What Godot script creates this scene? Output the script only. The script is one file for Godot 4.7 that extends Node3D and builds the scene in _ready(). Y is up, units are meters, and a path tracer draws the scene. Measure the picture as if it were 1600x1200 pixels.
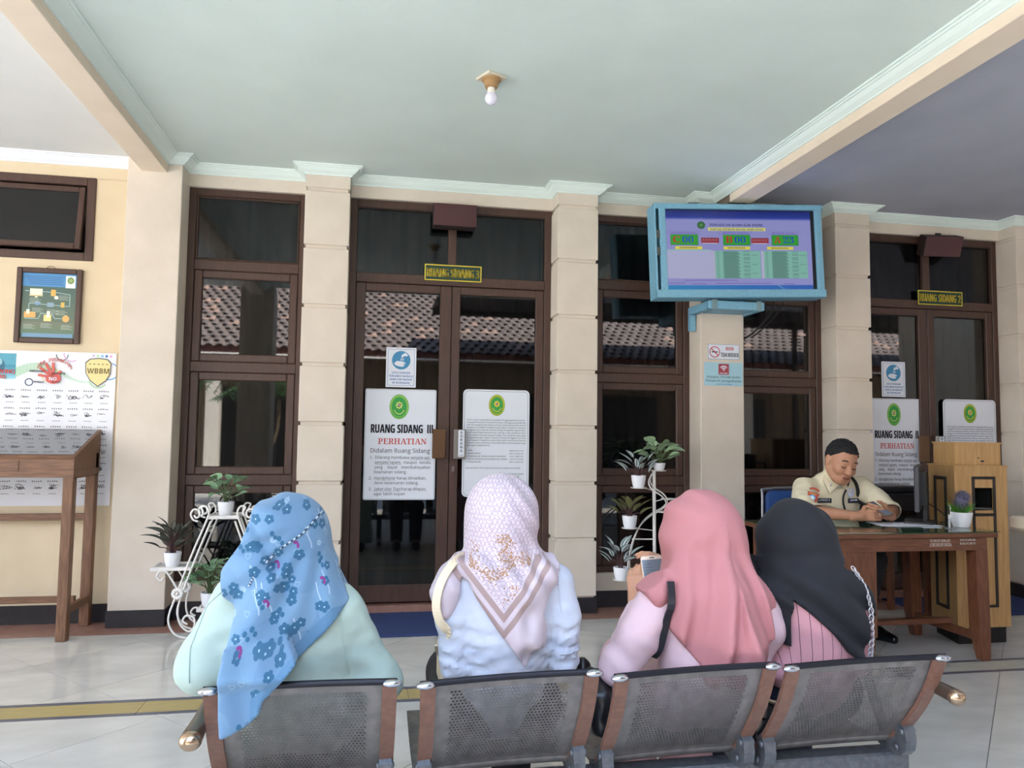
extends Node3D

# ------------------------------------------------------------------ mesh builder
class G:
	var v := PackedVector3Array()
	var n := PackedVector3Array()
	var t := PackedVector2Array()
	var idx := PackedInt32Array()
	var xf := Transform3D.IDENTITY

	func vert(p: Vector3, nn: Vector3, uv := Vector2.ZERO) -> int:
		v.append(xf * p)
		n.append((xf.basis * nn).normalized())
		t.append(uv)
		return v.size() - 1

	func face(i: int, j: int, k: int) -> void:
		var c := (v[j] - v[i]).cross(v[k] - v[i])
		if c.dot(n[i] + n[j] + n[k]) > 0.0:
			idx.append_array(PackedInt32Array([i, k, j]))
		else:
			idx.append_array(PackedInt32Array([i, j, k]))

	func tri(a: Vector3, b: Vector3, c: Vector3, nn: Vector3) -> void:
		face(vert(a, nn), vert(b, nn), vert(c, nn))

	func quad(a: Vector3, b: Vector3, c: Vector3, d: Vector3, nn: Vector3) -> void:
		var i := vert(a, nn, Vector2(0, 1))
		var j := vert(b, nn, Vector2(1, 1))
		var k := vert(c, nn, Vector2(1, 0))
		var l := vert(d, nn, Vector2(0, 0))
		face(i, j, k)
		face(i, k, l)

	func box(c: Vector3, s: Vector3, b := 0.0) -> void:
		var h := s * 0.5
		b = minf(b, minf(h.x, minf(h.y, h.z)) * 0.9)
		for a in 3:
			var p := (a + 1) % 3
			var q := (a + 2) % 3
			for sa in [-1.0, 1.0]:
				var nn := Vector3.ZERO
				nn[a] = sa
				var pts: Array[Vector3] = []
				for s2 in [[-1.0, -1.0], [1.0, -1.0], [1.0, 1.0], [-1.0, 1.0]]:
					var w := Vector3.ZERO
					w[a] = sa * h[a]
					w[p] = s2[0] * (h[p] - b)
					w[q] = s2[1] * (h[q] - b)
					pts.append(c + w)
				quad(pts[0], pts[1], pts[2], pts[3], nn)
				if b > 0.0:
					for sp in [-1.0, 1.0]:
						var n2 := Vector3.ZERO
						n2[a] = sa
						n2[p] = sp
						var w0 := Vector3.ZERO
						w0[a] = sa * h[a]
						w0[p] = sp * (h[p] - b)
						w0[q] = -(h[q] - b)
						var w1 := w0
						w1[q] = h[q] - b
						var w2 := w1
						w2[a] = sa * (h[a] - b)
						w2[p] = sp * h[p]
						var w3 := w2
						w3[q] = -(h[q] - b)
						quad(c + w0, c + w1, c + w2, c + w3, n2.normalized())
		if b > 0.0:
			for sx in [-1.0, 1.0]:
				for sy in [-1.0, 1.0]:
					for sz in [-1.0, 1.0]:
						var k := Vector3(sx, sy, sz)
						tri(c + k * Vector3(h.x, h.y - b, h.z - b), c + k * Vector3(h.x - b, h.y, h.z - b), c + k * Vector3(h.x - b, h.y - b, h.z), k.normalized())

	func bx(x0: float, x1: float, y0: float, y1: float, z0: float, z1: float, b := 0.0) -> void:
		box(Vector3(x0 + x1, y0 + y1, z0 + z1) * 0.5, Vector3(absf(x1 - x0), absf(y1 - y0), absf(z1 - z0)), b)

	# rectangular ring in the xy plane
	func ring(x0: float, x1: float, y0: float, y1: float, w: float, z0: float, z1: float, b := 0.003) -> void:
		bx(x0, x0 + w, y0, y1, z0, z1, b)
		bx(x1 - w, x1, y0, y1, z0, z1, b)
		bx(x0 + w, x1 - w, y0, y0 + w, z0, z1, b)
		bx(x0 + w, x1 - w, y1 - w, y1, z0, z1, b)

	func beam(a: Vector3, b: Vector3, w: float, d: float, bev := 0.002, up := Vector3.UP) -> void:
		var dir := b - a
		var l := dir.length()
		dir /= l
		if absf(dir.dot(up)) > 0.98:
			up = Vector3.BACK
		var x := up.cross(dir).normalized()
		var y := dir.cross(x)
		var keep := xf
		xf = xf * Transform3D(Basis(x, y, dir), (a + b) * 0.5)
		box(Vector3.ZERO, Vector3(w, d, l), bev)
		xf = keep

	func lathe(prof: Array, seg := 24, c := Vector3.ZERO, smooth := false) -> void:
		var m := prof.size()
		var ns: Array[Vector2] = []
		for i in m - 1:
			var e: Vector2 = prof[i + 1] - prof[i]
			ns.append(Vector2(e.y, -e.x).normalized())
		for i in m - 1:
			var n0 := ns[i]
			var n1 := ns[i]
			if smooth:
				if i > 0: n0 = (ns[i] + ns[i - 1]).normalized()
				if i < m - 2: n1 = (ns[i] + ns[i + 1]).normalized()
			var p: Vector2 = prof[i]
			var q: Vector2 = prof[i + 1]
			var base := v.size()
			for s in seg + 1:
				var a := TAU * s / seg
				var ca := cos(a)
				var sa := sin(a)
				vert(c + Vector3(p.x * ca, p.y, p.x * sa), Vector3(n0.x * ca, n0.y, n0.x * sa), Vector2(float(s) / seg, p.y))
				vert(c + Vector3(q.x * ca, q.y, q.x * sa), Vector3(n1.x * ca, n1.y, n1.x * sa), Vector2(float(s) / seg, q.y))
			for s in seg:
				var o := base + s * 2
				face(o, o + 1, o + 3)
				face(o, o + 3, o + 2)

	func tube(pts: Array, r, sides := 8, caps := true) -> void:
		var m := pts.size()
		var x := Vector3.ZERO
		var base := v.size()
		for i in m:
			var d: Vector3 = (pts[mini(i + 1, m - 1)] - pts[maxi(i - 1, 0)]).normalized()
			if i == 0:
				x = d.cross(Vector3.UP if absf(d.y) < 0.9 else Vector3.RIGHT).normalized()
			else:
				x = (x - d * x.dot(d)).normalized()
			var y := d.cross(x)
			var rr: float = r[i] if r is Array else r
			for s in sides:
				var a := TAU * s / sides
				var nn := x * cos(a) + y * sin(a)
				vert(pts[i] + nn * rr, nn, Vector2(float(s) / sides, float(i) / m))
		for i in m - 1:
			for s in sides:
				var a0 := base + i * sides + s
				var a1 := base + i * sides + (s + 1) % sides
				face(a0, a1, a1 + sides)
				face(a0, a1 + sides, a0 + sides)
		if caps:
			for e in [0, m - 1]:
				var d2: Vector3 = (pts[0] - pts[1]).normalized() if e == 0 else (pts[m - 1] - pts[m - 2]).normalized()
				var rr2: float = r[e] if r is Array else r
				var tip := vert(pts[e] + d2 * rr2 * 0.5, d2)
				for s in sides:
					face(tip, base + e * sides + s, base + e * sides + (s + 1) % sides)

	func prism(poly: PackedVector2Array, z0: float, z1: float, uvs := Rect2(0, 0, 1, 1)) -> void:
		var ids := Geometry2D.triangulate_polygon(poly)
		for z in [z0, z1]:
			var nn := Vector3(0, 0, signf(z - (z0 + z1) * 0.5))
			var b := v.size()
			for p in poly:
				vert(Vector3(p.x, p.y, z), nn, Vector2((p.x - uvs.position.x) / uvs.size.x, 1.0 - (p.y - uvs.position.y) / uvs.size.y))
			for i in range(0, ids.size(), 3):
				face(b + ids[i], b + ids[i + 1], b + ids[i + 2])
		var cw := Geometry2D.is_polygon_clockwise(poly)
		for i in poly.size():
			var p := poly[i]
			var q := poly[(i + 1) % poly.size()]
			var e := (q - p).normalized()
			var o := Vector3(-e.y, e.x, 0) if cw else Vector3(e.y, -e.x, 0)
			quad(Vector3(p.x, p.y, z0), Vector3(q.x, q.y, z0), Vector3(q.x, q.y, z1), Vector3(p.x, p.y, z1), o)

	func ball(c: Vector3, r: Vector3, seg := 16, rings := 10) -> void:
		var b := v.size()
		for i in rings + 1:
			var ph := PI * i / rings
			for s in seg + 1:
				var th := TAU * s / seg
				var u := Vector3(sin(ph) * cos(th), cos(ph), sin(ph) * sin(th))
				vert(c + u * r, u / r, Vector2(float(s) / seg, float(i) / rings))
		for i in rings:
			for s in seg:
				var o := b + i * (seg + 1) + s
				if i > 0: face(o, o + 1, o + seg + 2)
				if i < rings - 1: face(o, o + seg + 2, o + seg + 1)

	# a grid of points made by f(u, v) -> Vector3, both sides visible, thickness th
	func sheet(f: Callable, nu: int, nv: int, th := 0.0) -> void:
		var pos: Array[Vector3] = []
		for j in nv + 1:
			for i in nu + 1:
				pos.append(f.call(float(i) / nu, float(j) / nv))
		var nor: Array[Vector3] = []
		for j in nv + 1:
			for i in nu + 1:
				var du := pos[j * (nu + 1) + mini(i + 1, nu)] - pos[j * (nu + 1) + maxi(i - 1, 0)]
				var dv := pos[mini(j + 1, nv) * (nu + 1) + i] - pos[maxi(j - 1, 0) * (nu + 1) + i]
				nor.append(du.cross(dv).normalized())
		for side in ([1.0, -1.0] if th > 0.0 else [1.0]):
			var b := v.size()
			for j in nv + 1:
				for i in nu + 1:
					var k := j * (nu + 1) + i
					vert(pos[k] + nor[k] * th * 0.5 * side, nor[k] * side, Vector2(float(i) / nu, 1.0 - float(j) / nv))
			for j in nv:
				for i in nu:
					var o := b + j * (nu + 1) + i
					face(o, o + 1, o + nu + 2)
					face(o, o + nu + 2, o + nu + 1)

	func mesh() -> ArrayMesh:
		var a := []
		a.resize(Mesh.ARRAY_MAX)
		a[Mesh.ARRAY_VERTEX] = v
		a[Mesh.ARRAY_NORMAL] = n
		a[Mesh.ARRAY_TEX_UV] = t
		a[Mesh.ARRAY_INDEX] = idx
		var m := ArrayMesh.new()
		m.add_surface_from_arrays(Mesh.PRIMITIVE_TRIANGLES, a)
		return m

# ------------------------------------------------------------------ signed distance solids
class Sdf:
	var ca := PackedVector3Array()
	var cd := PackedVector3Array()
	var cl := PackedFloat32Array()
	var r0 := PackedFloat32Array()
	var r1 := PackedFloat32Array()
	var ck := PackedFloat32Array()
	var ec := PackedVector3Array()
	var er := PackedVector3Array()
	var ek := PackedFloat32Array()
	var grow := 0.0

	func cap(a: Vector3, b: Vector3, ra: float, rb: float, k := 0.03) -> void:
		ca.append(a); cd.append(b - a); cl.append(1.0 / maxf((b - a).length_squared(), 1e-8))
		r0.append(ra); r1.append(rb); ck.append(k)

	func ell(c: Vector3, r: Vector3, k := 0.03) -> void:
		ec.append(c); er.append(r); ek.append(k)

	func chain(pts: Array, rs: Array, k := 0.03) -> void:
		for i in pts.size() - 1:
			cap(pts[i], pts[i + 1], rs[i], rs[i + 1], k)

	func d(p: Vector3) -> float:
		var m := 10.0
		for i in ec.size():
			var q := p - ec[i]
			var r := er[i]
			var a := (q / r).length()
			var b := (q / (r * r)).length()
			var e := a * (a - 1.0) / b if b > 1e-6 else -r.x
			var k := ek[i]
			var h := maxf(k - absf(m - e), 0.0)
			m = minf(m, e) - h * h * 0.25 / k
		for i in ca.size():
			var q := p - ca[i]
			var tt := clampf(q.dot(cd[i]) * cl[i], 0.0, 1.0)
			var e := (q - cd[i] * tt).length() - lerpf(r0[i], r1[i], tt)
			var k := ck[i]
			var h := maxf(k - absf(m - e), 0.0)
			m = minf(m, e) - h * h * 0.25 / k
		return m - grow

# distance to a closed polygon in the xy plane (negative inside)
func poly_d(poly: PackedVector2Array, p: Vector2) -> float:
	var best := 1e9
	var s := 1.0
	var m := poly.size()
	var j := m - 1
	for i in m:
		var e := poly[j] - poly[i]
		var w := p - poly[i]
		var b := w - e * clampf(w.dot(e) / e.length_squared(), 0.0, 1.0)
		best = minf(best, b.length_squared())
		var c1 := p.y >= poly[i].y
		var c2 := p.y < poly[j].y
		var c3 := e.x * w.y > e.y * w.x
		if (c1 and c2 and c3) or not (c1 or c2 or c3):
			s = -s
		j = i
	return s * sqrt(best)

# surface nets of f over a box; appended to g, uv from uvf(p)
func nets(g: G, f: Callable, lo: Vector3, hi: Vector3, cell: float, uvf = null) -> void:
	var B := 4
	var nb := Vector3i(((hi - lo) / (cell * B)).ceil())
	var nx := nb.x * B + 1
	var ny := nb.y * B + 1
	var nz := nb.z * B + 1
	var val := PackedFloat32Array()
	val.resize(nx * ny * nz)
	val.fill(99.0)
	var vid := PackedInt32Array()
	vid.resize(nx * ny * nz)
	vid.fill(-1)
	var sx := 1
	var sy := nx
	var sz := nx * ny
	var live: Array[Vector3i] = []
	var reach := cell * B * 0.5 * 1.7321 * 1.8
	for bz in nb.z:
		for by in nb.y:
			for bx in nb.x:
				var c := lo + Vector3(bx + 0.5, by + 0.5, bz + 0.5) * cell * B
				var dc: float = f.call(c)
				if absf(dc) > reach:
					continue
				live.append(Vector3i(bx, by, bz))
				for k in B + 1:
					for j in B + 1:
						var o := (bx * B) + (by * B + j) * sy + (bz * B + k) * sz
						for i in B + 1:
							if val[o + i] == 99.0:
								val[o + i] = f.call(lo + Vector3(bx * B + i, by * B + j, bz * B + k) * cell)
	var offs := [0, sx, sy, sx + sy, sz, sx + sz, sy + sz, sx + sy + sz]
	var corner: Array[Vector3] = []
	for i in 8:
		corner.append(Vector3(i & 1, (i >> 1) & 1, i >> 2))
	var edges := [[0, 1], [2, 3], [4, 5], [6, 7], [0, 2], [1, 3], [4, 6], [5, 7], [0, 4], [1, 5], [2, 6], [3, 7]]
	var base := g.v.size()
	var pv := PackedVector3Array()
	var cells := PackedInt32Array()
	for b in live:
		for k in B:
			for j in B:
				for i in B:
					var o := (b.x * B + i) + (b.y * B + j) * sy + (b.z * B + k) * sz
					var mask := 0
					for q in 8:
						if val[o + offs[q]] < 0.0:
							mask |= 1 << q
					if mask == 0 or mask == 255:
						continue
					var s := Vector3.ZERO
					var cnt := 0
					for e in edges:
						var a0: float = val[o + offs[e[0]]]
						var a1: float = val[o + offs[e[1]]]
						if (a0 < 0.0) != (a1 < 0.0):
							s += corner[e[0]].lerp(corner[e[1]], a0 / (a0 - a1))
							cnt += 1
					vid[o] = pv.size()
					cells.append(o)
					pv.append(lo + (Vector3(b.x * B + i, b.y * B + j, b.z * B + k) + s / cnt) * cell)
	var tris := PackedInt32Array()
	var nor := PackedVector3Array()
	nor.resize(pv.size())
	for o in cells:
		for ax in 3:
			var st: int = [sx, sy, sz][ax]
			var u: int = [sy, sz, sx][ax]
			var w: int = [sz, sx, sy][ax]
			var a0 := val[o]
			var a1 := val[o + st]
			if (a0 < 0.0) == (a1 < 0.0) or o - u - w < 0:
				continue
			var q0 := vid[o]
			var q1 := vid[o - u]
			var q2 := vid[o - u - w]
			var q3 := vid[o - w]
			if q1 < 0 or q2 < 0 or q3 < 0:
				continue
			if a0 < 0.0:
				tris.append_array(PackedInt32Array([q0, q2, q1, q0, q3, q2]))
			else:
				tris.append_array(PackedInt32Array([q0, q1, q2, q0, q2, q3]))
	# clockwise front faces: outward normal is -(b-a)x(c-a)
	for i in range(0, tris.size(), 3):
		var c := (pv[tris[i + 2]] - pv[tris[i]]).cross(pv[tris[i + 1]] - pv[tris[i]])
		nor[tris[i]] += c
		nor[tris[i + 1]] += c
		nor[tris[i + 2]] += c
	for i in pv.size():
		g.vert(pv[i], nor[i], uvf.call(pv[i]) if uvf != null else Vector2.ZERO)
	for i in tris.size():
		g.idx.append(tris[i] + base)

# ------------------------------------------------------------------ scene helpers
var taken := {}
var M := {}
var rng := RandomNumberGenerator.new()

func numbered(called: String) -> String:
	if not taken.has(called):
		taken[called] = 0
		return called
	taken[called] += 1
	return "%s_%03d" % [called, taken[called]]

func tag(o: Node3D, label: String, category: String, group := "", kind := "") -> Node3D:
	o.set_meta("label", label)
	o.set_meta("category", category)
	if group: o.set_meta("group", group)
	if kind: o.set_meta("kind", kind)
	return o

func thing(called: String, label: String, category: String, at := Vector3.ZERO, turn := 0.0, group := "") -> Node3D:
	var o := Node3D.new()
	o.name = numbered(called)
	add_child(o, true)
	o.position = at
	o.rotation_degrees.y = turn
	tag(o, label, category, group)
	return o

func structure(called: String, label: String, category: String, fixed := "") -> Node3D:
	var o := thing(called if not fixed else fixed, label, category)
	o.set_meta("kind", "structure")
	return o

func part(called: String, shape, m: Material, to: Node3D) -> MeshInstance3D:
	var o := MeshInstance3D.new()
	o.name = called
	o.mesh = shape.mesh() if shape is G else shape
	o.material_override = m
	to.add_child(o, true)
	return o

func mat(color: Color, rough := 0.6, metal := 0.0, spec := 0.5) -> StandardMaterial3D:
	var m := StandardMaterial3D.new()
	m.albedo_color = color
	m.roughness = rough
	m.metallic = metal
	m.metallic_specular = spec
	return m

func c8(r: int, g: int, b: int) -> Color:
	return Color8(r, g, b)

func noise_tex(freq: float, lo: Color, hi: Color, seed_ := 1, size := 512, oct := 4, normal := false) -> NoiseTexture2D:
	var f := FastNoiseLite.new()
	f.seed = seed_
	f.frequency = freq
	f.fractal_octaves = oct
	var t := NoiseTexture2D.new()
	t.width = size
	t.height = size
	t.seamless = true
	t.noise = f
	if normal:
		t.as_normal_map = true
		t.bump_strength = 4.0
	else:
		var gr := Gradient.new()
		gr.set_color(0, lo)
		gr.set_color(1, hi)
		t.color_ramp = gr
	return t

func mottled(lo: Color, hi: Color, freq: float, scale: Vector3, rough: float, seed_ := 1, world := true) -> StandardMaterial3D:
	var m := mat(Color.WHITE, rough)
	m.albedo_texture = noise_tex(freq, lo, hi, seed_)
	m.uv1_triplanar = true
	m.uv1_world_triplanar = world
	m.uv1_scale = scale
	return m

var fonts := {}
func font(kind: String) -> SystemFont:
	if not fonts.has(kind):
		var f := SystemFont.new()
		f.font_names = PackedStringArray(["Droid Serif" if kind.begins_with("serif") else "Droid Sans"])
		f.font_weight = 700 if kind.ends_with("bold") else 400
		fonts[kind] = f
	return fonts[kind]

# one mesh of several lines: [text, x, y, cap height, width or 0, align(-1,0,1), font, slant]
func lettering(lines: Array, depth := 0.0012, step := 3.0) -> ArrayMesh:
	var st := SurfaceTool.new()
	st.begin(Mesh.PRIMITIVE_TRIANGLES)
	for l in lines:
		var tm := TextMesh.new()
		tm.text = l[0]
		tm.font = font(l[6] if l.size() > 6 else "sans")
		tm.font_size = 40
		tm.pixel_size = 0.01
		tm.curve_step = step
		tm.depth = 0.01
		tm.horizontal_alignment = HORIZONTAL_ALIGNMENT_LEFT
		var bb := tm.get_aabb()
		var s: float = l[3] / (0.714 * 0.4)
		var sx := s
		if l[4] > 0.0: sx = l[4] / maxf(bb.size.x, 0.001)
		var al: int = l[5]
		var w := bb.size.x * sx
		var x: float = l[1] - (0.0 if al < 0 else (w * 0.5 if al == 0 else w))
		var capy: float = tm.font.get_ascent(40) * 0.01
		var y0: float = l[2] - bb.position.y * s
		# baseline: TextMesh is centred on the line, so use the box of a capital letter
		var ref := TextMesh.new()
		ref.text = "H"
		ref.font = tm.font
		ref.font_size = 40
		ref.pixel_size = 0.01
		ref.depth = 0.01
		y0 = l[2] - ref.get_aabb().position.y * s
		var b := Basis(Vector3(sx, 0, 0), Vector3((l[7] if l.size() > 7 else 0.0) * s, s, 0), Vector3(0, 0, depth / 0.01))
		st.append_from(tm, 0, Transform3D(b, Vector3(x - bb.position.x * sx, y0, depth * 0.5)))
	return st.commit()

func oval(cx: float, cy: float, rx: float, ry: float, seg := 40) -> PackedVector2Array:
	var p := PackedVector2Array()
	for i in seg:
		p.append(Vector2(cx + cos(TAU * i / seg) * rx, cy + sin(TAU * i / seg) * ry))
	return p

func rrect(x0: float, x1: float, y0: float, y1: float, r: float, seg := 6) -> PackedVector2Array:
	var p := PackedVector2Array()
	for q in [[x1 - r, y1 - r, 0.0], [x0 + r, y1 - r, 90.0], [x0 + r, y0 + r, 180.0], [x1 - r, y0 + r, 270.0]]:
		for i in seg + 1:
			var a := deg_to_rad(q[2] + 90.0 * i / seg)
			p.append(Vector2(q[0] + cos(a) * r, q[1] + sin(a) * r))
	return p

# an arc-shaped band as a polygon
func arc_band(cx: float, cy: float, rx: float, ry: float, w: float, a0: float, a1: float, seg := 24) -> PackedVector2Array:
	var p := PackedVector2Array()
	for i in seg + 1:
		var a := deg_to_rad(lerpf(a0, a1, float(i) / seg))
		p.append(Vector2(cx + cos(a) * rx, cy + sin(a) * ry))
	for i in seg + 1:
		var a := deg_to_rad(lerpf(a1, a0, float(i) / seg))
		p.append(Vector2(cx + cos(a) * (rx - w), cy + sin(a) * (ry - w)))
	return p

func smooth_path(pts: Array, per := 6) -> Array:
	var c := Curve3D.new()
	for i in pts.size():
		var a: Vector3 = pts[maxi(i - 1, 0)]
		var b: Vector3 = pts[mini(i + 1, pts.size() - 1)]
		var tn := (b - a) / 6.0
		c.add_point(pts[i], -tn, tn)
	var out := []
	for i in pts.size() - 1:
		for k in per:
			out.append(c.sample(i, float(k) / per))
	out.append(pts[pts.size() - 1])
	return out

func _ready() -> void:
	# camera
	var cam := Camera3D.new()
	cam.name = "camera"
	add_child(cam)
	var f := 1179.11
	cam.fov = rad_to_deg(2.0 * atan(600.0 / f))
	cam.near = 0.05
	cam.far = 200.0
	cam.position = Vector3(0, 1.26, 0)
	cam.basis = Basis(Vector3.UP, deg_to_rad(-10.41988)) * Basis(Vector3.RIGHT, deg_to_rad(3.74221)) * Basis(Vector3.BACK, deg_to_rad(0.7495))
	# sky and exposure
	var we := WorldEnvironment.new()
	we.name = "sky"
	var e := Environment.new()
	var sm := ProceduralSkyMaterial.new()
	sm.sky_top_color = Color(0.66, 0.77, 0.93)
	sm.sky_horizon_color = Color(0.97, 0.97, 0.97)
	sm.sky_curve = 0.25
	sm.ground_bottom_color = Color(0.45, 0.43, 0.40)
	sm.ground_horizon_color = Color(0.75, 0.74, 0.72)
	sm.sky_energy_multiplier = 1.0
	sm.sun_angle_max = 1.0
	e.sky = Sky.new()
	e.sky.sky_material = sm
	e.background_mode = Environment.BG_SKY
	e.background_energy_multiplier = 1.5
	e.tonemap_mode = Environment.TONE_MAPPER_LINEAR
	e.tonemap_exposure = 4.3
	e.sdfgi_enabled = true
	e.ssao_enabled = true
	e.ssil_enabled = true
	we.environment = e
	add_child(we)
	# sun, high behind the building, falling on the courtyard at the camera's back
	var sun := DirectionalLight3D.new()
	sun.name = "sun"
	sun.light_color = Color(1.0, 0.97, 0.93)
	sun.light_energy = 4.2
	sun.light_angular_distance = 0.6
	sun.shadow_enabled = true
	sun.basis = Basis.looking_at(Vector3(-0.45, -0.78, 0.43).normalized(), Vector3.UP)
	add_child(sun)

	rng.seed = 7
	materials()
	floor_tiles()
	walls()
	columns()
	cornices()
	windows()
	doors()
	courtyard()
	door_signs()
	wall_things()
	television()
	ceiling_lamp()
	writing_desk()
	plant_stands()
	guard_area()
	bench()
	people()

func materials() -> void:
	M.wall_yellow = mottled(c8(214, 196, 164), c8(222, 205, 174), 0.01, Vector3.ONE * 0.6, 0.85)
	M.wall = mottled(c8(212, 200, 184), c8(222, 210, 195), 0.01, Vector3.ONE * 0.6, 0.85)
	M.wall.normal_enabled = true
	M.wall.normal_texture = noise_tex(0.05, Color.BLACK, Color.WHITE, 3, 512, 3, true)
	M.wall.normal_scale = 0.06
	M.beam = mottled(c8(230, 212, 190), c8(238, 221, 200), 0.01, Vector3.ONE * 0.6, 0.85, 2)
	M.groove = mat(c8(205, 186, 156), 0.9)
	M.ceiling = mottled(c8(212, 224, 217), c8(219, 231, 225), 0.006, Vector3.ONE * 0.5, 0.9, 5)
	M.cornice = mat(c8(228, 241, 235), 0.55)
	M.black_skirt = mottled(c8(30, 27, 31), c8(44, 40, 44), 0.02, Vector3.ONE, 0.55, 4)
	M.terra = mottled(c8(140, 104, 92), c8(160, 122, 108), 0.02, Vector3.ONE * 1.3, 0.4, 9)
	M.tile = []
	for i in 3:
		var m := mottled([c8(196, 192, 184), c8(192, 189, 182), c8(200, 196, 187)][i], [c8(214, 210, 202), c8(212, 208, 201), c8(216, 212, 204)][i], 0.006, Vector3(0.7, 0.7, 1.4), 0.11, 20 + i)
		M.tile.append(m)
	M.grout = mat(c8(120, 116, 110), 0.9)
	M.band_dark = mat(c8(92, 92, 104), 0.3)
	M.band_gold = mottled(c8(170, 150, 96), c8(186, 166, 112), 0.03, Vector3(0.6, 1, 3), 0.4, 12)
	M.band_pale = mottled(c8(184, 180, 166), c8(198, 194, 180), 0.02, Vector3(0.6, 1, 3), 0.25, 13)
	M.frame = mottled(c8(68, 48, 40), c8(82, 58, 48), 0.02, Vector3(3, 0.4, 3), 0.45, 6)
	M.frame_dark = mat(c8(26, 20, 18), 0.5)
	M.pane = mat(Color(0.02, 0.022, 0.026, 0.80), 0.02, 0.0, 0.6)
	M.pane.transparency = BaseMaterial3D.TRANSPARENCY_ALPHA
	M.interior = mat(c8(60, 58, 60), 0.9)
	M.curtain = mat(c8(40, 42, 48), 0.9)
	M.white_paint = mat(c8(236, 234, 230), 0.4)
	M.white_plastic = mat(c8(240, 240, 243), 0.3)
	M.chrome = mat(c8(200, 200, 205), 0.2, 1.0)
	M.black = mat(c8(22, 22, 24), 0.5)
	M.black_gloss = mat(c8(20, 20, 22), 0.18)
	M.ink = mat(c8(34, 34, 44), 0.7)
	M.sign_white = mat(c8(226, 231, 240), 0.35)
	M.red_ink = mat(c8(200, 84, 78), 0.7)
	M.green = mat(c8(52, 160, 72), 0.6)
	M.green_olive = mat(c8(128, 170, 52), 0.6)
	M.yellow = mat(c8(232, 206, 70), 0.6)
	M.brown = mat(c8(96, 60, 36), 0.6)
	M.blue_ink = mat(c8(46, 110, 176), 0.6)
	M.paper = mat(c8(236, 238, 244), 0.7)
	M.wood_brown = wood(c8(92, 54, 36), c8(128, 80, 54), Vector3(5, 0.6, 5), 0.4)
	M.wood_brown_x = wood(c8(92, 54, 36), c8(128, 80, 54), Vector3(0.6, 5, 5), 0.35)
	M.wood_old = wood(c8(96, 66, 46), c8(140, 100, 72), Vector3(6, 0.5, 6), 0.5)
	M.wood_old_x = wood(c8(96, 66, 46), c8(140, 100, 72), Vector3(0.5, 6, 6), 0.5)
	M.wood_pale = wood(c8(176, 134, 82), c8(202, 162, 108), Vector3(4, 0.35, 4), 0.4)

func wood(lo: Color, hi: Color, sc: Vector3, rough: float) -> StandardMaterial3D:
	return mottled(lo, hi, 0.02, sc, rough, 31, true)

func floor_tiles() -> void:
	var fl := structure("floor", "pale polished stone tile floor laid diagonally across the veranda", "floor")
	var g := G.new()
	g.bx(-8, 9, -0.2, -0.004, -5.56, 1.6)
	part("bed", g, M.grout, fl)
	var lay := Basis(Vector3(1, 0, 0), Vector3(0, 0, -1), Vector3(0, 1, 0))
	var zones := [[-5.06, -3.862], [-3.648, -0.9]]
	var s2 := 1.0 / sqrt(2.0)
	var gap := 0.0016
	var far := G.new()
	for ku in range(-14, 14):
		for kv in range(-8, 16):
			var u0 := -0.18 + 0.6 * ku + gap
			var u1 := u0 + 0.6 - gap * 2.0
			var v0 := 0.135 + 0.6 * kv + gap
			var v1 := v0 + 0.6 - gap * 2.0
			var poly := PackedVector2Array()
			for q in [[u0, v0], [u1, v0], [u1, v1], [u0, v1]]:
				poly.append(Vector2((q[0] + q[1]) * s2, -(q[0] - q[1]) * s2))
			for z in zones:
				var rect := PackedVector2Array([Vector2(-7.9, -z[1]), Vector2(8.9, -z[1]), Vector2(8.9, -z[0]), Vector2(-7.9, -z[0])])
				for piece in Geometry2D.intersect_polygons(poly, rect):
					var c := Vector2.ZERO
					for p in piece: c += p / piece.size()
					var t := G.new()
					if c.x > -3.2 and c.x < 5.6:
						t.xf = Transform3D(lay, Vector3.ZERO)
						t.prism(piece, -0.012, 0.0)
						part("tile", t, M.tile[(ku * 7 + kv * 3 + 50) % 3], fl)
					else:
						far.xf = Transform3D(lay, Vector3.ZERO)
						far.prism(piece, -0.012, 0.0)
	var fo := part("tile_field", far, M.tile[0], fl)
	fo.set_meta("kind", "stuff")
	g = G.new()
	g.bx(-8, 9, -0.012, 0.0, -0.899, 1.6)
	part("paving", g, M.tile[1], fl)
	for z in [[-3.860, -3.828], [-3.682, -3.650]]:
		for k in 6:
			g = G.new()
			g.bx(-5.0 + k * 2.0 + 0.001, -3.0 + k * 2.0 - 0.001, -0.012, 0.0005, z[0], z[1])
			part("border_strip", g, M.band_dark, fl)
	for k in 8:
		g = G.new()
		g.bx(-4.6 + k * 1.2 + 0.001, -3.4 + k * 1.2 - 0.001, -0.012, 0.0, -3.826, -3.684)
		part("border_strip", g, M.band_gold if k < 5 else M.band_pale, fl)
	for k in 26:
		g = G.new()
		g.bx(-3.4 + k * 0.4 + 0.001, -3.0 + k * 0.4 - 0.001, -0.012, 0.001, -5.40, -5.062)
		part("border_tile", g, M.terra, fl)

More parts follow.
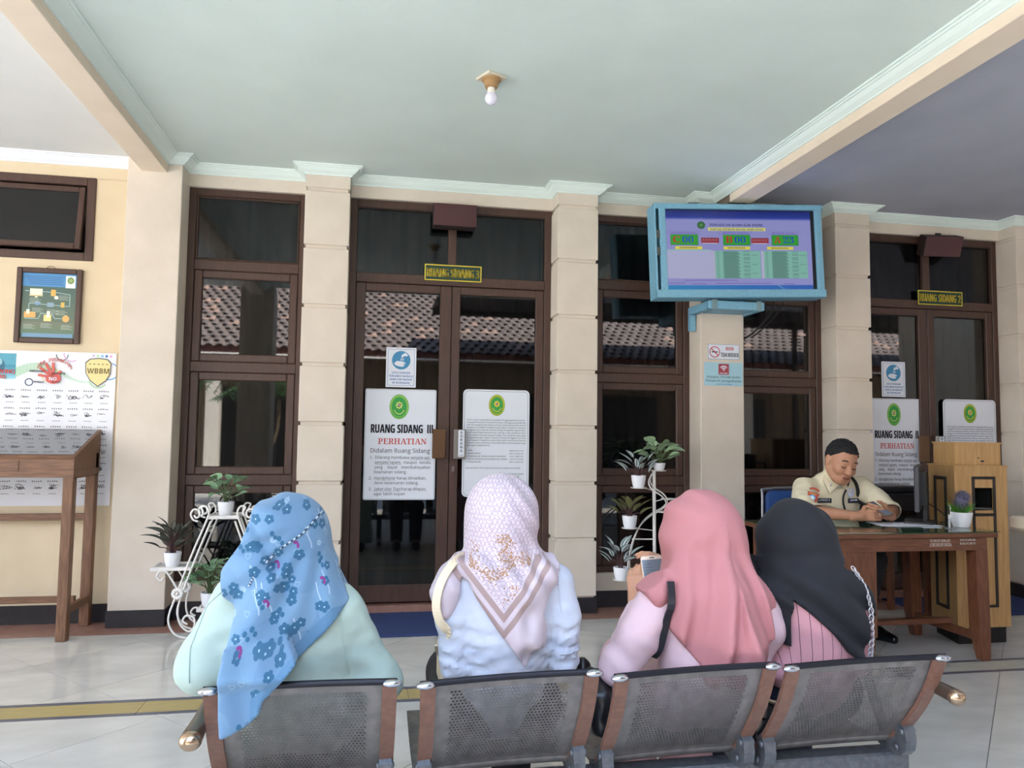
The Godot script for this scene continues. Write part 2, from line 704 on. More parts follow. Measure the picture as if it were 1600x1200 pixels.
func walls() -> void:
	var w := structure("wall_back", "cream plastered wall of the veranda above and below the dark windows", "wall")
	var g := G.new()
	var zb := -5.56
	var zw := -5.40
	g.bx(-8, -1.62, 0, 2.368, zb, zw)
	g.bx(-8, -1.62, 2.932, 3.07, zb, zw)
	g.bx(-8, -3.16, 2.368, 2.932, zb, zw)
	g.bx(-1.86, -1.62, 2.368, 2.932, zb, zw)
	part("left_plaster", g, M.wall_yellow, w)
	g = G.new()
	for s in [[-1.28, -0.49], [1.588, 2.383], [2.728, 3.50]]:
		g.bx(s[0], s[1], 0, 0.245, zb, zw)
		g.bx(s[0], s[1], 2.925, 3.07, zb, zw)
	for s in [[-0.19, 1.285], [3.80, 5.13]]:
		g.bx(s[0], s[1], 2.925, 3.07, zb, zw)
	g.bx(5.43, 9, 0, 3.07, zb, zw)
	part("plaster", g, M.wall, w)
	g = G.new()
	g.bx(-8, -1.62, 2.925, 2.935, zw, zw + 0.004)
	part("plaster_line", g, M.groove, w)
	for s in [[-0.19, 1.285], [3.80, 5.13]]:
		g = G.new()
		g.bx(s[0], s[1], -0.01, 0.055, -5.62, -5.385, 0.004)
		part("threshold", g, M.terra, w)
	# the dark rooms behind the glass
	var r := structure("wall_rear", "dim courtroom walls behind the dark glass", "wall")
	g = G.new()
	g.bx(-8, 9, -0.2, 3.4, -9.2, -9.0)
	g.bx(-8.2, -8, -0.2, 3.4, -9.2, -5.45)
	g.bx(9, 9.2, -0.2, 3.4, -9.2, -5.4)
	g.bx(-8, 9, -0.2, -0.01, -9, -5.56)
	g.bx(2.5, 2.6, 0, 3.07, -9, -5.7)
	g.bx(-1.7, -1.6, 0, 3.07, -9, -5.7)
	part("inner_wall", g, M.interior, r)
	var c := structure("ceiling", "pale mint painted flat ceiling of the veranda", "ceiling")
	g = G.new()
	g.bx(-1.456, 2.587, 3.07, 3.42, -9.2, -1.0)
	part("middle_bay", g, M.ceiling, c)
	g = G.new()
	g.bx(-8.2, -1.456, 3.07, 3.42, -9.2, -1.0)
	part("left_bay", g, mottled(c8(220, 220, 218), c8(226, 226, 224), 0.006, Vector3.ONE * 0.5, 0.9, 6), c)
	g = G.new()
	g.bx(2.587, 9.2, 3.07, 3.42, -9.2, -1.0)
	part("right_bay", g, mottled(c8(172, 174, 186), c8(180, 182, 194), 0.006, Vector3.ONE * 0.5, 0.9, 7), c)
	for b in [[-1.536, -1.376], [2.505, 2.669]]:
		var bm := structure("ceiling_beam", "cream ceiling beam at the left running out from the broad plain pillar" if b[0] < 0 else "cream ceiling beam at the right running out above the television", "beam")
		g = G.new()
		g.bx(b[0], b[1], 2.952, 3.08, -5.24 if b[0] < 0 else -5.0, -1.0, 0.003)
		part("beam", g, M.beam, bm)
		if b[0] > 0:
			g = G.new()
			g.bx(b[0] + 0.01, b[1] - 0.01, 2.96, 3.07, -5.235, -4.99, 0.003)
			part("broken_plaster", g, mat(c8(132, 120, 108), 0.95), bm)

func columns() -> void:
	# x0, x1, grooved
	var labels := ["broad plain cream pillar at the left end of the tall window", "grooved cream pillar left of the door marked 3", "grooved cream pillar right of the door marked 3", "plain cream pillar carrying the television and the small notices", "grooved cream pillar behind the seated guard", "grooved cream pillar at the far right edge beyond door 2"]
	var cols := [[-1.62, -1.28, false], [-0.49, -0.19, true], [1.285, 1.588, true], [2.383, 2.728, false], [3.50, 3.80, true], [5.13, 5.43, true]]
	var cuts := [0.118, 0.515, 0.912, 1.31, 1.709, 2.108, 2.516, 2.912, 3.07]
	for i in cols.size():
		var x0: float = cols[i][0]
		var x1: float = cols[i][1]
		var c := structure("column", labels[i], "pillar")
		var g := G.new()
		if cols[i][2]:
			g.bx(x0 + 0.014, x1 - 0.014, 0, 3.07, -5.56, -5.245)
			part("core", g, M.wall, c)
			for k in cuts.size() - 1:
				var b := G.new()
				b.bx(x0, x1, cuts[k] + (0.0 if k == 0 else 0.013), cuts[k + 1] - (0.0 if k == cuts.size() - 2 else 0.013), -5.55, -5.23, 0.003)
				part("block", b, M.wall, c)
		else:
			g.bx(x0, x1, 0.0, 3.07, -5.56, -5.23, 0.004)
			part("shaft", g, M.wall, c)
		var s := G.new()
		s.bx(x0 - 0.006, x1 + 0.006, 0.0, 0.108, -5.56, -5.222, 0.003)
		part("skirting", s, M.black_skirt, c)
	var bb := structure("baseboard_back", "black painted skirting along the foot of the cream wall", "skirting")
	for s in [[-8.0, -1.626], [-1.274, -0.496], [1.594, 2.377], [2.734, 3.494], [5.436, 9.0]]:
		var g := G.new()
		g.bx(s[0], s[1], 0, 0.118, -5.45, -5.39, 0.003)
		part("skirting", g, M.black_skirt, bb)

func cornices() -> void:
	var prof := [Vector2(0, 3.010), Vector2(0.010, 3.010), Vector2(0.012, 3.017), Vector2(0.022, 3.022), Vector2(0.038, 3.032), Vector2(0.052, 3.047), Vector2(0.056, 3.052), Vector2(0.066, 3.053), Vector2(0.067, 3.060), Vector2(0.080, 3.061), Vector2(0.081, 3.071)]
	var paths := [
		[Vector2(-1.376, -1.0), Vector2(-1.376, -5.23), Vector2(-1.28, -5.23), Vector2(-1.28, -5.40), Vector2(-0.49, -5.40), Vector2(-0.49, -5.23), Vector2(-0.19, -5.23), Vector2(-0.19, -5.40), Vector2(1.285, -5.40), Vector2(1.285, -5.23), Vector2(1.588, -5.23), Vector2(1.588, -5.40), Vector2(2.383, -5.40), Vector2(2.383, -5.23), Vector2(2.505, -5.23), Vector2(2.505, -1.0)],
		[Vector2(2.669, -5.23), Vector2(2.728, -5.23), Vector2(2.728, -5.40), Vector2(3.50, -5.40), Vector2(3.50, -5.23), Vector2(3.80, -5.23), Vector2(3.80, -5.40), Vector2(5.13, -5.40), Vector2(5.13, -5.23), Vector2(5.43, -5.23), Vector2(5.43, -5.40), Vector2(8.9, -5.40)],
		[Vector2(-7.9, -5.40), Vector2(-1.62, -5.40)]]
	var labels := ["pale mint cornice around the middle ceiling bay", "pale mint cornice of the right ceiling bay above door 2", "white cornice of the left ceiling bay above the poster"]
	for k in 3:
		var g := G.new()
		var path: Array = paths[k]
		var m := path.size()
		var off: Array[Vector2] = []
		for i in m:
			var d0: Vector2 = (path[i] - path[i - 1]).normalized() if i > 0 else (path[1] - path[0]).normalized()
			var d1: Vector2 = (path[i + 1] - path[i]).normalized() if i < m - 1 else d0
			var o0 := Vector2(-d0.y, d0.x)
			var o1 := Vector2(-d1.y, d1.x)
			var s := (o0 + o1).normalized()
			off.append(s / maxf(s.dot(o0), 0.3))
		for i in m - 1:
			var d: Vector2 = (path[i + 1] - path[i]).normalized()
			var out := Vector3(-d.y, 0, d.x)
			for j in prof.size() - 1:
				var a: Vector2 = prof[j]
				var b: Vector2 = prof[j + 1]
				var e := (b - a).normalized()
				var nn := (out * e.y + Vector3(0, -e.x, 0)).normalized()
				var pa: Vector2 = path[i] + off[i] * a.x
				var pb: Vector2 = path[i + 1] + off[i + 1] * a.x
				var pc: Vector2 = path[i + 1] + off[i + 1] * b.x
				var pd: Vector2 = path[i] + off[i] * b.x
				g.quad(Vector3(pa.x, a.y, pa.y), Vector3(pb.x, a.y, pb.y), Vector3(pc.x, b.y, pc.y), Vector3(pd.x, b.y, pd.y), nn)
		var t := structure("", labels[k], "cornice", "trim_%d" % (k + 1))
		part("moulding", g, M.cornice if k < 2 else mat(c8(232, 236, 242), 0.55), t)

# a glazed sash: ring + pane, front at z
func sash(to: Node3D, x0: float, x1: float, y0: float, y1: float, w: float, z: float, m: Material) -> MeshInstance3D:
	var g := G.new()
	g.ring(x0, x1, y0, y1, w, z - 0.045, z, 0.006)
	var s := part("sash", g, m, to)
	var p := G.new()
	p.quad(Vector3(x0 + w - 0.004, y0 + w - 0.004, z - 0.022), Vector3(x1 - w + 0.004, y0 + w - 0.004, z - 0.022), Vector3(x1 - w + 0.004, y1 - w + 0.004, z - 0.022), Vector3(x0 + w - 0.004, y1 - w + 0.004, z - 0.022), Vector3(0, 0, 1))
	part("pane", p, M.pane, s)
	return s

func curtain(x0: float, x1: float, y0: float, y1: float, z: float, called: String, to: Node3D) -> void:
	var g := G.new()
	var k := TAU / 0.13
	g.sheet(func(u, v): return Vector3(lerpf(x0, x1, u), lerpf(y0, y1, v), z + 0.022 * sin(lerpf(x0, x1, u) * k) + 0.008 * sin(lerpf(x0, x1, u) * k * 0.37)), 96, 1, 0.002)
	part(called, g, M.curtain, to)

func windows() -> void:
	var zf := -5.43
	# high awning window on the left wall, its sash pushed open at the bottom
	var w := structure("", "high dark-framed awning window above the framed poster", "window", "window_1")
	var g := G.new()
	g.ring(-3.16, -1.86, 2.368, 2.932, 0.055, -5.52, -5.388, 0.004)
	part("frame", g, M.frame, w)
	var hinge := Node3D.new()
	hinge.name = "open_sash"
	w.add_child(hinge, true)
	hinge.position = Vector3(0, 2.865, -5.388)
	hinge.rotation_degrees.x = -7.0
	g = G.new()
	g.ring(-3.09, -1.925, -0.43, 0.0, 0.035, -0.03, 0.0, 0.004)
	part("sash_frame", g, M.frame, hinge)
	g = G.new()
	g.quad(Vector3(-3.06, -0.4, -0.012), Vector3(-1.955, -0.4, -0.012), Vector3(-1.955, -0.03, -0.012), Vector3(-3.06, -0.03, -0.012), Vector3(0, 0, 1))
	part("pane", g, M.pane, hinge)
	var spans := [[-1.28, -0.49], [1.588, 2.383], [2.728, 3.50]]
	var labels := ["tall dark-framed window behind the scrolled white plant stand", "tall dark-framed window behind the spiral white plant stand", "tall dark-framed window behind the guard, right of the plain pillar"]
	for i in 3:
		var x0: float = spans[i][0]
		var x1: float = spans[i][1]
		w = structure("", labels[i], "window", "window_%d" % (i + 2))
		g = G.new()
		g.ring(x0, x1, 0.245, 2.925, 0.048, zf - 0.07, zf, 0.004)
		part("frame", g, M.frame, w)
		for y in [2.392, 1.688, 0.918]:
			g = G.new()
			g.bx(x0 + 0.046, x1 - 0.046, y - 0.036, y + 0.036, zf - 0.06, zf - 0.002, 0.005)
			part("rail", g, M.frame, w)
		var ys := [[2.428, 2.877, 0.012], [1.724, 2.356, 0.055], [0.954, 1.652, 0.055], [0.293, 0.882, 0.055]]
		for q in ys:
			sash(w, x0 + 0.05, x1 - 0.05, q[0], q[1], q[2], zf - 0.006, M.frame)
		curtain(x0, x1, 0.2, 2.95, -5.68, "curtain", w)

func doors() -> void:
	var zf := -5.43
	var spans := [[-0.19, 1.285], [3.80, 5.13]]
	for i in 2:
		var x0: float = spans[i][0]
		var x1: float = spans[i][1]
		var mid := (x0 + x1) * 0.5
		var d := structure("", ["brown double glass door of courtroom 3", "brown double glass door of courtroom 2, half hidden by the wooden kiosk"][i], "door", "door_%d" % (i + 1))
		var g := G.new()
		g.bx(x0, x0 + 0.05, 0.055, 2.925, zf - 0.09, zf, 0.004)
		g.bx(x1 - 0.05, x1, 0.055, 2.925, zf - 0.09, zf, 0.004)
		g.bx(x0 + 0.05, x1 - 0.05, 2.868, 2.925, zf - 0.09, zf, 0.004)
		part("frame", g, M.frame, d)
		g = G.new()
		g.bx(x0 + 0.05, x1 - 0.05, 2.325, 2.395, zf - 0.09, zf + 0.004, 0.005)
		part("transom", g, M.frame, d)
		g = G.new()
		g.bx(mid - 0.035, mid + 0.025, 2.395, 2.868, zf - 0.08, zf, 0.004)
		part("mullion", g, M.frame, d)
		for s in [[x0 + 0.05, mid - 0.035], [mid + 0.025, x1 - 0.05]]:
			g = G.new()
			g.quad(Vector3(s[0], 2.39, zf - 0.03), Vector3(s[1], 2.39, zf - 0.03), Vector3(s[1], 2.872, zf - 0.03), Vector3(s[0], 2.872, zf - 0.03), Vector3(0, 0, 1))
			part("pane", g, M.pane, d)
		var leaves := [[x0 + 0.052, mid - 0.002, 0.068, 0.082], [mid + 0.002, x1 - 0.052, 0.06, 0.06]]
		for k in 2:
			var l: Array = leaves[k]
			g = G.new()
			g.bx(l[0], l[0] + l[2], 0.068, 2.322, zf - 0.05, zf - 0.006, 0.004)
			g.bx(l[1] - l[3], l[1], 0.068, 2.322, zf - 0.05, zf - 0.006, 0.004)
			g.bx(l[0] + l[2], l[1] - l[3], 0.068, 0.185, zf - 0.05, zf - 0.006, 0.004)
			g.bx(l[0] + l[2], l[1] - l[3], 2.265, 2.322, zf - 0.05, zf - 0.006, 0.004)
			var leaf := part("leaf", g, M.frame, d)
			g = G.new()
			g.quad(Vector3(l[0] + l[2], 0.185, zf - 0.03), Vector3(l[1] - l[3], 0.185, zf - 0.03), Vector3(l[1] - l[3], 2.265, zf - 0.03), Vector3(l[0] + l[2], 2.265, zf - 0.03), Vector3(0, 0, 1))
			part("pane", g, M.pane, leaf)
			g = G.new()
			if k == 0:
				g.bx(mid - 0.125, mid - 0.030, 1.074, 1.284, zf + 0.016, zf + 0.026, 0.003)
				g.bx(mid - 0.060, mid - 0.040, 1.09, 1.27, zf - 0.01, zf + 0.018, 0.002)
				part("handle", g, mat(c8(104, 76, 52), 0.35, 0.4), leaf)
			else:
				g.bx(mid + 0.028, mid + 0.115, 1.072, 1.284, zf + 0.016, zf + 0.026, 0.003)
				g.bx(mid + 0.040, mid + 0.060, 1.09, 1.27, zf - 0.01, zf + 0.018, 0.002)
				var h := part("handle", g, mat(c8(150, 146, 142), 0.3, 0.7), leaf)
				h.set_meta("label", "grey steel push handle lettered DORONG")
				part("lock", G.new() if false else lock_shape(mid + 0.028, 1.0, zf), M.chrome, leaf)
		# lettering plate on the right-hand handle
		var plate := G.new()
		plate.prism(rrect(mid + 0.060, mid + 0.104, 1.088, 1.278, 0.006), zf + 0.026, zf + 0.0285)
		part("push_plate", plate, M.sign_white, d)
		var ls := []
		for k in 6:
			ls.append(["DORONG"[k], mid + 0.082, 1.252 - k * 0.0262, 0.018, 0.0, 0, "sans_bold"])
		ls.append(["PUSH", mid + 0.082, 1.094, 0.008, 0.03, 0, "sans"])
		var tm := part("push_lettering", lettering(ls), M.ink, d)
		tm.position.z = zf + 0.0285
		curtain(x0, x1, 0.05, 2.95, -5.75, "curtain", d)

func lock_shape(x: float, y: float, z: float) -> G:
	var g := G.new()
	g.prism(rrect(x - 0.009, x + 0.009, y - 0.02, y + 0.02, 0.008), z - 0.006, z + 0.004)
	return g

# ------------------------------------------------------------------ small drawing helpers for flat print
class Pic:
	var im: Image
	var w: int
	var h: int
	func _init(ww: int, hh: int, c: Color) -> void:
		w = ww
		h = hh
		im = Image.create(w, h, false, Image.FORMAT_RGB8)
		im.fill(c)
	func rect(u0: float, u1: float, v0: float, v1: float, c: Color) -> void:
		im.fill_rect(Rect2i(int(u0 * w), int(v0 * h), maxi(1, int((u1 - u0) * w)), maxi(1, int((v1 - v0) * h))), c)
	func grad(u0: float, u1: float, v0: float, v1: float, a: Color, b: Color, across := false) -> void:
		if across:
			for x in range(int(u0 * w), int(u1 * w)):
				im.fill_rect(Rect2i(x, int(v0 * h), 1, int((v1 - v0) * h)), a.lerp(b, (x - u0 * w) / ((u1 - u0) * w)))
		else:
			for y in range(int(v0 * h), int(v1 * h)):
				im.fill_rect(Rect2i(int(u0 * w), y, int((u1 - u0) * w), 1), a.lerp(b, (y - v0 * h) / ((v1 - v0) * h)))
	# radii in pixels, centre in 0..1
	func disk(u: float, v: float, rx: float, ry: float, c: Color, wrap := false) -> void:
		var cx := u * w
		var cy := v * h
		for y in range(int(cy - ry) - 1, int(cy + ry) + 2):
			var q := 1.0 - pow((y + 0.5 - cy) / ry, 2.0)
			if q <= 0.0: continue
			var half := rx * sqrt(q)
			if wrap:
				for x in range(int(round(cx - half)), int(round(cx + half))):
					im.set_pixel(posmod(x, w), posmod(y, h), c)
			elif y >= 0 and y < h:
				var xa := clampi(int(round(cx - half)), 0, w)
				var xb := clampi(int(round(cx + half)), 0, w)
				if xb > xa: im.fill_rect(Rect2i(xa, y, xb - xa, 1), c)
	func line(pts: Array, r: float, c: Color, wrap := false) -> void:
		for i in pts.size() - 1:
			var a: Vector2 = pts[i]
			var b: Vector2 = pts[i + 1]
			var n := int(((b - a) * Vector2(w, h)).length() / maxf(r * 0.7, 0.7)) + 1
			for k in n + 1:
				var p := a.lerp(b, float(k) / n)
				disk(p.x, p.y, maxf(r, 0.6), maxf(r, 0.6), c, wrap)
	func tex() -> ImageTexture:
		return ImageTexture.create_from_image(im)

func print_mat(p: Pic, rough := 0.6) -> StandardMaterial3D:
	var m := mat(Color.WHITE, rough)
	m.albedo_texture = p.tex()
	return m

# the green oval court emblem, built of thin layers standing on z
func emblem(to: Node3D, cx: float, cy: float, rx: float, ry: float, z: float, olive: Material, inner: Material, gold: Material) -> void:
	var t := 0.0005
	var g := G.new()
	g.prism(oval(cx, cy, rx, ry), z, z + t)
	var e := part("emblem", g, olive, to)
	g = G.new()
	g.prism(oval(cx, cy, rx * 0.74, ry * 0.76), z, z + t * 2.0)
	part("emblem_field", g, inner, e)
	g = G.new()
	var star := PackedVector2Array()
	for i in 16:
		var rr := 0.42 if i % 2 == 0 else 0.27
		star.append(Vector2(cx + sin(TAU * i / 16) * rx * rr, cy + ry * 0.12 + cos(TAU * i / 16) * ry * rr * 0.82))
	g.prism(star, z, z + t * 3.0)
	g.prism(arc_band(cx, cy, rx * 0.6, ry * 0.62, rx * 0.09, 205, 335), z, z + t * 3.0)
	for k in 22:
		var a := deg_to_rad(-30.0 + 240.0 * k / 21.0)
		var c := Vector2(cx + cos(a) * rx * 0.87, cy + sin(a) * ry * 0.88)
		var o := Vector2(cos(a) * rx, sin(a) * ry).normalized()
		var s := Vector2(-o.y, o.x) * rx * 0.035
		g.prism(PackedVector2Array([c - s - o * rx * 0.06, c + s - o * rx * 0.06, c + s + o * rx * 0.06, c - s + o * rx * 0.06]), z, z + t * 2.0)
	part("emblem_gold", g, gold, e)
	g = G.new()
	g.prism(oval(cx, cy + ry * 0.12, rx * 0.17, ry * 0.15, 20), z, z + t * 4.0)
	part("emblem_shield", g, M.brown, e)
	g = G.new()
	g.prism(PackedVector2Array([Vector2(cx - rx * 0.12, cy + ry * 0.12), Vector2(cx, cy + ry * 0.12), Vector2(cx, cy + ry * 0.22), Vector2(cx - rx * 0.1, cy + ry * 0.2)]), z, z + t * 5.0)
	g.prism(PackedVector2Array([Vector2(cx + rx * 0.02, cy + ry * 0.03), Vector2(cx + rx * 0.12, cy + ry * 0.06), Vector2(cx + rx * 0.12, cy + ry * 0.12), Vector2(cx + rx * 0.02, cy + ry * 0.12)]), z, z + t * 5.0)
	part("emblem_quarter", g, M.sign_white, e)

func board(called: String, label: String, category: String, poly: PackedVector2Array, z0: float, z1: float, m: Material, group := "") -> Node3D:
	var o := thing(called, label, category, Vector3.ZERO, 0.0, group)
	var g := G.new()
	g.prism(poly, z0, z1)
	part("panel", g, m, o)
	return o

func letters_on(o: Node3D, called: String, lines: Array, z: float, m: Material, depth := 0.0008, step := 3.0) -> void:
	var t := part(called, lettering(lines, depth, step), m, o)
	t.position.z = z

func outline(o: Node3D, called: String, x0: float, x1: float, y0: float, y1: float, w: float, z: float, m: Material, t := 0.0006) -> void:
	var g := G.new()
	g.ring(x0, x1, y0, y1, w, z, z + t, 0.0)
	part(called, g, m, o)

func door_signs() -> void:
	var zp := -5.459
	var gy := mat(c8(226, 200, 58), 0.6)
	for i in 2:
		var dim := i == 1
		# green room-name plates
		var px: float = [0.340, 4.366][i]
		var pw: float = 0.422
		var o := board("room_sign", ["dark green sign with yellow letters RUANG SIDANG 3 above the left-centre door", "dark green sign with yellow letters RUANG SIDANG 2 above the right-hand door"][i], "sign", rrect(px, px + pw, 2.355, 2.480, 0.003), -5.428, -5.420, mat(c8(22, 56, 46), 0.5))
		outline(o, "yellow_border", px + 0.004, px + pw - 0.004, 2.359, 2.476, 0.007, -5.420, gy)
		letters_on(o, "lettering", [["RUANG SlDANG " + ["3", "2"][i], px + pw * 0.5 - 0.0015, 2.386, 0.062, 0.380, 0, "sans_bold"], ["RUANG SlDANG " + ["3", "2"][i], px + pw * 0.5 + 0.0015, 2.386, 0.062, 0.380, 0, "sans_bold"]], -5.420, gy)
		# loudspeaker box over the door
		var sx: float = [0.546, 4.52][i]
		var s := thing("wall_speaker", ["dark brown meshed loudspeaker box hung straight above the left-hand double door", "dark brown loudspeaker box hung tilted above the door behind the kiosk"][i], "speaker", Vector3(sx, 2.81, -5.30))
		var g := G.new()
		g.bx(-0.155, 0.155, -0.078, 0.088, -0.115, -0.006, 0.006)
		var cab := part("cabinet", g, mat(c8(40, 26, 26), 0.6), s)
		g = G.new()
		for k in 27:
			g.bx(-0.150 + k * 0.0111, -0.150 + k * 0.0111 + 0.0055, -0.074, 0.084, -0.006, 0.0, 0.0)
		for k in 15:
			g.bx(-0.152, 0.152, -0.072 + k * 0.0108, -0.072 + k * 0.0108 + 0.0055, -0.006, -0.001, 0.0)
		part("grille", g, mat(c8(92, 58, 58), 0.6), cab)
		g = G.new()
		g.bx(-0.02, 0.02, 0.05, 0.10, -0.13, -0.10, 0.003)
		part("hook", g, M.frame_dark, s)
		if i == 1:
			s.rotation_degrees = Vector3(22, -8, 0)
		# hand-washing notice
		var hx: float = [0.085, 4.049][i]
		var hw: float = 0.214
		var hy: float = [1.579, 1.596][i]
		o = board("hand_washing_notice", ["white laminated hand-washing notice on the left leaf of door 3", "white laminated hand-washing notice on the glass of door 2, above the guard"][i], "notice", rrect(hx, hx + hw, hy, hy + 0.286, 0.004), zp, zp + 0.004, M.sign_white)
		var z := zp + 0.004
		outline(o, "border", hx + 0.012, hx + hw - 0.012, hy + 0.012, hy + 0.274, 0.002, z, M.blue_ink)
		var blue := mat(c8(66, 140, 184), 0.6)
		g = G.new()
		g.prism(oval(hx + hw * 0.5, hy + 0.195, 0.066, 0.067), z, z + 0.0006)
		part("blue_disc", g, blue, o)
		g = G.new()
		var cx := hx + hw * 0.5
		var cy := hy + 0.195
		# tap, water, two hands
		g.prism(PackedVector2Array([Vector2(cx + 0.045, cy + 0.030), Vector2(cx + 0.045, cy + 0.045), Vector2(cx + 0.012, cy + 0.045), Vector2(cx + 0.002, cy + 0.034), Vector2(cx + 0.002, cy + 0.020), Vector2(cx + 0.014, cy + 0.020), Vector2(cx + 0.016, cy + 0.030)]), z, z + 0.0012)
		g.bx(cx + 0.022, cx + 0.034, cy + 0.045, cy + 0.054, z, z + 0.0012)
		for k in 3:
			g.bx(cx - 0.004 + k * 0.009, cx + k * 0.009, cy - 0.002, cy + 0.014, z, z + 0.0012)
		g.prism(PackedVector2Array([Vector2(cx - 0.05, cy - 0.022), Vector2(cx - 0.03, cy - 0.006), Vector2(cx + 0.004, cy - 0.008), Vector2(cx + 0.03, cy - 0.018), Vector2(cx + 0.028, cy - 0.028), Vector2(cx + 0.01, cy - 0.027), Vector2(cx + 0.026, cy - 0.038), Vector2(cx + 0.008, cy - 0.048), Vector2(cx - 0.022, cy - 0.044), Vector2(cx - 0.044, cy - 0.034)]), z, z + 0.0012)
		part("pictogram", g, M.sign_white, o)
		letters_on(o, "lettering", [["CUCI TANGAN", cx, hy + 0.098, 0.013, 0.128, 0, "sans_bold"], ["TERLEBIH DAHULU", cx, hy + 0.074, 0.013, 0.172, 0, "sans_bold"], ["SEBELUM MASUK", cx, hy + 0.050, 0.013, 0.160, 0, "sans_bold"], ["KE RUANGAN", cx, hy + 0.026, 0.013, 0.122, 0, "sans_bold"]], z, M.blue_ink)
		# rules board
		var bx0: float = [-0.054, 3.937][i]
		var bx1: float = [0.449, 4.388][i]
		var by0: float = [0.779, 0.775][i]
		var by1: float = [1.565, 1.582][i]
		o = board("rules_board", ["white board headed RUANG SIDANG III on the left leaf of door 3", "white board headed RUANG SIDANG II behind the guard's shoulder"][i], "sign", rrect(bx0, bx1, by0, by1, 0.012), zp, zp + 0.006, M.sign_white)
		z = zp + 0.006
		outline(o, "border", bx0 + 0.006, bx1 - 0.006, by0 + 0.006, by1 - 0.006, 0.0014, z, M.ink)
		var hgt := by1 - by0
		var wid := bx1 - bx0
		var X := func(u): return bx0 + u * wid
		var Y := func(v): return by1 - v * hgt
		emblem(o, X.call(0.475), Y.call(0.16), wid * 0.137, hgt * 0.113, z, mat(c8(106, 178, 78), 0.6), M.green, mat(c8(206, 220, 120), 0.6))
		letters_on(o, "heading", [["RUANG SlDANG  " + ["lll", "ll"][i], X.call(0.52), Y.call(0.398), hgt * 0.075, wid * 0.87, 0, "sans_bold"], ["RUANG SlDANG  " + ["lll", "ll"][i], X.call(0.52) + 0.0032, Y.call(0.398), hgt * 0.075, wid * 0.87, 0, "sans_bold"]], z, M.ink)
		letters_on(o, "warning", [["PERHATIAN", X.call(0.53), Y.call(0.500), hgt * 0.052, wid * 0.68, 0, "serif_bold"]], z, M.red_ink)
		var ch := hgt * 0.026
		letters_on(o, "lettering", [
			["Didalam Ruang Sidang :", X.call(0.09), Y.call(0.577), hgt * 0.038, wid * 0.87, -1, "sans"],
			["1.", X.call(0.085), Y.call(0.632), ch, 0.0, -1, "sans"], ["Dilarang membawa", X.call(0.155), Y.call(0.632), ch, wid * 0.475, -1, "sans"], ["senjata api,", X.call(0.65), Y.call(0.632), ch, wid * 0.28, -1, "sans", 0.2],
			["senjata tajam,", X.call(0.155), Y.call(0.676), ch, wid * 0.365, -1, "sans", 0.2], ["maupun", X.call(0.555), Y.call(0.676), ch, wid * 0.185, -1, "sans"], ["benda", X.call(0.78), Y.call(0.676), ch, wid * 0.15, -1, "sans"],
			["yang", X.call(0.15), Y.call(0.720), ch, wid * 0.11, -1, "sans"], ["dapat", X.call(0.33), Y.call(0.720), ch, wid * 0.14, -1, "sans"], ["membahayakan", X.call(0.525), Y.call(0.720), ch, wid * 0.405, -1, "sans"],
			["keamanan sidang.", X.call(0.15), Y.call(0.763), ch, wid * 0.45, -1, "sans"],
			["2.", X.call(0.075), Y.call(0.818), ch, 0.0, -1, "sans"], ["Handphone", X.call(0.15), Y.call(0.818), ch, wid * 0.29, -1, "sans", 0.2], ["harap dimatikan,", X.call(0.465), Y.call(0.818), ch, wid * 0.41, -1, "sans"],
			["demi kelancaran sidang.", X.call(0.15), Y.call(0.861), ch, wid * 0.62, -1, "sans"],
			["3.", X.call(0.075), Y.call(0.916), ch, 0.0, -1, "sans"], ["Jaket dan Topi", X.call(0.15), Y.call(0.916), ch, wid * 0.37, -1, "sans", 0.2], ["harap dilepas,", X.call(0.535), Y.call(0.916), ch, wid * 0.345, -1, "sans"],
			["agar lebih sopan", X.call(0.15), Y.call(0.959), ch, wid * 0.43, -1, "sans"]], z, M.ink)
		for q in [[0.65, 0.93, 0.637], [0.155, 0.52, 0.681], [0.15, 0.44, 0.823], [0.15, 0.52, 0.921]]:
			g = G.new()
			g.bx(X.call(q[0]), X.call(q[1]), Y.call(q[2]) - 0.0012, Y.call(q[2]), z, z + 0.0006)
			part("underline", g, M.ink, o)
		# long notice on the right leaf
		var nx0: float = [0.644, 4.588][i]
		var nx1: float = [1.136, 5.016 + 0.066][i]
		var ny0: float = [0.798, 0.80][i]
		var ny1: float = [1.577, 1.586][i]
		var nz: float = [zp, -5.436][i]
		o = board("integrity_notice", ["white round-cornered notice of small print on the right leaf of door 3", "white round-cornered notice of small print on door 2, above the wooden kiosk"][i], "notice", rrect(nx0, nx1, ny0, ny1, 0.035), nz, nz + 0.006, M.sign_white)
		z = nz + 0.006
		wid = nx1 - nx0
		hgt = ny1 - ny0
		g = G.new()
		var r1 := rrect(nx0 + 0.012, nx1 - 0.012, ny0 + 0.012, ny1 - 0.012, 0.028)
		for k in r1.size():
			var a := r1[k]
			var b := r1[(k + 1) % r1.size()]
			g.beam(Vector3(a.x, a.y, z), Vector3(b.x, b.y, z), 0.002, 0.0012, 0.0, Vector3.BACK)
		part("border", g, M.ink, o)
		var A := func(u): return nx0 + u * wid
		var B := func(v): return ny1 - v * hgt
		emblem(o, A.call(0.505), B.call(0.145), wid * 0.122, hgt * 0.100, z, mat(c8(150, 172, 48), 0.6), M.green, M.yellow)
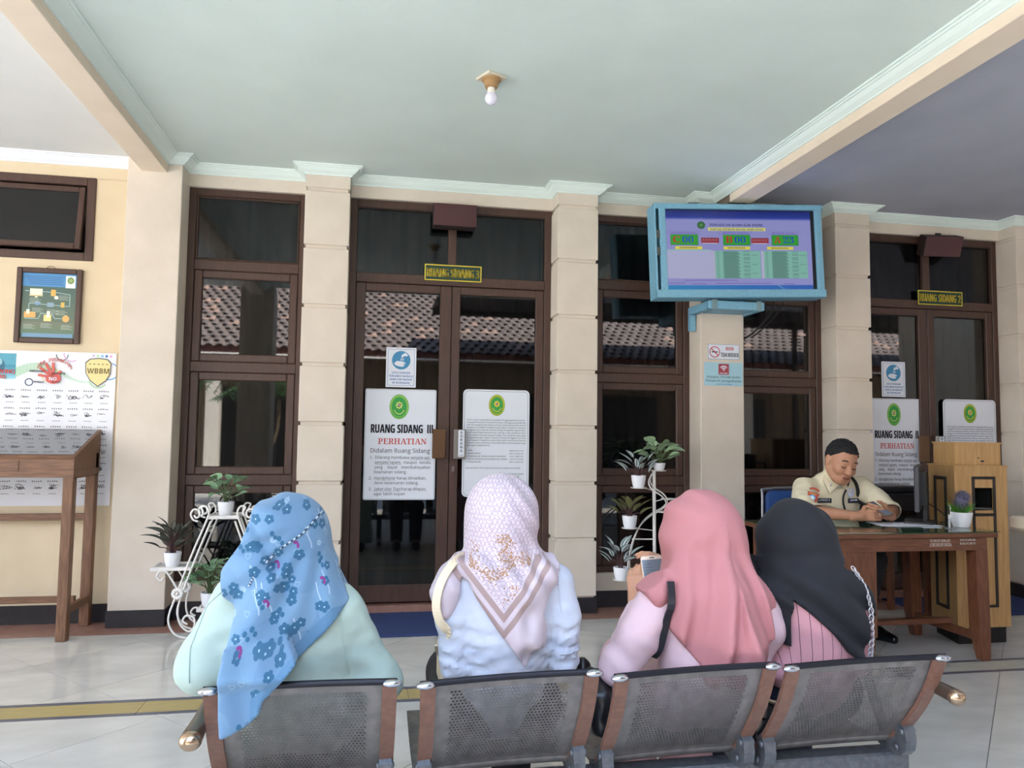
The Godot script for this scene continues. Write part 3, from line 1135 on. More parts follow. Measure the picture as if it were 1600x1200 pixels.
		var body := ["Perlu saya sampaikan kepada Penggugat/Pemohon,", "Tergugat/Termohon, Penasehat Hukum, Keluarga para pihak dan", "seluruh pengunjung sidang, tolong untuk berperilaku bersih", "dengan cara tidak menghubungi Hakim, Panitera, Panitera", "Pengganti, Juru Sita dan seluruh warga Pengadilan Agama Kab.", "Kediri untuk tidak menerima tip, uang tip, suap, pemberian atau", "janji dalam bentuk apapun juga. Dan apabila ada yang", "mengatasnamakan Hakim, Panitera, Panitera Pengganti, Juru Sita", "atau Pegawai Pengadilan Agama Kab. Kediri menerima/meminta", "bayaran, suap, pemberian atau janji dalam bentuk apapun juga"]
		var ls := []
		for k in body.size():
			ls.append([body[k], A.call(0.06), B.call(0.290 + 0.0238 * k), 0.0098, wid * 0.885, -1, "sans"])
		ls.append(["agar segera melaporkan ke :", A.call(0.06), B.call(0.528), 0.0098, wid * 0.36, -1, "sans"])
		var to := [["1. KPK", 0.10, "0855 8 575 575"], ["2. BAWAS MA RI", 0.22, "0811 212 661 267"], ["3. PENGADILAN TINGGI AGAMA SURABAYA", 0.60, "( 031 ) 5681797"], ["4. KETUA PENGADILAN AGAMA KAB. KEDIRI", 0.62, "+62 877 0378 463"], ["5. PENGADUAN", 0.22, "0851 170 363 107"]]
		for k in to.size():
			ls.append([to[k][0], A.call(0.05), B.call(0.577 + 0.0262 * k), 0.0098, wid * to[k][1], -1, "sans"])
			ls.append([":" + to[k][2], A.call(0.70), B.call(0.577 + 0.0262 * k), 0.0098, wid * 0.215, -1, "sans"])
		ls.append(["Atas perhatian dan kerjasamanya kami ucapkan terimakasih", A.call(0.05), B.call(0.738), 0.0098, wid * 0.82, -1, "sans"])
		ls.append(["KETUA PENGADILAN AGAMA", A.call(0.73), B.call(0.794), 0.0105, wid * 0.39, 0, "sans"])
		ls.append(["KABUPATEN KEDIRI", A.call(0.72), B.call(0.817), 0.0105, wid * 0.27, 0, "sans"])
		letters_on(o, "lettering", ls, z, M.ink, 0.0006, 6.0)
		g = G.new()
		g.prism(arc_band(A.call(0.50), B.call(0.845), 0.036, 0.036, 0.003, 0, 359, 32), z, z + 0.0006)
		g.prism(arc_band(A.call(0.50), B.call(0.845), 0.026, 0.026, 0.002, 0, 359, 32), z, z + 0.0006)
		part("stamp", g, mat(c8(96, 92, 150), 0.7), o)

func scribble(p: Pic, u: float, v: float, su: float, sv: float, r: float, c: Color, kind: int) -> void:
	var pts := []
	var n := 14 + kind % 5 * 5
	var a := rng.randf_range(0.0, 6.0)
	for i in n:
		var t := float(i) / (n - 1)
		pts.append(Vector2(u + su * (t - 0.5) + su * 0.25 * sin(a + t * (14.0 + kind)), v + sv * 0.5 * sin(a * 2.0 + t * (16.0 + 7.0 * (kind % 3))) * (1.0 - 0.5 * t)))
	p.line(pts, r, c)

func wall_things() -> void:
	# framed poster
	var o := thing("framed_poster", "brown-framed poster of a flow chart on a dark green ground, under the high window", "poster", Vector3(-2.110, 2.056, -5.40))
	var g := G.new()
	g.ring(-0.197, 0.197, -0.248, 0.248, 0.034, 0.002, 0.028, 0.005)
	part("frame", g, M.frame, o)
	g = G.new()
	g.tube(smooth_path([Vector3(-0.03, 0.246, 0.01), Vector3(-0.012, 0.262, 0.01), Vector3(0.012, 0.262, 0.01), Vector3(0.03, 0.246, 0.01)], 4), 0.002, 6)
	part("hanging_loop", g, M.brown, o)
	var p := Pic.new(326, 428, c8(66, 94, 84))
	p.grad(0, 1, 0.0, 0.75, c8(60, 96, 92), c8(96, 112, 92))
	p.grad(0, 1, 0.75, 0.93, c8(110, 118, 96), c8(92, 122, 96))
	p.rect(0.0, 1.0, 0.0, 0.21, c8(70, 138, 190))
	p.rect(0.79, 0.97, 0.03, 0.22, c8(226, 232, 226))
	p.disk(0.88, 0.10, 20, 22, c8(104, 134, 70))
	p.disk(0.88, 0.10, 12, 13, c8(150, 170, 110))
	for k in 5:
		p.rect(0.06 + 0.02 * k, 0.76 - 0.03 * (k % 2), 0.055 + k * 0.028, 0.065 + k * 0.028, c8(44, 94, 150))
	p.rect(0.04, 0.96, 0.925, 0.985, c8(112, 152, 182))
	var cy_ := c8(176, 214, 214)
	p.line([Vector2(0.06, 0.28), Vector2(0.62, 0.29), Vector2(0.88, 0.32), Vector2(0.88, 0.50), Vector2(0.20, 0.47), Vector2(0.14, 0.47), Vector2(0.14, 0.58), Vector2(0.08, 0.70), Vector2(0.32, 0.70), Vector2(0.36, 0.62), Vector2(0.56, 0.62), Vector2(0.62, 0.69), Vector2(0.74, 0.69)], 1.6, cy_)
	p.rect(0.15, 0.38, 0.245, 0.345, c8(240, 236, 206))
	p.rect(0.14, 0.39, 0.345, 0.36, c8(214, 196, 130))
	p.rect(0.24, 0.29, 0.36, 0.38, c8(230, 226, 196))
	p.rect(0.53, 0.62, 0.25, 0.35, c8(222, 174, 84))
	p.disk(0.63, 0.37, 13, 12, c8(236, 234, 220))
	p.disk(0.29, 0.465, 18, 13, c8(116, 150, 182))
	p.rect(0.47, 0.59, 0.45, 0.52, c8(134, 160, 178))
	p.rect(0.72, 0.79, 0.44, 0.52, c8(216, 178, 86))
	p.rect(0.06, 0.27, 0.60, 0.69, c8(226, 170, 96))
	p.rect(0.10, 0.16, 0.565, 0.635, c8(232, 228, 206))
	p.rect(0.42, 0.56, 0.64, 0.74, c8(234, 214, 140))
	p.rect(0.47, 0.53, 0.585, 0.68, c8(240, 238, 222))
	p.disk(0.82, 0.69, 21, 22, c8(230, 172, 100))
	for q in [[0.15, 0.39], [0.68, 0.34], [0.20, 0.54], [0.47, 0.56], [0.64, 0.57], [0.06, 0.79], [0.37, 0.77], [0.74, 0.79]]:
		for k in 4:
			p.rect(q[0], q[0] + 0.16 + 0.05 * ((k * 3) % 2), q[1] + k * 0.02, q[1] + k * 0.02 + 0.006, c8(196, 204, 190))
	g = G.new()
	g.prism(PackedVector2Array([Vector2(-0.165, -0.216), Vector2(0.165, -0.216), Vector2(0.165, 0.216), Vector2(-0.165, 0.216)]), 0.004, 0.014, Rect2(-0.165, -0.216, 0.33, 0.432))
	part("print", g, print_mat(p, 0.35), o)
	# signed banner
	var x0 := -3.0
	var x1 := -1.684
	var y0 := 0.752
	var y1 := 1.756
	var wd := x1 - x0
	var ht := y1 - y0
	p = Pic.new(1310, 1000, c8(226, 228, 234))
	var U := func(x): return (x - x0) / wd
	var V := func(y): return (y1 - y) / ht
	p.rect(U.call(-2.46), U.call(-2.285), V.call(1.735), V.call(1.57), c8(86, 158, 178))
	p.grad(U.call(-2.46), U.call(-2.285), V.call(1.66), V.call(1.57), c8(60, 136, 160), c8(150, 206, 220))
	p.disk(U.call(-2.385), V.call(1.655), 34, 44, c8(52, 106, 128))
	p.disk(U.call(-2.385), V.call(1.680), 17, 21, c8(150, 190, 198))
	# green swoosh and thin coloured arcs
	var up := []
	for k in 60:
		var t := k / 59.0
		var x := lerpf(-2.285, -1.83, t)
		var y := 1.645 + 0.045 * sin(t * 5.2) - 0.04 * t
		p.line([Vector2(U.call(x), V.call(y)), Vector2(U.call(x), V.call(y - 0.06 * pow(1.0 - t, 1.3) - 0.004))], 2.0, c8(118, 190, 116).lerp(c8(170, 216, 176), t))
	for q in [[-2.015, 1.735, 0.035, c8(70, 104, 104), 180.0, 360.0], [-1.955, 1.745, 0.05, c8(206, 158, 196), 180.0, 300.0], [-1.725, 1.635, 0.055, c8(84, 156, 204), 240.0, 430.0], [-1.79, 1.58, 0.055, c8(150, 206, 140), 200.0, 320.0], [-2.085, 1.605, 0.05, c8(228, 206, 150), 0.0, 360.0], [-2.205, 1.552, 0.022, c8(70, 84, 110), 0.0, 360.0]]:
		var pts := []
		for k in 28:
			var a := deg_to_rad(lerpf(q[4], q[5], k / 27.0))
			pts.append(Vector2(U.call(q[0] + cos(a) * q[2]), V.call(q[1] + sin(a) * q[2])))
		p.line(pts, 3.4, q[3])
	for k in 5:
		p.rect(U.call(-1.83 + k * 0.026), U.call(-1.83 + k * 0.026 + 0.016), V.call(1.742), V.call(1.725), [c8(200, 180, 214), c8(170, 214, 170), c8(120, 180, 220), c8(70, 120, 170), c8(206, 158, 196)][k])
	# rows of signatures
	var ink := c8(48, 48, 58)
	for row in 6:
		var ry := 1.462 - row * 0.118
		for k in 12:
			var cx := -1.75 - k * 0.094
			if cx < x0 + 0.05: break
			for q in 5:
				p.rect(U.call(cx - 0.03 + q * 0.013), U.call(cx - 0.03 + q * 0.013 + 0.008), V.call(ry + 0.040 + rng.randf_range(0, 0.004)), V.call(ry + 0.033), ink.lerp(c8(226, 228, 234), 0.35))
			scribble(p, U.call(cx + rng.randf_range(-0.012, 0.012)), V.call(ry + rng.randf_range(-0.008, 0.008)), 0.014 + rng.randf() * 0.03, 0.012 + rng.randf() * 0.03, 0.7 + rng.randf() * 0.5, ink, row * 5 + k)
			if (row + k) % 2 == 0:
				scribble(p, U.call(cx + rng.randf_range(-0.015, 0.015)), V.call(ry - 0.006), 0.012 + rng.randf() * 0.02, 0.01 + rng.randf() * 0.014, 1.0 + rng.randf(), ink, row * 3 + k + 2)
			for q in 4:
				p.rect(U.call(cx - 0.02 + q * 0.012), U.call(cx - 0.02 + q * 0.012 + 0.009), V.call(ry - 0.040), V.call(ry - 0.045), ink.lerp(c8(226, 228, 234), 0.25))
	o = thing("signed_banner", "white pledge banner covered in signatures, pinned up behind the old writing desk", "banner")
	g = G.new()
	g.sheet(func(u, v): return Vector3(lerpf(x0, x1, u), lerpf(y0, y1, v), -5.392 + 0.003 * sin(u * 19.0 + v * 4.0) + 0.002 * sin(v * 15.0)), 60, 40, 0.001)
	part("cloth", g, print_mat(p, 0.6), o)
	var zb := -5.386
	# raised print: shield, hand and words
	g = G.new()
	var sh := PackedVector2Array([Vector2(-1.872, 1.690), Vector2(-1.845, 1.716), Vector2(-1.79, 1.722), Vector2(-1.735, 1.716), Vector2(-1.712, 1.690), Vector2(-1.714, 1.62), Vector2(-1.74, 1.57), Vector2(-1.79, 1.53), Vector2(-1.84, 1.57), Vector2(-1.868, 1.62)])
	g.prism(sh, zb, zb + 0.0006)
	part("shield_edge", g, mat(c8(84, 90, 92), 0.6), o)
	g = G.new()
	var sh2 := PackedVector2Array()
	for q in sh: sh2.append(Vector2(-1.79, 1.63) + (q - Vector2(-1.79, 1.63)) * 0.93)
	g.prism(sh2, zb, zb + 0.0012)
	part("shield", g, mat(c8(228, 212, 150), 0.6), o)
	letters_on(o, "shield_lettering", [["WBBM", -1.79, 1.618, 0.034, 0.135, 0, "sans_bold"], ["+ + + + +", -1.79, 1.672, 0.016, 0.12, 0, "sans_bold"]], zb + 0.0012, mat(c8(110, 96, 48), 0.6))
	g = G.new()
	g.prism(oval(-2.060, 1.580, 0.046, 0.036, 20), zb, zb + 0.0006)
	for q in [[-0.082, 0.068, 0.010], [-0.05, 0.098, 0.010], [-0.005, 0.104, 0.010], [-0.092, 0.02, 0.009], [0.045, 0.05, 0.009]]:
		g.beam(Vector3(-2.060, 1.585, zb), Vector3(-2.060 + q[0], 1.580 + q[1], zb), q[2] * 1.7, 0.0012, 0.0, Vector3.BACK)
	part("red_hand", g, mat(c8(206, 96, 88), 0.6), o)
	letters_on(o, "no_lettering", [["NO", -2.062, 1.566, 0.022, 0.045, 0, "sans_bold"]], zb + 0.0009, M.sign_white)
	var arcw := []
	var word := "ZONA INTEGRITAS"
	for k in word.length():
		var a := deg_to_rad(152.0 - 124.0 * k / (word.length() - 1))
		arcw.append([word[k], -2.055 + cos(a) * 0.112, 1.600 + sin(a) * 0.092, 0.021, 0.0, 0, "sans_bold"])
	letters_on(o, "arched_lettering", arcw, zb, mat(c8(204, 116, 108), 0.6))
	letters_on(o, "lettering", [["GRATIFIKASI", -2.155, 1.618, 0.013, 0.095, 0, "sans_bold"], ["KORUPSI", -2.03, 1.606, 0.013, 0.078, 0, "sans_bold"], ["PUNGLI", -2.145, 1.548, 0.012, 0.06, 0, "sans_bold"], ["SUAP", -2.045, 1.550, 0.012, 0.05, 0, "sans_bold"]], zb, M.ink)
	letters_on(o, "red_lettering", [["(WBK)", -2.345, 1.605, 0.026, 0.11, 0, "sans_bold"], ["(WBBM)", -2.40, 1.572, 0.024, 0.12, 0, "sans_bold"], ["ANTI", -2.43, 1.715, 0.024, 0.09, 0, "sans_bold"]], zb, M.red_ink)
	# small notices on the plain pillar
	o = board("no_smoking_sign", "small white no-smoking sign with red circle, on the plain pillar", "sign", rrect(2.436, 2.690, 1.829, 1.945, 0.002), -5.2295, -5.225, M.sign_white)
	outline(o, "border", 2.438, 2.688, 1.831, 1.943, 0.002, -5.225, M.ink)
	g = G.new()
	g.prism(arc_band(2.492, 1.885, 0.042, 0.042, 0.006, 0, 360, 36), -5.225, -5.2244)
	g.beam(Vector3(2.464, 1.913, -5.2247), Vector3(2.520, 1.857, -5.2247), 0.007, 0.0008, 0.0, Vector3.BACK)
	part("red_circle", g, mat(c8(190, 48, 56), 0.6), o)
	g = G.new()
	g.bx(2.468, 2.516, 1.881, 1.889, -5.225, -5.2247)
	part("cigarette", g, M.ink, o)
	letters_on(o, "red_lettering", [["MOHON", 2.612, 1.899, 0.026, 0.062, 0, "sans_bold"]], -5.225, mat(c8(190, 60, 64), 0.6))
	letters_on(o, "black_lettering", [["TIDAK MEROKOK", 2.612, 1.850, 0.030, 0.142, 0, "sans_bold"]], -5.225, M.ink)
	o = board("wifi_sign", "light blue wi-fi notice below the no-smoking sign on the pillar", "sign", rrect(2.410, 2.716, 1.633, 1.808, 0.008), -5.2295, -5.226, mat(c8(168, 208, 220), 0.45))
	g = G.new()
	g.prism(rrect(2.522, 2.605, 1.716, 1.798, 0.008), -5.226, -5.2254)
	part("red_square", g, mat(c8(170, 74, 84), 0.6), o)
	g = G.new()
	g.prism(oval(2.5635, 1.751, 0.006, 0.006, 14), -5.2254, -5.2248)
	for r in [0.022, 0.036]:
		g.prism(arc_band(2.5635, 1.748, r, r, 0.008, 40, 140, 12), -5.2254, -5.2248)
	part("wifi_mark", g, M.sign_white, o)
	letters_on(o, "white_lettering", [["FREE WIFI", 2.5635, 1.722, 0.009, 0.062, 0, "sans_bold"]], -5.2254, M.sign_white)
	letters_on(o, "lettering", [["Hotspot: PA.Kab.Kediri", 2.563, 1.690, 0.018, 0.265, 0, "sans"], ["Password: pengadilanku", 2.563, 1.662, 0.018, 0.285, 0, "sans"]], -5.226, mat(c8(80, 100, 112), 0.6))
	letters_on(o, "small_lettering", [["perangkat hanya di pengadilan", 2.565, 1.642, 0.007, 0.125, 0, "sans"]], -5.226, M.blue_ink)

func television() -> void:
	var tv := thing("television", "wall television in a pale blue metal case showing queue numbers on green panels", "television", Vector3(1.935, 2.219, -4.95), -3.0)
	tv.rotation_degrees.z = 2.3
	var bl := mottled(c8(112, 164, 190), c8(134, 186, 208), 0.03, Vector3.ONE * 3.0, 0.5, 17)
	var W := 1.265
	var H := 0.674
	var g := G.new()
	g.bx(0, W, 0, 0.058, -0.03, 0.0, 0.004)
	g.bx(0, W, H - 0.038, H, -0.03, 0.0, 0.004)
	g.bx(0.036, 0.082, 0.05, H - 0.03, -0.03, 0.001, 0.004)
	g.bx(W - 0.058, W - 0.012, 0.05, H - 0.03, -0.03, 0.001, 0.004)
	part("front_frame", g, bl, tv)
	g = G.new()
	g.bx(0.0, 0.012, 0, H, -0.16, -0.002, 0.002)
	g.bx(W - 0.012, W, 0, H, -0.16, -0.03, 0.002)
	g.bx(0.012, W - 0.012, 0, 0.012, -0.16, -0.03, 0.0)
	g.bx(0.012, W - 0.012, H - 0.012, H, -0.16, -0.03, 0.0)
	g.bx(0.012, W - 0.012, 0.012, H - 0.012, -0.16, -0.15, 0.0)
	part("case", g, bl, tv)
	for q in [[0.06, 0.45], [0.06, 0.33]]:
		g = G.new()
		g.bx(0.013, 0.034, q[1] - 0.03, q[1] + 0.03, -0.006, 0.003, 0.002)
		part("hinge", g, mat(c8(90, 92, 88), 0.5, 0.5), tv)
	for q in [0.26, 0.98]:
		g = G.new()
		g.bx(q, q + 0.08, H, H + 0.012, -0.06, -0.02, 0.002)
		part("lug", g, mat(c8(70, 66, 62), 0.6), tv)
	g = G.new()
	g.bx(W - 0.004, W + 0.022, H - 0.27, H - 0.01, -0.10, -0.05, 0.008)
	part("side_box", g, M.white_plastic, tv)
	g = G.new()
	g.bx(0.08, W - 0.055, 0.055, H - 0.035, -0.05, -0.028, 0.0)
	part("bezel", g, M.black, tv)
	# the lit screen
	var sx0 := 0.083
	var sx1 := W - 0.085
	var sy0 := 0.061
	var sy1 := H - 0.044
	var p := Pic.new(900, 520, c8(150, 152, 212))
	p.grad(0, 1, 0.0, 0.09, c8(28, 40, 120), c8(44, 66, 160))
	p.grad(0, 1, 0.09, 0.12, c8(60, 76, 170), c8(150, 152, 212))
	p.disk(0.245, 0.185, 25, 25, c8(50, 110, 66))
	p.disk(0.245, 0.185, 11, 9, c8(96, 150, 84))
	p.rect(0.29, 0.685, 0.215, 0.258, c8(226, 224, 128))
	for q in [[0.01, 0.235], [0.365, 0.585], [0.70, 0.915]]:
		p.rect(q[0], q[1], 0.262, 0.296, c8(120, 112, 190))
		p.rect(q[0] + 0.003, q[1] - 0.003, 0.267, 0.291, c8(156, 156, 216))
	for q in [0.035, 0.39, 0.725]:
		p.rect(q, q + 0.187, 0.305, 0.440, c8(26, 130, 90))
		p.rect(q + 0.003, q + 0.184, 0.310, 0.432, c8(52, 164, 52))
	for q in [0.242, 0.583]:
		p.grad(q, q + 0.122, 0.345, 0.412, c8(140, 44, 58), c8(166, 70, 84))
		p.rect(q + 0.01, q + 0.11, 0.412, 0.420, c8(220, 210, 226))
		for k in 9:
			p.rect(q + 0.012 + k * 0.011, q + 0.019 + k * 0.011, 0.362 + 0.01 * (k % 2), 0.378, c8(206, 150, 160))
	for q in [0.065, 0.392, 0.69]:
		p.rect(q, q + 0.183, 0.455, 0.495, c8(232, 224, 84))
		for k in 11:
			p.rect(q + 0.03 + k * 0.011, q + 0.037 + k * 0.011, 0.465, 0.483, c8(110, 104, 70))
	p.rect(0.0, 0.31, 0.50, 0.86, c8(182, 184, 220))
	p.rect(0.0, 0.30, 0.497, 0.512, c8(150, 200, 196))
	for q in [[0.33, 0.642], [0.665, 0.968]]:
		p.rect(q[0] - 0.018, q[0], 0.51, 0.86, c8(196, 190, 222))
		p.rect(q[0], q[1], 0.51, 0.86, c8(136, 196, 180))
		p.rect(q[0] + 0.055, q[0] + 0.165, 0.515, 0.86, c8(110, 164, 148))
		for k in 24:
			var v := 0.515 + k * 0.0144
			p.rect(q[0] - 0.018, q[1], v, v + 0.002, c8(112, 160, 156))
			p.rect(q[0] + 0.06, q[0] + 0.15 + 0.012 * ((k * 7) % 3), v + 0.004, v + 0.010, c8(78, 120, 112))
			p.rect(q[0] + 0.012, q[0] + 0.03, v + 0.004, v + 0.010, c8(110, 156, 150))
			if (k * 5) % 7 < 5: p.rect(q[0] + 0.195, q[0] + 0.24, v + 0.004, v + 0.010, c8(86, 130, 124))
			if (k * 3) % 8 == 1: p.rect(q[0] + 0.25, q[0] + 0.295, v + 0.004, v + 0.010, c8(92, 136, 132))
	for q in [[0.12, 0.48, 0.880], [0.0, 0.13, 0.915], [0.17, 0.27, 0.922], [0.33, 0.72, 0.918], [0.80, 0.88, 0.925]]:
		var n := int((q[1] - q[0]) / 0.009)
		for k in n:
			p.rect(q[0] + k * 0.009, q[0] + k * 0.009 + 0.006, q[2], q[2] + 0.010, c8(104, 76, 176))
	p.grad(0.0, 1.0, 0.945, 1.0, c8(40, 140, 200), c8(40, 96, 190), true)
	p.line([Vector2(0.755, 0.945), Vector2(0.80, 1.0)], 2.0, c8(150, 200, 236))
	var sm := mat(Color.BLACK, 0.25)
	sm.emission_enabled = true
	sm.emission_texture = p.tex()
	sm.emission = Color.BLACK
	sm.emission_energy_multiplier = 0.17
	g = G.new()
	g.quad(Vector3(sx0, sy0, -0.0272), Vector3(sx1, sy0, -0.0272), Vector3(sx1, sy1, -0.0272), Vector3(sx0, sy1, -0.0272), Vector3(0, 0, 1))
	var scr := part("screen", g, sm, tv)
	var lm := func(c: Color) -> StandardMaterial3D:
		var m := mat(Color.BLACK, 0.4)
		m.emission_enabled = true
		m.emission = c
		m.emission_energy_multiplier = 0.17
		return m
	var X := func(u): return lerpf(sx0, sx1, u)
	var Y := func(v): return lerpf(sy1, sy0, v)
	var a := []
	var b := []
	for q in [["C", "00", 0.035], ["B", "00", 0.39], ["A", "23", 0.725]]:
		a.append([q[0], X.call(q[2] + 0.04), Y.call(0.408), 0.046, 0.052, 0, "serif_bold"])
		b.append([q[1], X.call(q[2] + 0.116), Y.call(0.408), 0.046, 0.082, 0, "serif_bold"])
	letters_on(scr, "screen_letters", a, -0.0271, lm.call(c8(190, 40, 40)))
	letters_on(scr, "screen_numbers", b, -0.0271, lm.call(c8(24, 70, 190)))
	letters_on(scr, "screen_title", [["PENGADILAN AGAMA KAB. KEDIRI", X.call(0.485), Y.call(0.195), 0.017, 0.40, 0, "serif_bold"], ["DAFTAR ANTRIAN SIDANG HARI SENIN", X.call(0.487), Y.call(0.249), 0.013, 0.40, 0, "serif_bold"]], -0.0271, lm.call(c8(40, 50, 110)))
	letters_on(scr, "screen_captions", [["ANTRIAN SIDANG", X.call(0.122), Y.call(0.288), 0.009, 0.2, 0, "sans"], ["ANTRIAN SIDANG", X.call(0.475), Y.call(0.288), 0.009, 0.2, 0, "sans"], ["ANTRIAN SIDANG", X.call(0.808), Y.call(0.288), 0.009, 0.19, 0, "sans"]], -0.0271, lm.call(c8(80, 60, 170)))
	var al := AreaLight3D.new()
	al.name = "screen_glow"
	al.area_size = Vector2(1.05, 0.55)
	al.light_color = Color(0.6, 0.62, 0.9)
	al.light_energy = 0.03
	al.shadow_enabled = true
	al.position = Vector3(W * 0.5, H * 0.5, 0.02)
	al.rotation_degrees.y = 180.0
	tv.add_child(al)
	# bracket clasping the pillar
	var k := G.new()
	for x in [2.352, 2.738]:
		k.bx(x - 0.022, x + 0.022, 2.165, 2.225, -5.34, -4.985, 0.004)
		k.bx(x - 0.022, x + 0.022, 2.045, 2.18, -5.34, -5.29, 0.004)
	k.bx(2.33, 2.76, 2.165, 2.225, -5.02, -4.975, 0.004)
	k.bx(2.40, 2.70, 2.17, 2.19, -5.228, -5.0, 0.003)
	var br := thing("tv_bracket", "pale blue steel bracket clasping the plain pillar under the television", "bracket")
	part("channel", k, bl, br)
	for x in [2.374, 2.716]:
		g = G.new()
		g.bx(x - 0.02, x + 0.02, 2.16, 2.232, -4.976, -4.970, 0.002)
		part("weld_plate", g, mat(c8(120, 146, 150), 0.6), br)
	var cb := thing("power_cable", "two thin dark cables hanging from the television to the window", "cable")
	g = G.new()
	g.tube(smooth_path([Vector3(2.86, 2.245, -5.02), Vector3(2.87, 2.19, -5.06), Vector3(2.86, 2.10, -5.2), Vector3(2.80, 2.02, -5.30), Vector3(2.73, 1.99, -5.36)], 6), 0.007, 8)
	part("cable", g, M.black, cb)
	g = G.new()
	g.tube(smooth_path([Vector3(2.95, 2.247, -5.05), Vector3(2.95, 2.17, -5.15), Vector3(2.91, 2.08, -5.28), Vector3(2.88, 2.03, -5.38)], 6), 0.005, 8)
	part("cable", g, M.black, cb)

func ceiling_lamp() -> void:
	var l := thing("ceiling_lamp", "bare white bulb in a stained ceiling holder, unlit, in the middle bay", "lamp", Vector3(0.552, 3.07, -3.693), 28.0)
	var g := G.new()
	g.box(Vector3(0, -0.007, 0), Vector3(0.115, 0.014, 0.115), 0.004)
	part("mount", g, mat(c8(210, 200, 180), 0.6), l)
	g = G.new()
	g.lathe([Vector2(0.052, -0.014), Vector2(0.05, -0.02), Vector2(0.036, -0.028), Vector2(0.034, -0.05), Vector2(0.029, -0.055), Vector2(0.029, -0.06), Vector2(0.0, -0.06)], 28)
	part("holder", g, mat(c8(168, 132, 88), 0.6), l)
	g = G.new()
	g.lathe([Vector2(0.0, -0.055), Vector2(0.019, -0.056), Vector2(0.0195, -0.078), Vector2(0.022, -0.09), Vector2(0.0, -0.09)], 24)
	part("bulb_neck", g, mat(c8(232, 226, 216), 0.5), l)
	g = G.new()
	g.lathe([Vector2(0.021, -0.088), Vector2(0.029, -0.098), Vector2(0.032, -0.112), Vector2(0.030, -0.126), Vector2(0.022, -0.138), Vector2(0.010, -0.145), Vector2(0.0001, -0.146)], 28, Vector3.ZERO, true)
	part("bulb", g, mat(c8(226, 222, 236), 0.12), l)

func writing_desk() -> void:
	var d := thing("writing_desk", "old brown wooden standing desk with a glossy slanted top, in front of the signed banner", "desk", Vector3(-2.28, 0, -5.13))
	# local frame: x from -0.54 to 0.54, z from -0.20 (wall) to 0.20
	var hx := 0.535
	var g := G.new()
	for x in [-hx + 0.03, hx - 0.03]:
		for z in [0.172, -0.19]:
			g = G.new()
			var t := 0.985 if z > 0.0 else 1.10
			g.beam(Vector3(x, 0, z), Vector3(x, t, z), 0.058, 0.058, 0.004, Vector3.BACK)
			part("leg", g, M.wood_old, d)
	for x in [-hx + 0.012, hx - 0.012]:
		g = G.new()
		var keep := Transform3D(Basis(Vector3(0, 0, 1), Vector3(0, 1, 0), Vector3(-1, 0, 0)), Vector3(x, 0, 0))
		g.xf = keep
		g.prism(PackedVector2Array([Vector2(-0.215, 0.955), Vector2(0.20, 0.955), Vector2(0.20, 1.072), Vector2(-0.215, 1.222)]), -0.011, 0.011)
		part("side_panel", g, M.wood_old, d)
		g = G.new()
		g.bx(x - 0.02, x + 0.014, 0.965, 1.005, -0.2, 0.19, 0.003)
		part("side_rail", g, M.wood_old, d)
		g = G.new()
		g.bx(x - 0.025, x + 0.006, 0.150, 0.196, -0.17, 0.15, 0.003)
		part("foot_rail", g, M.wood_old, d)
	g = G.new()
	g.bx(-hx, hx, 0.962, 1.075, 0.186, 0.203, 0.002)
	part("apron", g, M.wood_old_x, d)
	g = G.new()
	g.bx(-0.40, 0.235, 1.0, 1.062, 0.197, 0.2075, 0.002)
	part("drawer", g, M.wood_old_x, d)
	g = G.new()
	g.bx(-hx, hx, 0.965, 1.21, -0.225, -0.205, 0.0)
	part("back_panel", g, M.wood_old_x, d)
	g = G.new()
	g.bx(-hx, hx, 0.668, 0.711, -0.20, -0.17, 0.003)
	part("back_rail", g, M.wood_old_x, d)
	g = G.new()
	g.bx(-hx + 0.03, hx - 0.03, 0.19, 0.226, -0.02, 0.02, 0.003)
	part("stretcher", g, M.wood_old_x, d)
	# slanted lid
	g = G.new()
	g.xf = Transform3D(Basis(Vector3.RIGHT, atan2(0.150, 0.40)), Vector3(0, 1.160, -0.005))
	g.bx(-hx - 0.006, hx + 0.006, -0.012, 0.010, -0.228, 0.228, 0.003)
	part("lid", g, M.wood_old_x, d)
	g = G.new()
	g.xf = Transform3D(Basis(Vector3.RIGHT, atan2(0.150, 0.40)), Vector3(0, 1.160, -0.005))
	g.bx(-hx + 0.012, hx - 0.012, 0.010, 0.0125, -0.215, 0.205)
	var gl := mat(c8(34, 34, 38), 0.05, 0.0, 1.0)
	gl.clearcoat_enabled = true
	gl.clearcoat_roughness = 0.04
	part("glass_sheet", g, gl, d)

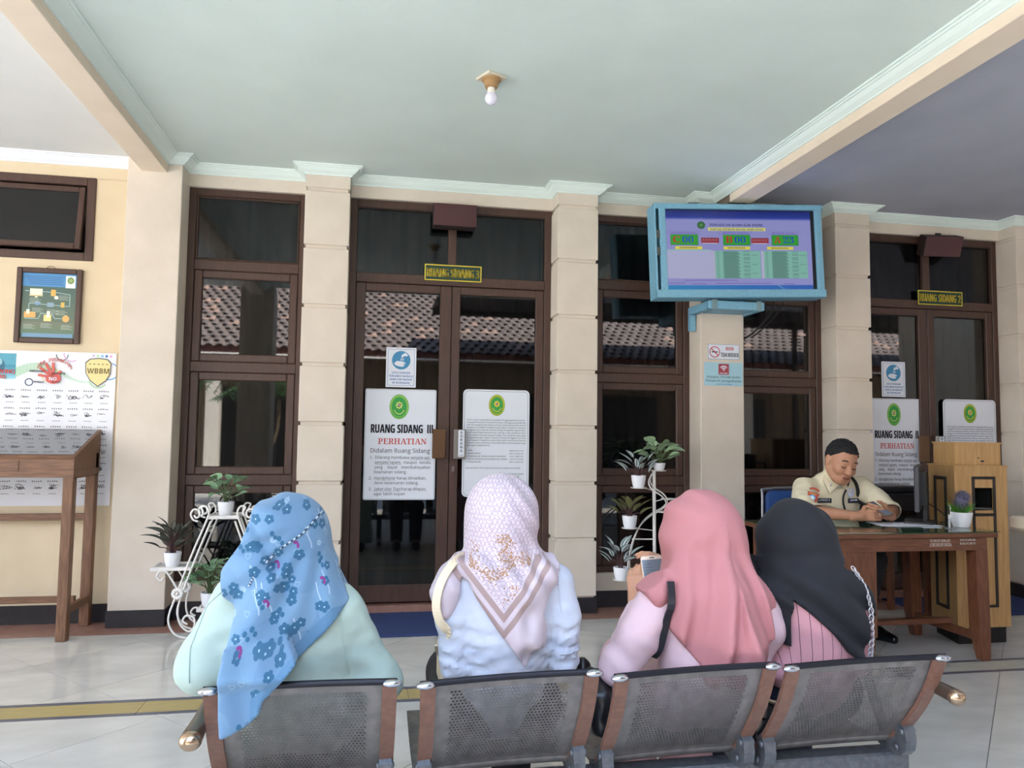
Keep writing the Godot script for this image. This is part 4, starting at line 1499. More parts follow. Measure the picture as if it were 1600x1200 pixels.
# the sunlit courtyard behind the camera: it lights the veranda and is mirrored in the dark panes
func courtyard() -> void:
	var gr := structure("ground", "sunlit pale concrete courtyard mirrored in the dark glass", "ground", "floor_2")
	var g := G.new()
	g.bx(-30, 30, -0.4, -0.06, 1.6, 30)
	g.bx(-30, -8.0, -0.4, -0.06, -9, 1.6)
	g.bx(9.0, 30, -0.4, -0.06, -9, 1.6)
	part("paving", g, mottled(c8(182, 180, 174), c8(204, 202, 196), 0.02, Vector3.ONE * 0.3, 0.85, 41), gr)
	# pillars at the open edge of the veranda
	for x in [-1.46, 2.585]:
		var c := structure("column", "plain pillar at the open edge of the veranda, mirrored in the tall window" if x < 0 else "plain pillar at the open right edge of the veranda", "pillar")
		g = G.new()
		g.bx(x - 0.2, x + 0.2, 0, 3.07, -1.1, -0.7, 0.004)
		part("shaft", g, M.wall, c)
	var roof := structure("ceiling_canopy", "dark high canopy roof over the right half of the courtyard", "canopy")
	g = G.new()
	g.bx(1.35, 24, 4.2, 4.3, -0.2, 7.15)
	g.bx(1.35, 24, 4.08, 4.2, 7.05, 7.15)
	part("sheet", g, mat(c8(52, 48, 46), 0.8), roof)
	for x in [1.6, 4.0, 4.35, 7.4, 10.6]:
		g = G.new()
		g.bx(x, x + 0.1, -0.06, 4.2, 6.75, 6.85)
		part("post", g, mat(c8(60, 56, 52), 0.7), roof)
	var sw := structure("wall_added_right", "added unseen side wall that holds light off the right bay", "wall")  # out-of-view wall put in to dim the light reaching the right bay
	g = G.new()
	g.bx(9.2, 9.5, -0.4, 4.1, -9.2, 1.0)
	part("plaster", g, mat(c8(206, 198, 184), 0.9), sw)
	# opposite building
	var b := thing("opposite_building", "low building with a clay tiled roof across the courtyard, mirrored in the glass", "building", Vector3(0, 0, 7.0))
	g = G.new()
	g.bx(-16, 25, -0.4, 3.1, 1.6, 1.8)
	part("wall", g, mat(c8(128, 112, 92), 0.9), b)
	for k in 9:
		g = G.new()
		g.bx(-13.4 + k * 3.2, -11.6 + k * 3.2, 0.0 if k % 3 == 0 else 0.9, 2.3, 1.55, 1.62, 0.01)
		part("window", g, M.frame_dark, b)
	for x in [-10.2, -3.75, 9.4]:
		g = G.new()
		g.bx(x, x + 0.3, -0.4, 3.1, 0.2, 0.5, 0.005)
		part("pillar", g, mat(c8(220, 214, 204), 0.8), b)
	g = G.new()
	g.bx(-16, 25, 3.0, 3.16, -0.04, 0.0)
	part("fascia", g, mat(c8(104, 62, 50), 0.7), b)
	g = G.new()
	g.bx(-16, 25, 2.96, 3.0, -0.10, 0.02, 0.006)
	part("gutter", g, M.white_paint, b)
	g = G.new()
	g.bx(-16, 25, 3.02, 3.08, 0.0, 1.7)
	part("soffit", g, mat(c8(120, 104, 88), 0.8), b)
	# clay tiles, each an S curve
	var tile := G.new()
	var pr := func(u, v): return Vector3((u - 0.5) * 0.255, 0.028 * sin(u * TAU) + 0.03 + 0.018 * (1.0 - v), -v * 0.30)
	tile.sheet(pr, 10, 1, 0.016)
	var mm := MultiMesh.new()
	mm.transform_format = MultiMesh.TRANSFORM_3D
	mm.use_colors = true
	mm.mesh = tile.mesh()
	var tr: Array[Transform3D] = []
	var cols: Array[Color] = []
	var slope := deg_to_rad(29.0)
	var rb := Basis(Vector3.RIGHT, -slope)
	var cdir := Vector3(0, sin(slope), cos(slope))
	for row in 22:
		for k in 170:
			var x := -15.0 + k * 0.235 + 0.118 * (row % 2)
			tr.append(Transform3D(rb * Basis(Vector3.UP, PI), Vector3(x, 3.12, -0.1) + cdir * (row * 0.25)))
			var q := rng.randf()
			var c := Color(0.20, 0.165, 0.15).lerp(Color(0.28, 0.235, 0.215), rng.randf())
			if q > 0.93: c = Color(0.52, 0.36, 0.29)
			cols.append(c)
	mm.instance_count = tr.size()
	for i in tr.size():
		mm.set_instance_transform(i, tr[i])
		mm.set_instance_color(i, cols[i])
	var mi := MultiMeshInstance3D.new()
	mi.name = "roof_tiles"
	mi.multimesh = mm
	var tm := mat(Color.WHITE, 0.75)
	tm.vertex_color_use_as_albedo = true
	mi.material_override = tm
	mi.set_meta("kind", "stuff")
	b.add_child(mi, true)
	g = G.new()
	g.xf = Transform3D(Basis(Vector3.RIGHT, -slope), Vector3(0, 3.10, -0.02))
	g.bx(-16, 25, -0.06, -0.01, 0.0, 5.4)
	part("roof_boards", g, mat(c8(40, 34, 32), 0.9), b)
	# a forked young palm in the courtyard
	var p := thing("palm", "young forked palm in the courtyard, mirrored in the tall left window", "palm", Vector3(-1.75, -0.06, 2.6))
	g = G.new()
	g.tube(smooth_path([Vector3(0, 0, 0), Vector3(0.02, 0.5, 0), Vector3(0.0, 0.95, 0)], 4), 0.045, 8)
	g.tube(smooth_path([Vector3(0, 0.9, 0), Vector3(0.14, 1.35, 0.0), Vector3(0.16, 1.9, 0)], 4), 0.032, 8)
	g.tube(smooth_path([Vector3(0, 0.9, 0), Vector3(-0.14, 1.3, 0.03), Vector3(-0.20, 2.0, 0)], 4), 0.032, 8)
	part("trunk", g, mat(c8(96, 84, 66), 0.9), p)
	for tip in [Vector3(0.16, 1.9, 0), Vector3(-0.20, 2.0, 0)]:
		for k in 11:
			g = G.new()
			var a := TAU * k / 11.0 + rng.randf() * 0.3
			var d := Vector3(cos(a), 0, sin(a))
			var rise := rng.randf_range(0.1, 0.5)
			var pts := smooth_path([tip, tip + d * 0.35 + Vector3.UP * rise, tip + d * 0.75 + Vector3.UP * rise * 0.8, tip + d * 1.05 + Vector3.UP * (rise * 0.2 - 0.1)], 5)
			g.tube(pts, 0.008, 5)
			var s := d.cross(Vector3.UP)
			for i in range(2, pts.size()):
				for sd in [-1.0, 1.0]:
					var q: Vector3 = pts[i]
					var e: Vector3 = q + s * sd * 0.26 + d * 0.14 + Vector3.DOWN * 0.08
					g.tri(q, q + d * 0.035, e, Vector3.UP)
			part("frond", g, mat(c8(58, 96, 44), 0.6), p)

# ------------------------------------------------------------------ potted plants
var leaf_meshes := {}
var leaf_mats := {}

func leaf_kind(kind: String) -> void:
	if leaf_mats.has(kind): return
	var p := Pic.new(64, 128, Color.BLACK)
	var base: Color = {"veined": c8(70, 134, 60), "silver": c8(64, 74, 66), "dark": c8(58, 56, 48), "olive": c8(92, 96, 58), "pale": c8(120, 158, 104)}[kind]
	var vein: Color = {"veined": c8(206, 226, 206), "silver": c8(206, 220, 220), "dark": c8(112, 122, 110), "olive": c8(150, 140, 96), "pale": c8(206, 222, 196)}[kind]
	p.rect(0, 1, 0, 1, base)
	if kind == "silver":
		p.grad(0.10, 0.42, 0, 1, vein, vein)
		p.grad(0.58, 0.90, 0, 1, vein, vein)
		p.grad(0.45, 0.55, 0, 1, c8(70, 44, 62), c8(70, 44, 62))
	else:
		for k in 9:
			var v := 0.06 + k * 0.11
			for s in [-1.0, 1.0]:
				p.line([Vector2(0.5, v + 0.06), Vector2(0.5 + s * 0.46, v - 0.05)], 2.6 if kind in ["veined", "pale"] else 1.2, vein)
		p.line([Vector2(0.5, 0), Vector2(0.5, 1)], 2.0, vein)
	var m := print_mat(p, 0.4)
	m.backlight_enabled = true
	m.backlight = Color(0.1, 0.14, 0.06)
	leaf_mats[kind] = m
	var list := []
	for k in 3:
		var g := G.new()
		var wide: float = {"veined": 0.72, "silver": 0.36, "dark": 0.34, "olive": 0.40, "pale": 0.78}[kind]
		var droop := 0.25 + 0.25 * k
		g.sheet(func(u, v): 
			var t: float = v
			var w: float = wide * 0.5 * pow(sin(PI * pow(clampf(t, 0.0, 1.0), 0.75)), 0.8) + 0.01
			var s: float = (u - 0.5) * 2.0
			return Vector3(s * w, 0.10 * s * s * w * 4.0 - droop * t * t * 0.6, t), 6, 9, 0.006)
		list.append(g.mesh())
	leaf_meshes[kind] = list

func pot_shape(r: float, h: float) -> G:
	var g := G.new()
	g.lathe([Vector2(0, 0), Vector2(r * 0.66, 0), Vector2(r * 0.72, h * 0.03), Vector2(r * 0.86, h * 0.35), Vector2(r * 0.96, h * 0.72), Vector2(r, h * 0.97), Vector2(r * 0.985, h), Vector2(r * 0.93, h), Vector2(r * 0.92, h * 0.86), Vector2(0, h * 0.86)], 32)
	return g

func potted(label: String, at: Vector3, r: float, h: float, kind: String, spread: float, tall: float, count: int, sd: int, lean := Vector3.ZERO) -> Node3D:
	leaf_kind(kind)
	var o := thing("potted_plant", label, "plant", at, 0.0, "potted plants on the white stands")
	part("pot", pot_shape(r, h), M.white_plastic, o)
	var g := G.new()
	g.lathe([Vector2(r * 0.92, h * 0.865), Vector2(r * 0.5, h * 0.90), Vector2(0, h * 0.91)], 20)
	part("soil", g, mat(c8(52, 42, 34), 0.95), o)
	var q := RandomNumberGenerator.new()
	q.seed = sd
	var stems := G.new()
	var spots := []
	for i in count:
		var a := TAU * (i * 0.382 + q.randf() * 0.12)
		var f := float(i) / count
		var out := spread * (0.25 + 0.75 * sqrt(q.randf())) * (1.0 - 0.35 * f)
		var top := h + tall * (0.25 + 0.75 * f) * q.randf_range(0.75, 1.0)
		var tip := Vector3(cos(a) * out, top, sin(a) * out * 0.8) + lean * f
		stems.tube(smooth_path([Vector3(cos(a) * r * 0.2, h * 0.88, sin(a) * r * 0.2), Vector3(cos(a) * out * 0.35, lerpf(h, top, 0.6), sin(a) * out * 0.35) + lean * f * 0.4, tip], 3), 0.0028, 5)
		spots.append([tip, a, f])
	part("stems", stems, mat(c8(84, 100, 60) if kind in ["veined", "pale"] else c8(84, 56, 56), 0.6), o)
	for s in spots:
		var l := MeshInstance3D.new()
		l.name = "leaf"
		l.mesh = leaf_meshes[kind][q.randi() % 3]
		l.material_override = leaf_mats[kind]
		var a: float = s[1] + q.randf_range(-0.4, 0.4)
		var d := Vector3(cos(a), q.randf_range(0.1, 0.9) + (0.7 if kind != "veined" and kind != "pale" else 0.0), sin(a)).normalized()
		var len := q.randf_range(0.8, 1.15) * (0.088 if kind in ["veined", "pale"] else 0.105)
		var b := Basis.looking_at(-d, Vector3.UP) * Basis(Vector3.BACK, q.randf_range(-0.5, 0.5))
		l.transform = Transform3D(b.scaled_local(Vector3.ONE * len), s[0] - d * len * 0.15)
		o.add_child(l, true)
	return o

func mirror_x(pts: Array, cx: float) -> Array:
	var out := []
	for p in pts: out.append(Vector3(2.0 * cx - p.x, p.y, p.z))
	return out

func plant_stands() -> void:
	var wm := mat(c8(232, 228, 222), 0.45)
	var wood_w := mottled(c8(214, 208, 200), c8(240, 238, 234), 0.04, Vector3(1, 6, 6), 0.6, 51)
	var s := thing("plant_stand", "white wrought-iron tiered plant stand with scrolls and daisies, left of the blue headscarf", "plant stand")
	var cx := -0.885
	for z in [-4.905, -5.115]:
		for mir in [false, true]:
			var a := [Vector3(-1.052, 0.738, z), Vector3(-1.04, 0.722, z), Vector3(-1.022, 0.735, z), Vector3(-1.026, 0.766, z), Vector3(-1.056, 0.772, z), Vector3(-1.072, 0.745, z), Vector3(-1.058, 0.712, z), Vector3(-1.03, 0.700, z)]
			var a2 := [Vector3(-1.01, 0.735, z), Vector3(-1.0, 0.752, z), Vector3(-1.012, 0.785, z), Vector3(-0.985, 0.79, z), Vector3(-0.968, 0.755, z), Vector3(-0.982, 0.70, z), Vector3(-1.056, 0.505, z), Vector3(-1.130, 0.281, z), Vector3(-1.172, 0.150, z), Vector3(-1.170, 0.085, z), Vector3(-1.135, 0.03, z), Vector3(-1.08, 0.008, z), Vector3(-1.02, 0.008, z)]
			var b := [Vector3(-0.955, 0.70, z), Vector3(-1.026, 0.505, z), Vector3(-1.100, 0.281, z), Vector3(-1.125, 0.17, z), Vector3(-1.108, 0.09, z), Vector3(-1.06, 0.045, z), Vector3(-1.028, 0.07, z), Vector3(-1.032, 0.125, z), Vector3(-1.075, 0.138, z), Vector3(-1.094, 0.108, z), Vector3(-1.068, 0.088, z)]
			var c := [Vector3(-1.213, 0.366, z), Vector3(-1.228, 0.350, z), Vector3(-1.249, 0.375, z), Vector3(-1.235, 0.405, z), Vector3(-1.200, 0.402, z), Vector3(-1.168, 0.358, z), Vector3(-1.128, 0.29, z)]
			var g := G.new()
			for path in [a, a2, b, c]:
				g.tube(smooth_path(mirror_x(path, cx) if mir else path, 5), 0.0062, 7)
			part("scroll_frame", g, wm, s)
			# daisy on the crossing of the rods
			var fx := 2.0 * cx + 1.128 if mir else -1.128
			g = G.new()
			for k in 12:
				var an := TAU * k / 12
				g.ball(Vector3(fx + cos(an) * 0.024, 0.272 + sin(an) * 0.024, z + 0.012), Vector3(0.012, 0.012, 0.006), 8, 6)
			g.ball(Vector3(fx, 0.272, z + 0.016), Vector3(0.009, 0.009, 0.006), 10, 6)
			part("daisy", g, wm, s)
	for t in [[-1.030 + 0.05, -0.790, 0.716], [-1.292, -1.062, 0.409], [2.0 * cx + 1.062, 2.0 * cx + 1.292, 0.409], [-1.02, -0.75, 0.160]]:
		var g := G.new()
		g.bx(t[0], t[1], t[2], t[2] + 0.008, -5.10, -4.92)
		g.bx(t[0], t[1], t[2] - 0.004, t[2] + 0.018, -4.925, -4.905, 0.003)
		g.bx(t[0], t[1], t[2] - 0.004, t[2] + 0.018, -5.115, -5.095, 0.003)
		g.bx(t[0], t[0] + 0.015, t[2] - 0.004, t[2] + 0.018, -5.1, -4.92, 0.003)
		g.bx(t[1] - 0.015, t[1], t[2] - 0.004, t[2] + 0.018, -5.1, -4.92, 0.003)
		part("tray", g, wood_w, s)
	potted("potted plant with white-veined leaves on the top tray of the scrolled stand", Vector3(-0.888, 0.724, -5.0), 0.050, 0.088, "veined", 0.13, 0.20, 18, 11)
	potted("dark narrow-leaved potted plant on the left tray of the scrolled stand", Vector3(-1.188, 0.417, -5.0), 0.051, 0.088, "dark", 0.10, 0.17, 26, 12)
	potted("bushy green potted plant low in the scrolled stand, beside the blue headscarf", Vector3(-0.965, 0.168, -5.0), 0.052, 0.088, "veined", 0.13, 0.20, 30, 13)
	# spiral stand
	s = thing("plant_stand", "white metal spiral plant stand with small round plates around a thin pole", "plant stand")
	var z0 := -5.06
	var g := G.new()
	g.tube([Vector3(1.96, 0.0, z0), Vector3(1.953, 1.012, z0)], 0.012, 12)
	part("pole", g, wm, s)
	for k in 2:
		g = G.new()
		var o := Vector3(0.03 * k, 0.012 * k, -0.05 * k)
		g.tube(smooth_path([Vector3(1.935, 0.99, z0 + 0.01) + o, Vector3(1.902, 0.935, z0 + 0.03) + o, Vector3(1.915, 0.885, z0 + 0.06) + o, Vector3(1.985, 0.838, z0 + 0.07) + o, Vector3(2.03, 0.785, z0 + 0.03) + o, Vector3(2.01, 0.735, z0 - 0.02) + o, Vector3(1.94, 0.695, z0 - 0.03) + o, Vector3(1.86, 0.635, z0 - 0.01) + o, Vector3(1.80, 0.55, z0 + 0.02) + o, Vector3(1.764, 0.462, z0 + 0.04) + o, Vector3(1.745, 0.353, z0 + 0.05) + o, Vector3(1.762, 0.262, z0 + 0.05) + o, Vector3(1.80, 0.24, z0 + 0.05) + o], 6), 0.005, 7)
		part("spiral_rod", g, wm, s)
	g = G.new()
	g.tube([Vector3(1.79, 0.54, z0 + 0.01), Vector3(1.955, 0.535, z0)], 0.005, 7)
	part("brace", g, wm, s)
	for q in [[1.846, 0.088], [2.07, 0.085]]:
		g = G.new()
		var sg: float = -1.0 if q[0] < 1.95 else 1.0
		g.tube(smooth_path([Vector3(1.958, 0.13, z0), Vector3(1.958 + sg * 0.11, 0.088, z0), Vector3(1.958 + sg * 0.19, 0.058, z0 + 0.01), Vector3(1.958 + sg * 0.235, 0.035, z0 + 0.02), Vector3(1.958 + sg * 0.24, 0.012, z0 + 0.02), Vector3(1.958 + sg * 0.215, 0.006, z0 + 0.02), Vector3(1.958 + sg * 0.198, 0.022, z0 + 0.02)], 5), 0.0055, 7)
		part("foot", g, wm, s)
	g = G.new()
	g.tube(smooth_path([Vector3(1.958, 0.13, z0), Vector3(1.962, 0.08, z0 + 0.10), Vector3(1.965, 0.02, z0 + 0.20), Vector3(1.965, 0.006, z0 + 0.18)], 5), 0.0055, 7)
	part("foot", g, wm, s)
	for q in [[1.832, 0.893], [1.768, 0.616], [1.706, 0.266], [2.055, 0.815], [2.02, 0.726]]:
		g = G.new()
		g.lathe([Vector2(0, -0.003), Vector2(0.050, -0.003), Vector2(0.056, 0.0), Vector2(0.056, 0.004), Vector2(0.052, 0.001), Vector2(0, 0.0)], 28, Vector3(q[0], q[1], z0 + 0.02))
		g.tube([Vector3(q[0] + (0.05 if q[0] < 1.95 else -0.05), q[1] - 0.003, z0 + 0.02), Vector3(1.95, q[1] - 0.02, z0)], 0.0035, 6)
		part("plate", g, wm, s)
	g = G.new()
	g.lathe([Vector2(0, -0.003), Vector2(0.052, -0.003), Vector2(0.056, 0.003), Vector2(0, 0.003)], 24, Vector3(1.985, 1.012, z0))
	part("plate", g, wm, s)
	potted("silver-striped potted plant on the upper left plate of the spiral stand", Vector3(1.832, 0.894, z0 + 0.02), 0.051, 0.086, "silver", 0.11, 0.15, 15, 21)
	potted("dull olive-leaved potted plant on the middle plate of the spiral stand", Vector3(1.768, 0.617, z0 + 0.02), 0.052, 0.086, "olive", 0.10, 0.11, 15, 22)
	potted("silver-striped potted plant on the lowest plate of the spiral stand", Vector3(1.706, 0.267, z0 + 0.02), 0.053, 0.086, "silver", 0.11, 0.17, 16, 23)
	potted("pale round-leaved potted plant at the top of the spiral stand", Vector3(1.99, 1.016, z0), 0.045, 0.05, "pale", 0.13, 0.16, 24, 24)

# ------------------------------------------------------------------ the guard's desk and what is around it
func tapered(g: G, a: Vector3, b: Vector3, wa: float, wb: float) -> void:
	var pa := [Vector3(-1, 0, -1), Vector3(1, 0, -1), Vector3(1, 0, 1), Vector3(-1, 0, 1)]
	for k in 4:
		var p: Vector3 = pa[k]
		var q: Vector3 = pa[(k + 1) % 4]
		g.quad(a + p * wa * 0.5, a + q * wa * 0.5, b + q * wb * 0.5, b + p * wb * 0.5, ((p + q) * 0.5).normalized())
	g.quad(a + pa[0] * wa * 0.5, a + pa[1] * wa * 0.5, a + pa[2] * wa * 0.5, a + pa[3] * wa * 0.5, (a - b).normalized())
	g.quad(b + pa[0] * wb * 0.5, b + pa[1] * wb * 0.5, b + pa[2] * wb * 0.5, b + pa[3] * wb * 0.5, (b - a).normalized())

func guard_area() -> void:
	# mats
	var blue_mat := mottled(c8(38, 52, 96), c8(54, 72, 122), 0.06, Vector3.ONE * 2.0, 0.95, 61)
	for q in [[-0.02, 1.02, "dark blue doormat in front of door 3"], [3.95, 5.10, "dark blue doormat in front of door 2, behind the wooden kiosk"]]:
		var m := thing("doormat", q[2], "mat", Vector3.ZERO, 0.0)
		var g := G.new()
		g.bx(q[0], q[1], 0.001, 0.013, -5.375, -4.775, 0.004)
		part("pile", g, blue_mat, m)
	# desk
	var d := thing("desk", "brown wooden desk with a green glass-covered top, the guard sitting behind it", "desk", Vector3(2.94, 0, -4.135))
	var hx := 0.612
	var hz := 0.335
	var g := G.new()
	g.bx(-hx, hx, 0.700, 0.727, -hz, hz, 0.004)
	part("top_board", g, M.wood_brown_x, d)
	g = G.new()
	g.bx(-hx + 0.004, hx - 0.004, 0.727, 0.7295, -hz + 0.004, hz - 0.004)
	part("green_cloth", g, mat(c8(24, 104, 66), 0.8), d)
	g = G.new()
	g.bx(-hx - 0.006, hx + 0.012, 0.7297, 0.735, -hz - 0.004, hz + 0.004, 0.001)
	var glass := mat(Color(0.10, 0.32, 0.22, 0.30), 0.02, 0.0, 0.6)
	glass.transparency = BaseMaterial3D.TRANSPARENCY_ALPHA
	part("glass_top", g, glass, d)
	g = G.new()
	g.bx(-hx + 0.02, hx - 0.06, 0.626, 0.700, hz - 0.045, hz - 0.02, 0.002)
	part("apron", g, M.wood_brown_x, d)
	g = G.new()
	g.bx(hx - 0.085, hx - 0.06, 0.61, 0.700, -hz + 0.03, hz - 0.03, 0.002)
	part("side_apron", g, M.wood_brown, d)
	g = G.new()
	g.bx(-hx + 0.04, -0.155, 0.155, 0.70, -hz + 0.03, hz - 0.022, 0.004)
	var ped := part("pedestal", g, M.wood_brown, d)
	for y in [[0.16, 0.44], [0.445, 0.62]]:
		g = G.new()
		g.bx(-hx + 0.06, -0.175, y[0] + 0.004, y[1], -hz + 0.012, -hz + 0.03, 0.002)
		part("drawer_front", g, M.wood_brown_x, ped)
	for q in [[hx - 0.085, hz - 0.06, hx - 0.115, hz - 0.10], [hx - 0.085, -hz + 0.06, hx - 0.115, -hz + 0.10]]:
		g = G.new()
		var ft := Vector3(q[0] - 0.035, 0, q[1] - 0.0 if q[1] > 0 else q[1] + 0.04)
		tapered(g, Vector3(q[0] - 0.01, 0.70, q[1]), Vector3(q[0] + 0.0, 0.16, q[1]), 0.075, 0.075)
		tapered(g, Vector3(q[0], 0.16, q[1]), Vector3(q[0] + 0.012, 0.0, q[1] + 0.008), 0.075, 0.050)
		part("leg", g, M.wood_brown, d)
	for x in [-hx + 0.07, -0.19]:
		for z in [-hz + 0.06, hz - 0.06]:
			g = G.new()
			tapered(g, Vector3(x, 0.16, z), Vector3(x, 0.0, z), 0.055, 0.045)
			part("leg", g, M.wood_brown, d)
	g = G.new()
	g.beam(Vector3(hx - 0.09, 0.125, -hz + 0.07), Vector3(hx - 0.085, 0.125, hz - 0.07), 0.03, 0.045, 0.003)
	part("side_stretcher", g, M.wood_brown, d)
	g = G.new()
	g.beam(Vector3(-0.16, 0.165, 0.03), Vector3(hx - 0.07, 0.165, 0.03), 0.05, 0.03, 0.003)
	part("foot_rest", g, M.wood_brown_x, d)
	letters_on(d, "painted_numbers", [["12.04.01.006.02", 0.245, 0.677, 0.013, 0.13, 0, "sans"], ["2.05.02.01.04.02", 0.25, 0.652, 0.013, 0.14, 0, "sans"], ["9.05.01.005.08", 0.425, 0.680, 0.011, 0.10, 0, "sans"], ["8.05.01.09 TI", 0.425, 0.660, 0.011, 0.10, 0, "sans"]], hz - 0.0199, mat(c8(226, 216, 204), 0.7))
	g = G.new()
	g.bx(0.185, 0.31, 0.6675, 0.669, hz - 0.0199, hz - 0.0192)
	part("painted_line", g, mat(c8(226, 216, 204), 0.7), d)
	# on the desk
	var pp := thing("paper", "white sheets of paper on the green desk under the guard's hands", "paper", Vector3(3.20, 0.735, -4.155), -12.0)
	for k in 3:
		g = G.new()
		g.xf = Transform3D(Basis(Vector3.UP, 0.10 * k), Vector3(0.02 * k, 0.0006 + 0.0011 * k, 0.01 * k))
		g.bx(-0.17, 0.15, 0.0, 0.001, -0.105, 0.105)
		part("sheet", g, M.paper, pp)
	var cd := thing("card", "small white card lying near the front edge of the green desk", "card", Vector3(3.27, 0.7352, -3.99), -8.0)
	g = G.new()
	g.prism(rrect(-0.055, 0.055, -0.02, 0.02, 0.003), 0, 0.001)
	part("card", g, M.paper, cd).rotation_degrees.x = -90
	var ch := thing("card_holder", "clear upright card holder beside the white flower pot", "card holder", Vector3(3.366, 0.735, -3.955), 55.0)
	g = G.new()
	g.bx(-0.045, 0.045, 0.0, 0.135, -0.002, 0.002, 0.001)
	var clear := mat(Color(0.85, 0.9, 0.92, 0.25), 0.05)
	clear.transparency = BaseMaterial3D.TRANSPARENCY_ALPHA
	part("acrylic", g, clear, ch)
	g = G.new()
	g.bx(-0.045, 0.045, 0.0, 0.004, -0.03, 0.03, 0.001)
	part("foot", g, clear, ch)
	g = G.new()
	g.bx(-0.040, 0.040, 0.006, 0.078, -0.0035, -0.0025)
	part("white_slip", g, M.paper, ch)
	g = G.new()
	g.bx(-0.040, 0.040, 0.082, 0.128, -0.0035, -0.0025)
	part("dark_slip", g, mat(c8(54, 66, 52), 0.6), ch)
	# pot with a ball flower
	var fp := thing("flower_pot", "white pot with a round greyish purple ball flower on the green desk", "flower pot", Vector3(3.483, 0.735, -4.0))
	part("pot", pot_shape(0.062, 0.090), M.white_plastic, fp)
	g = G.new()
	for k in 90:
		var a := rng.randf() * TAU
		var b := Vector3(cos(a) * 0.03 * rng.randf(), 0.082, sin(a) * 0.03 * rng.randf())
		var e := b + Vector3(cos(a) * rng.randf_range(0.04, 0.075), rng.randf_range(0.03, 0.075), sin(a) * rng.randf_range(0.04, 0.075))
		var s := Vector3(-sin(a), 0, cos(a)) * 0.0026
		g.tri(b - s, b + s, e, Vector3(cos(a), 1, sin(a)).normalized())
		g.tri(b - s * 0.5 + Vector3.UP * 0.004, b + s * 0.5 - Vector3.UP * 0.004, e, Vector3(-sin(a), 0.3, cos(a)).normalized())
	var gm := part("grass", g, mat(c8(92, 158, 58), 0.6), fp)
	gm.set_meta("kind", "stuff")
	g = G.new()
	g.ball(Vector3(0.008, 0.160, 0), Vector3(0.034, 0.032, 0.034), 14, 10)
	for k in 2600:
		var u := Vector3(rng.randfn(), rng.randfn(), rng.randfn()).normalized()
		var c := Vector3(0.008, 0.160, 0)
		var s := u.cross(Vector3(0.3, 1, 0.2)).normalized() * 0.0017
		g.tri(c + u * 0.03 - s, c + u * 0.03 + s, c + u * rng.randf_range(0.056, 0.068), (u + s.normalized() * 0.4).normalized())
	var bm := part("ball_flower", g, mat(c8(150, 146, 176), 0.8), fp)
	bm.set_meta("kind", "stuff")
	# computer monitor seen from its edge
	var mo := thing("computer_monitor", "black computer monitor seen edge-on at the back of the guard's desk", "monitor", Vector3(3.375, 0.7355, -4.215), -131.0)
	g = G.new()
	g.bx(-0.22, 0.22, 0.082, 0.36, -0.012, 0.018, 0.006)
	part("panel", g, mat(c8(58, 58, 62), 0.45), mo)
	g = G.new()
	g.bx(-0.205, 0.205, 0.098, 0.345, 0.0181, 0.0186)
	part("screen", g, M.black_gloss, mo)
	g = G.new()
	g.prism(PackedVector2Array([Vector2(-0.15, 0.12), Vector2(0.15, 0.12), Vector2(0.17, 0.32), Vector2(-0.17, 0.32)]), -0.045, -0.012)
	part("back_shell", g, M.black, mo)
	g = G.new()
	g.beam(Vector3(0, 0.004, -0.03), Vector3(0, 0.2, -0.04), 0.06, 0.03, 0.004)
	part("neck", g, M.black, mo)
	g = G.new()
	g.prism(rrect(-0.12, 0.12, -0.085, 0.085, 0.03), 0.0, 0.014)
	part("base", g, mat(c8(46, 42, 42), 0.5), mo).rotation_degrees.x = -90
	g = G.new()
	g.tube(smooth_path([Vector3(0.0, 0.12, -0.055), Vector3(-0.03, 0.07, -0.12), Vector3(-0.06, 0.02, -0.15), Vector3(-0.07, 0.004, -0.11)], 6), 0.0035, 6)
	part("cable", g, M.black, mo)
	# printer on its side table
	var st := thing("side_table", "dark side table behind the desk carrying the black printer", "table", Vector3(3.30, 0, -4.86))
	g = G.new()
	g.bx(-0.02, 0.52, 0.655, 0.69, -0.22, 0.22, 0.004)
	part("top", g, M.wood_brown_x, st)
	for x in [0.01, 0.49]:
		for z in [-0.19, 0.19]:
			g = G.new()
			g.bx(x - 0.02, x + 0.02, 0, 0.655, z - 0.02, z + 0.02, 0.003)
			part("leg", g, M.wood_brown, st)
	var pr := thing("printer", "black desktop printer between the guard and the monitor", "printer", Vector3(3.58, 0.69, -4.84))
	g = G.new()
	g.bx(-0.22, 0.22, 0.0, 0.19, -0.17, 0.15, 0.012)
	part("body", g, mat(c8(30, 29, 31), 0.5), pr)
	g = G.new()
	g.bx(-0.215, 0.215, 0.192, 0.238, -0.16, 0.14, 0.012)
	part("lid", g, mat(c8(38, 36, 38), 0.4), pr)
	g = G.new()
	g.bx(-0.15, 0.15, 0.03, 0.075, 0.145, 0.153, 0.003)
	part("tray", g, M.black_gloss, pr)
	letters_on(pr, "lettering", [["Canon", -0.10, 0.150, 0.012, 0.045, 0, "serif_bold"]], 0.1505, mat(c8(150, 150, 152), 0.5))
	# blue chair
	var bc := thing("office_chair", "blue padded chair with grey metal frame behind the guard", "chair", Vector3(2.92, 0, -4.76))
	g = G.new()
	g.prism(rrect(-0.20, 0.20, 0.60, 0.885, 0.05), -0.16, -0.115)
	part("backrest", g, mat(c8(42, 78, 140), 0.5), bc)
	g = G.new()
	g.bx(-0.21, 0.21, 0.41, 0.46, -0.14, 0.26, 0.02)
	part("seat", g, mat(c8(42, 78, 140), 0.5), bc)
	var steel := mat(c8(150, 152, 158), 0.3, 0.8)
	g = G.new()
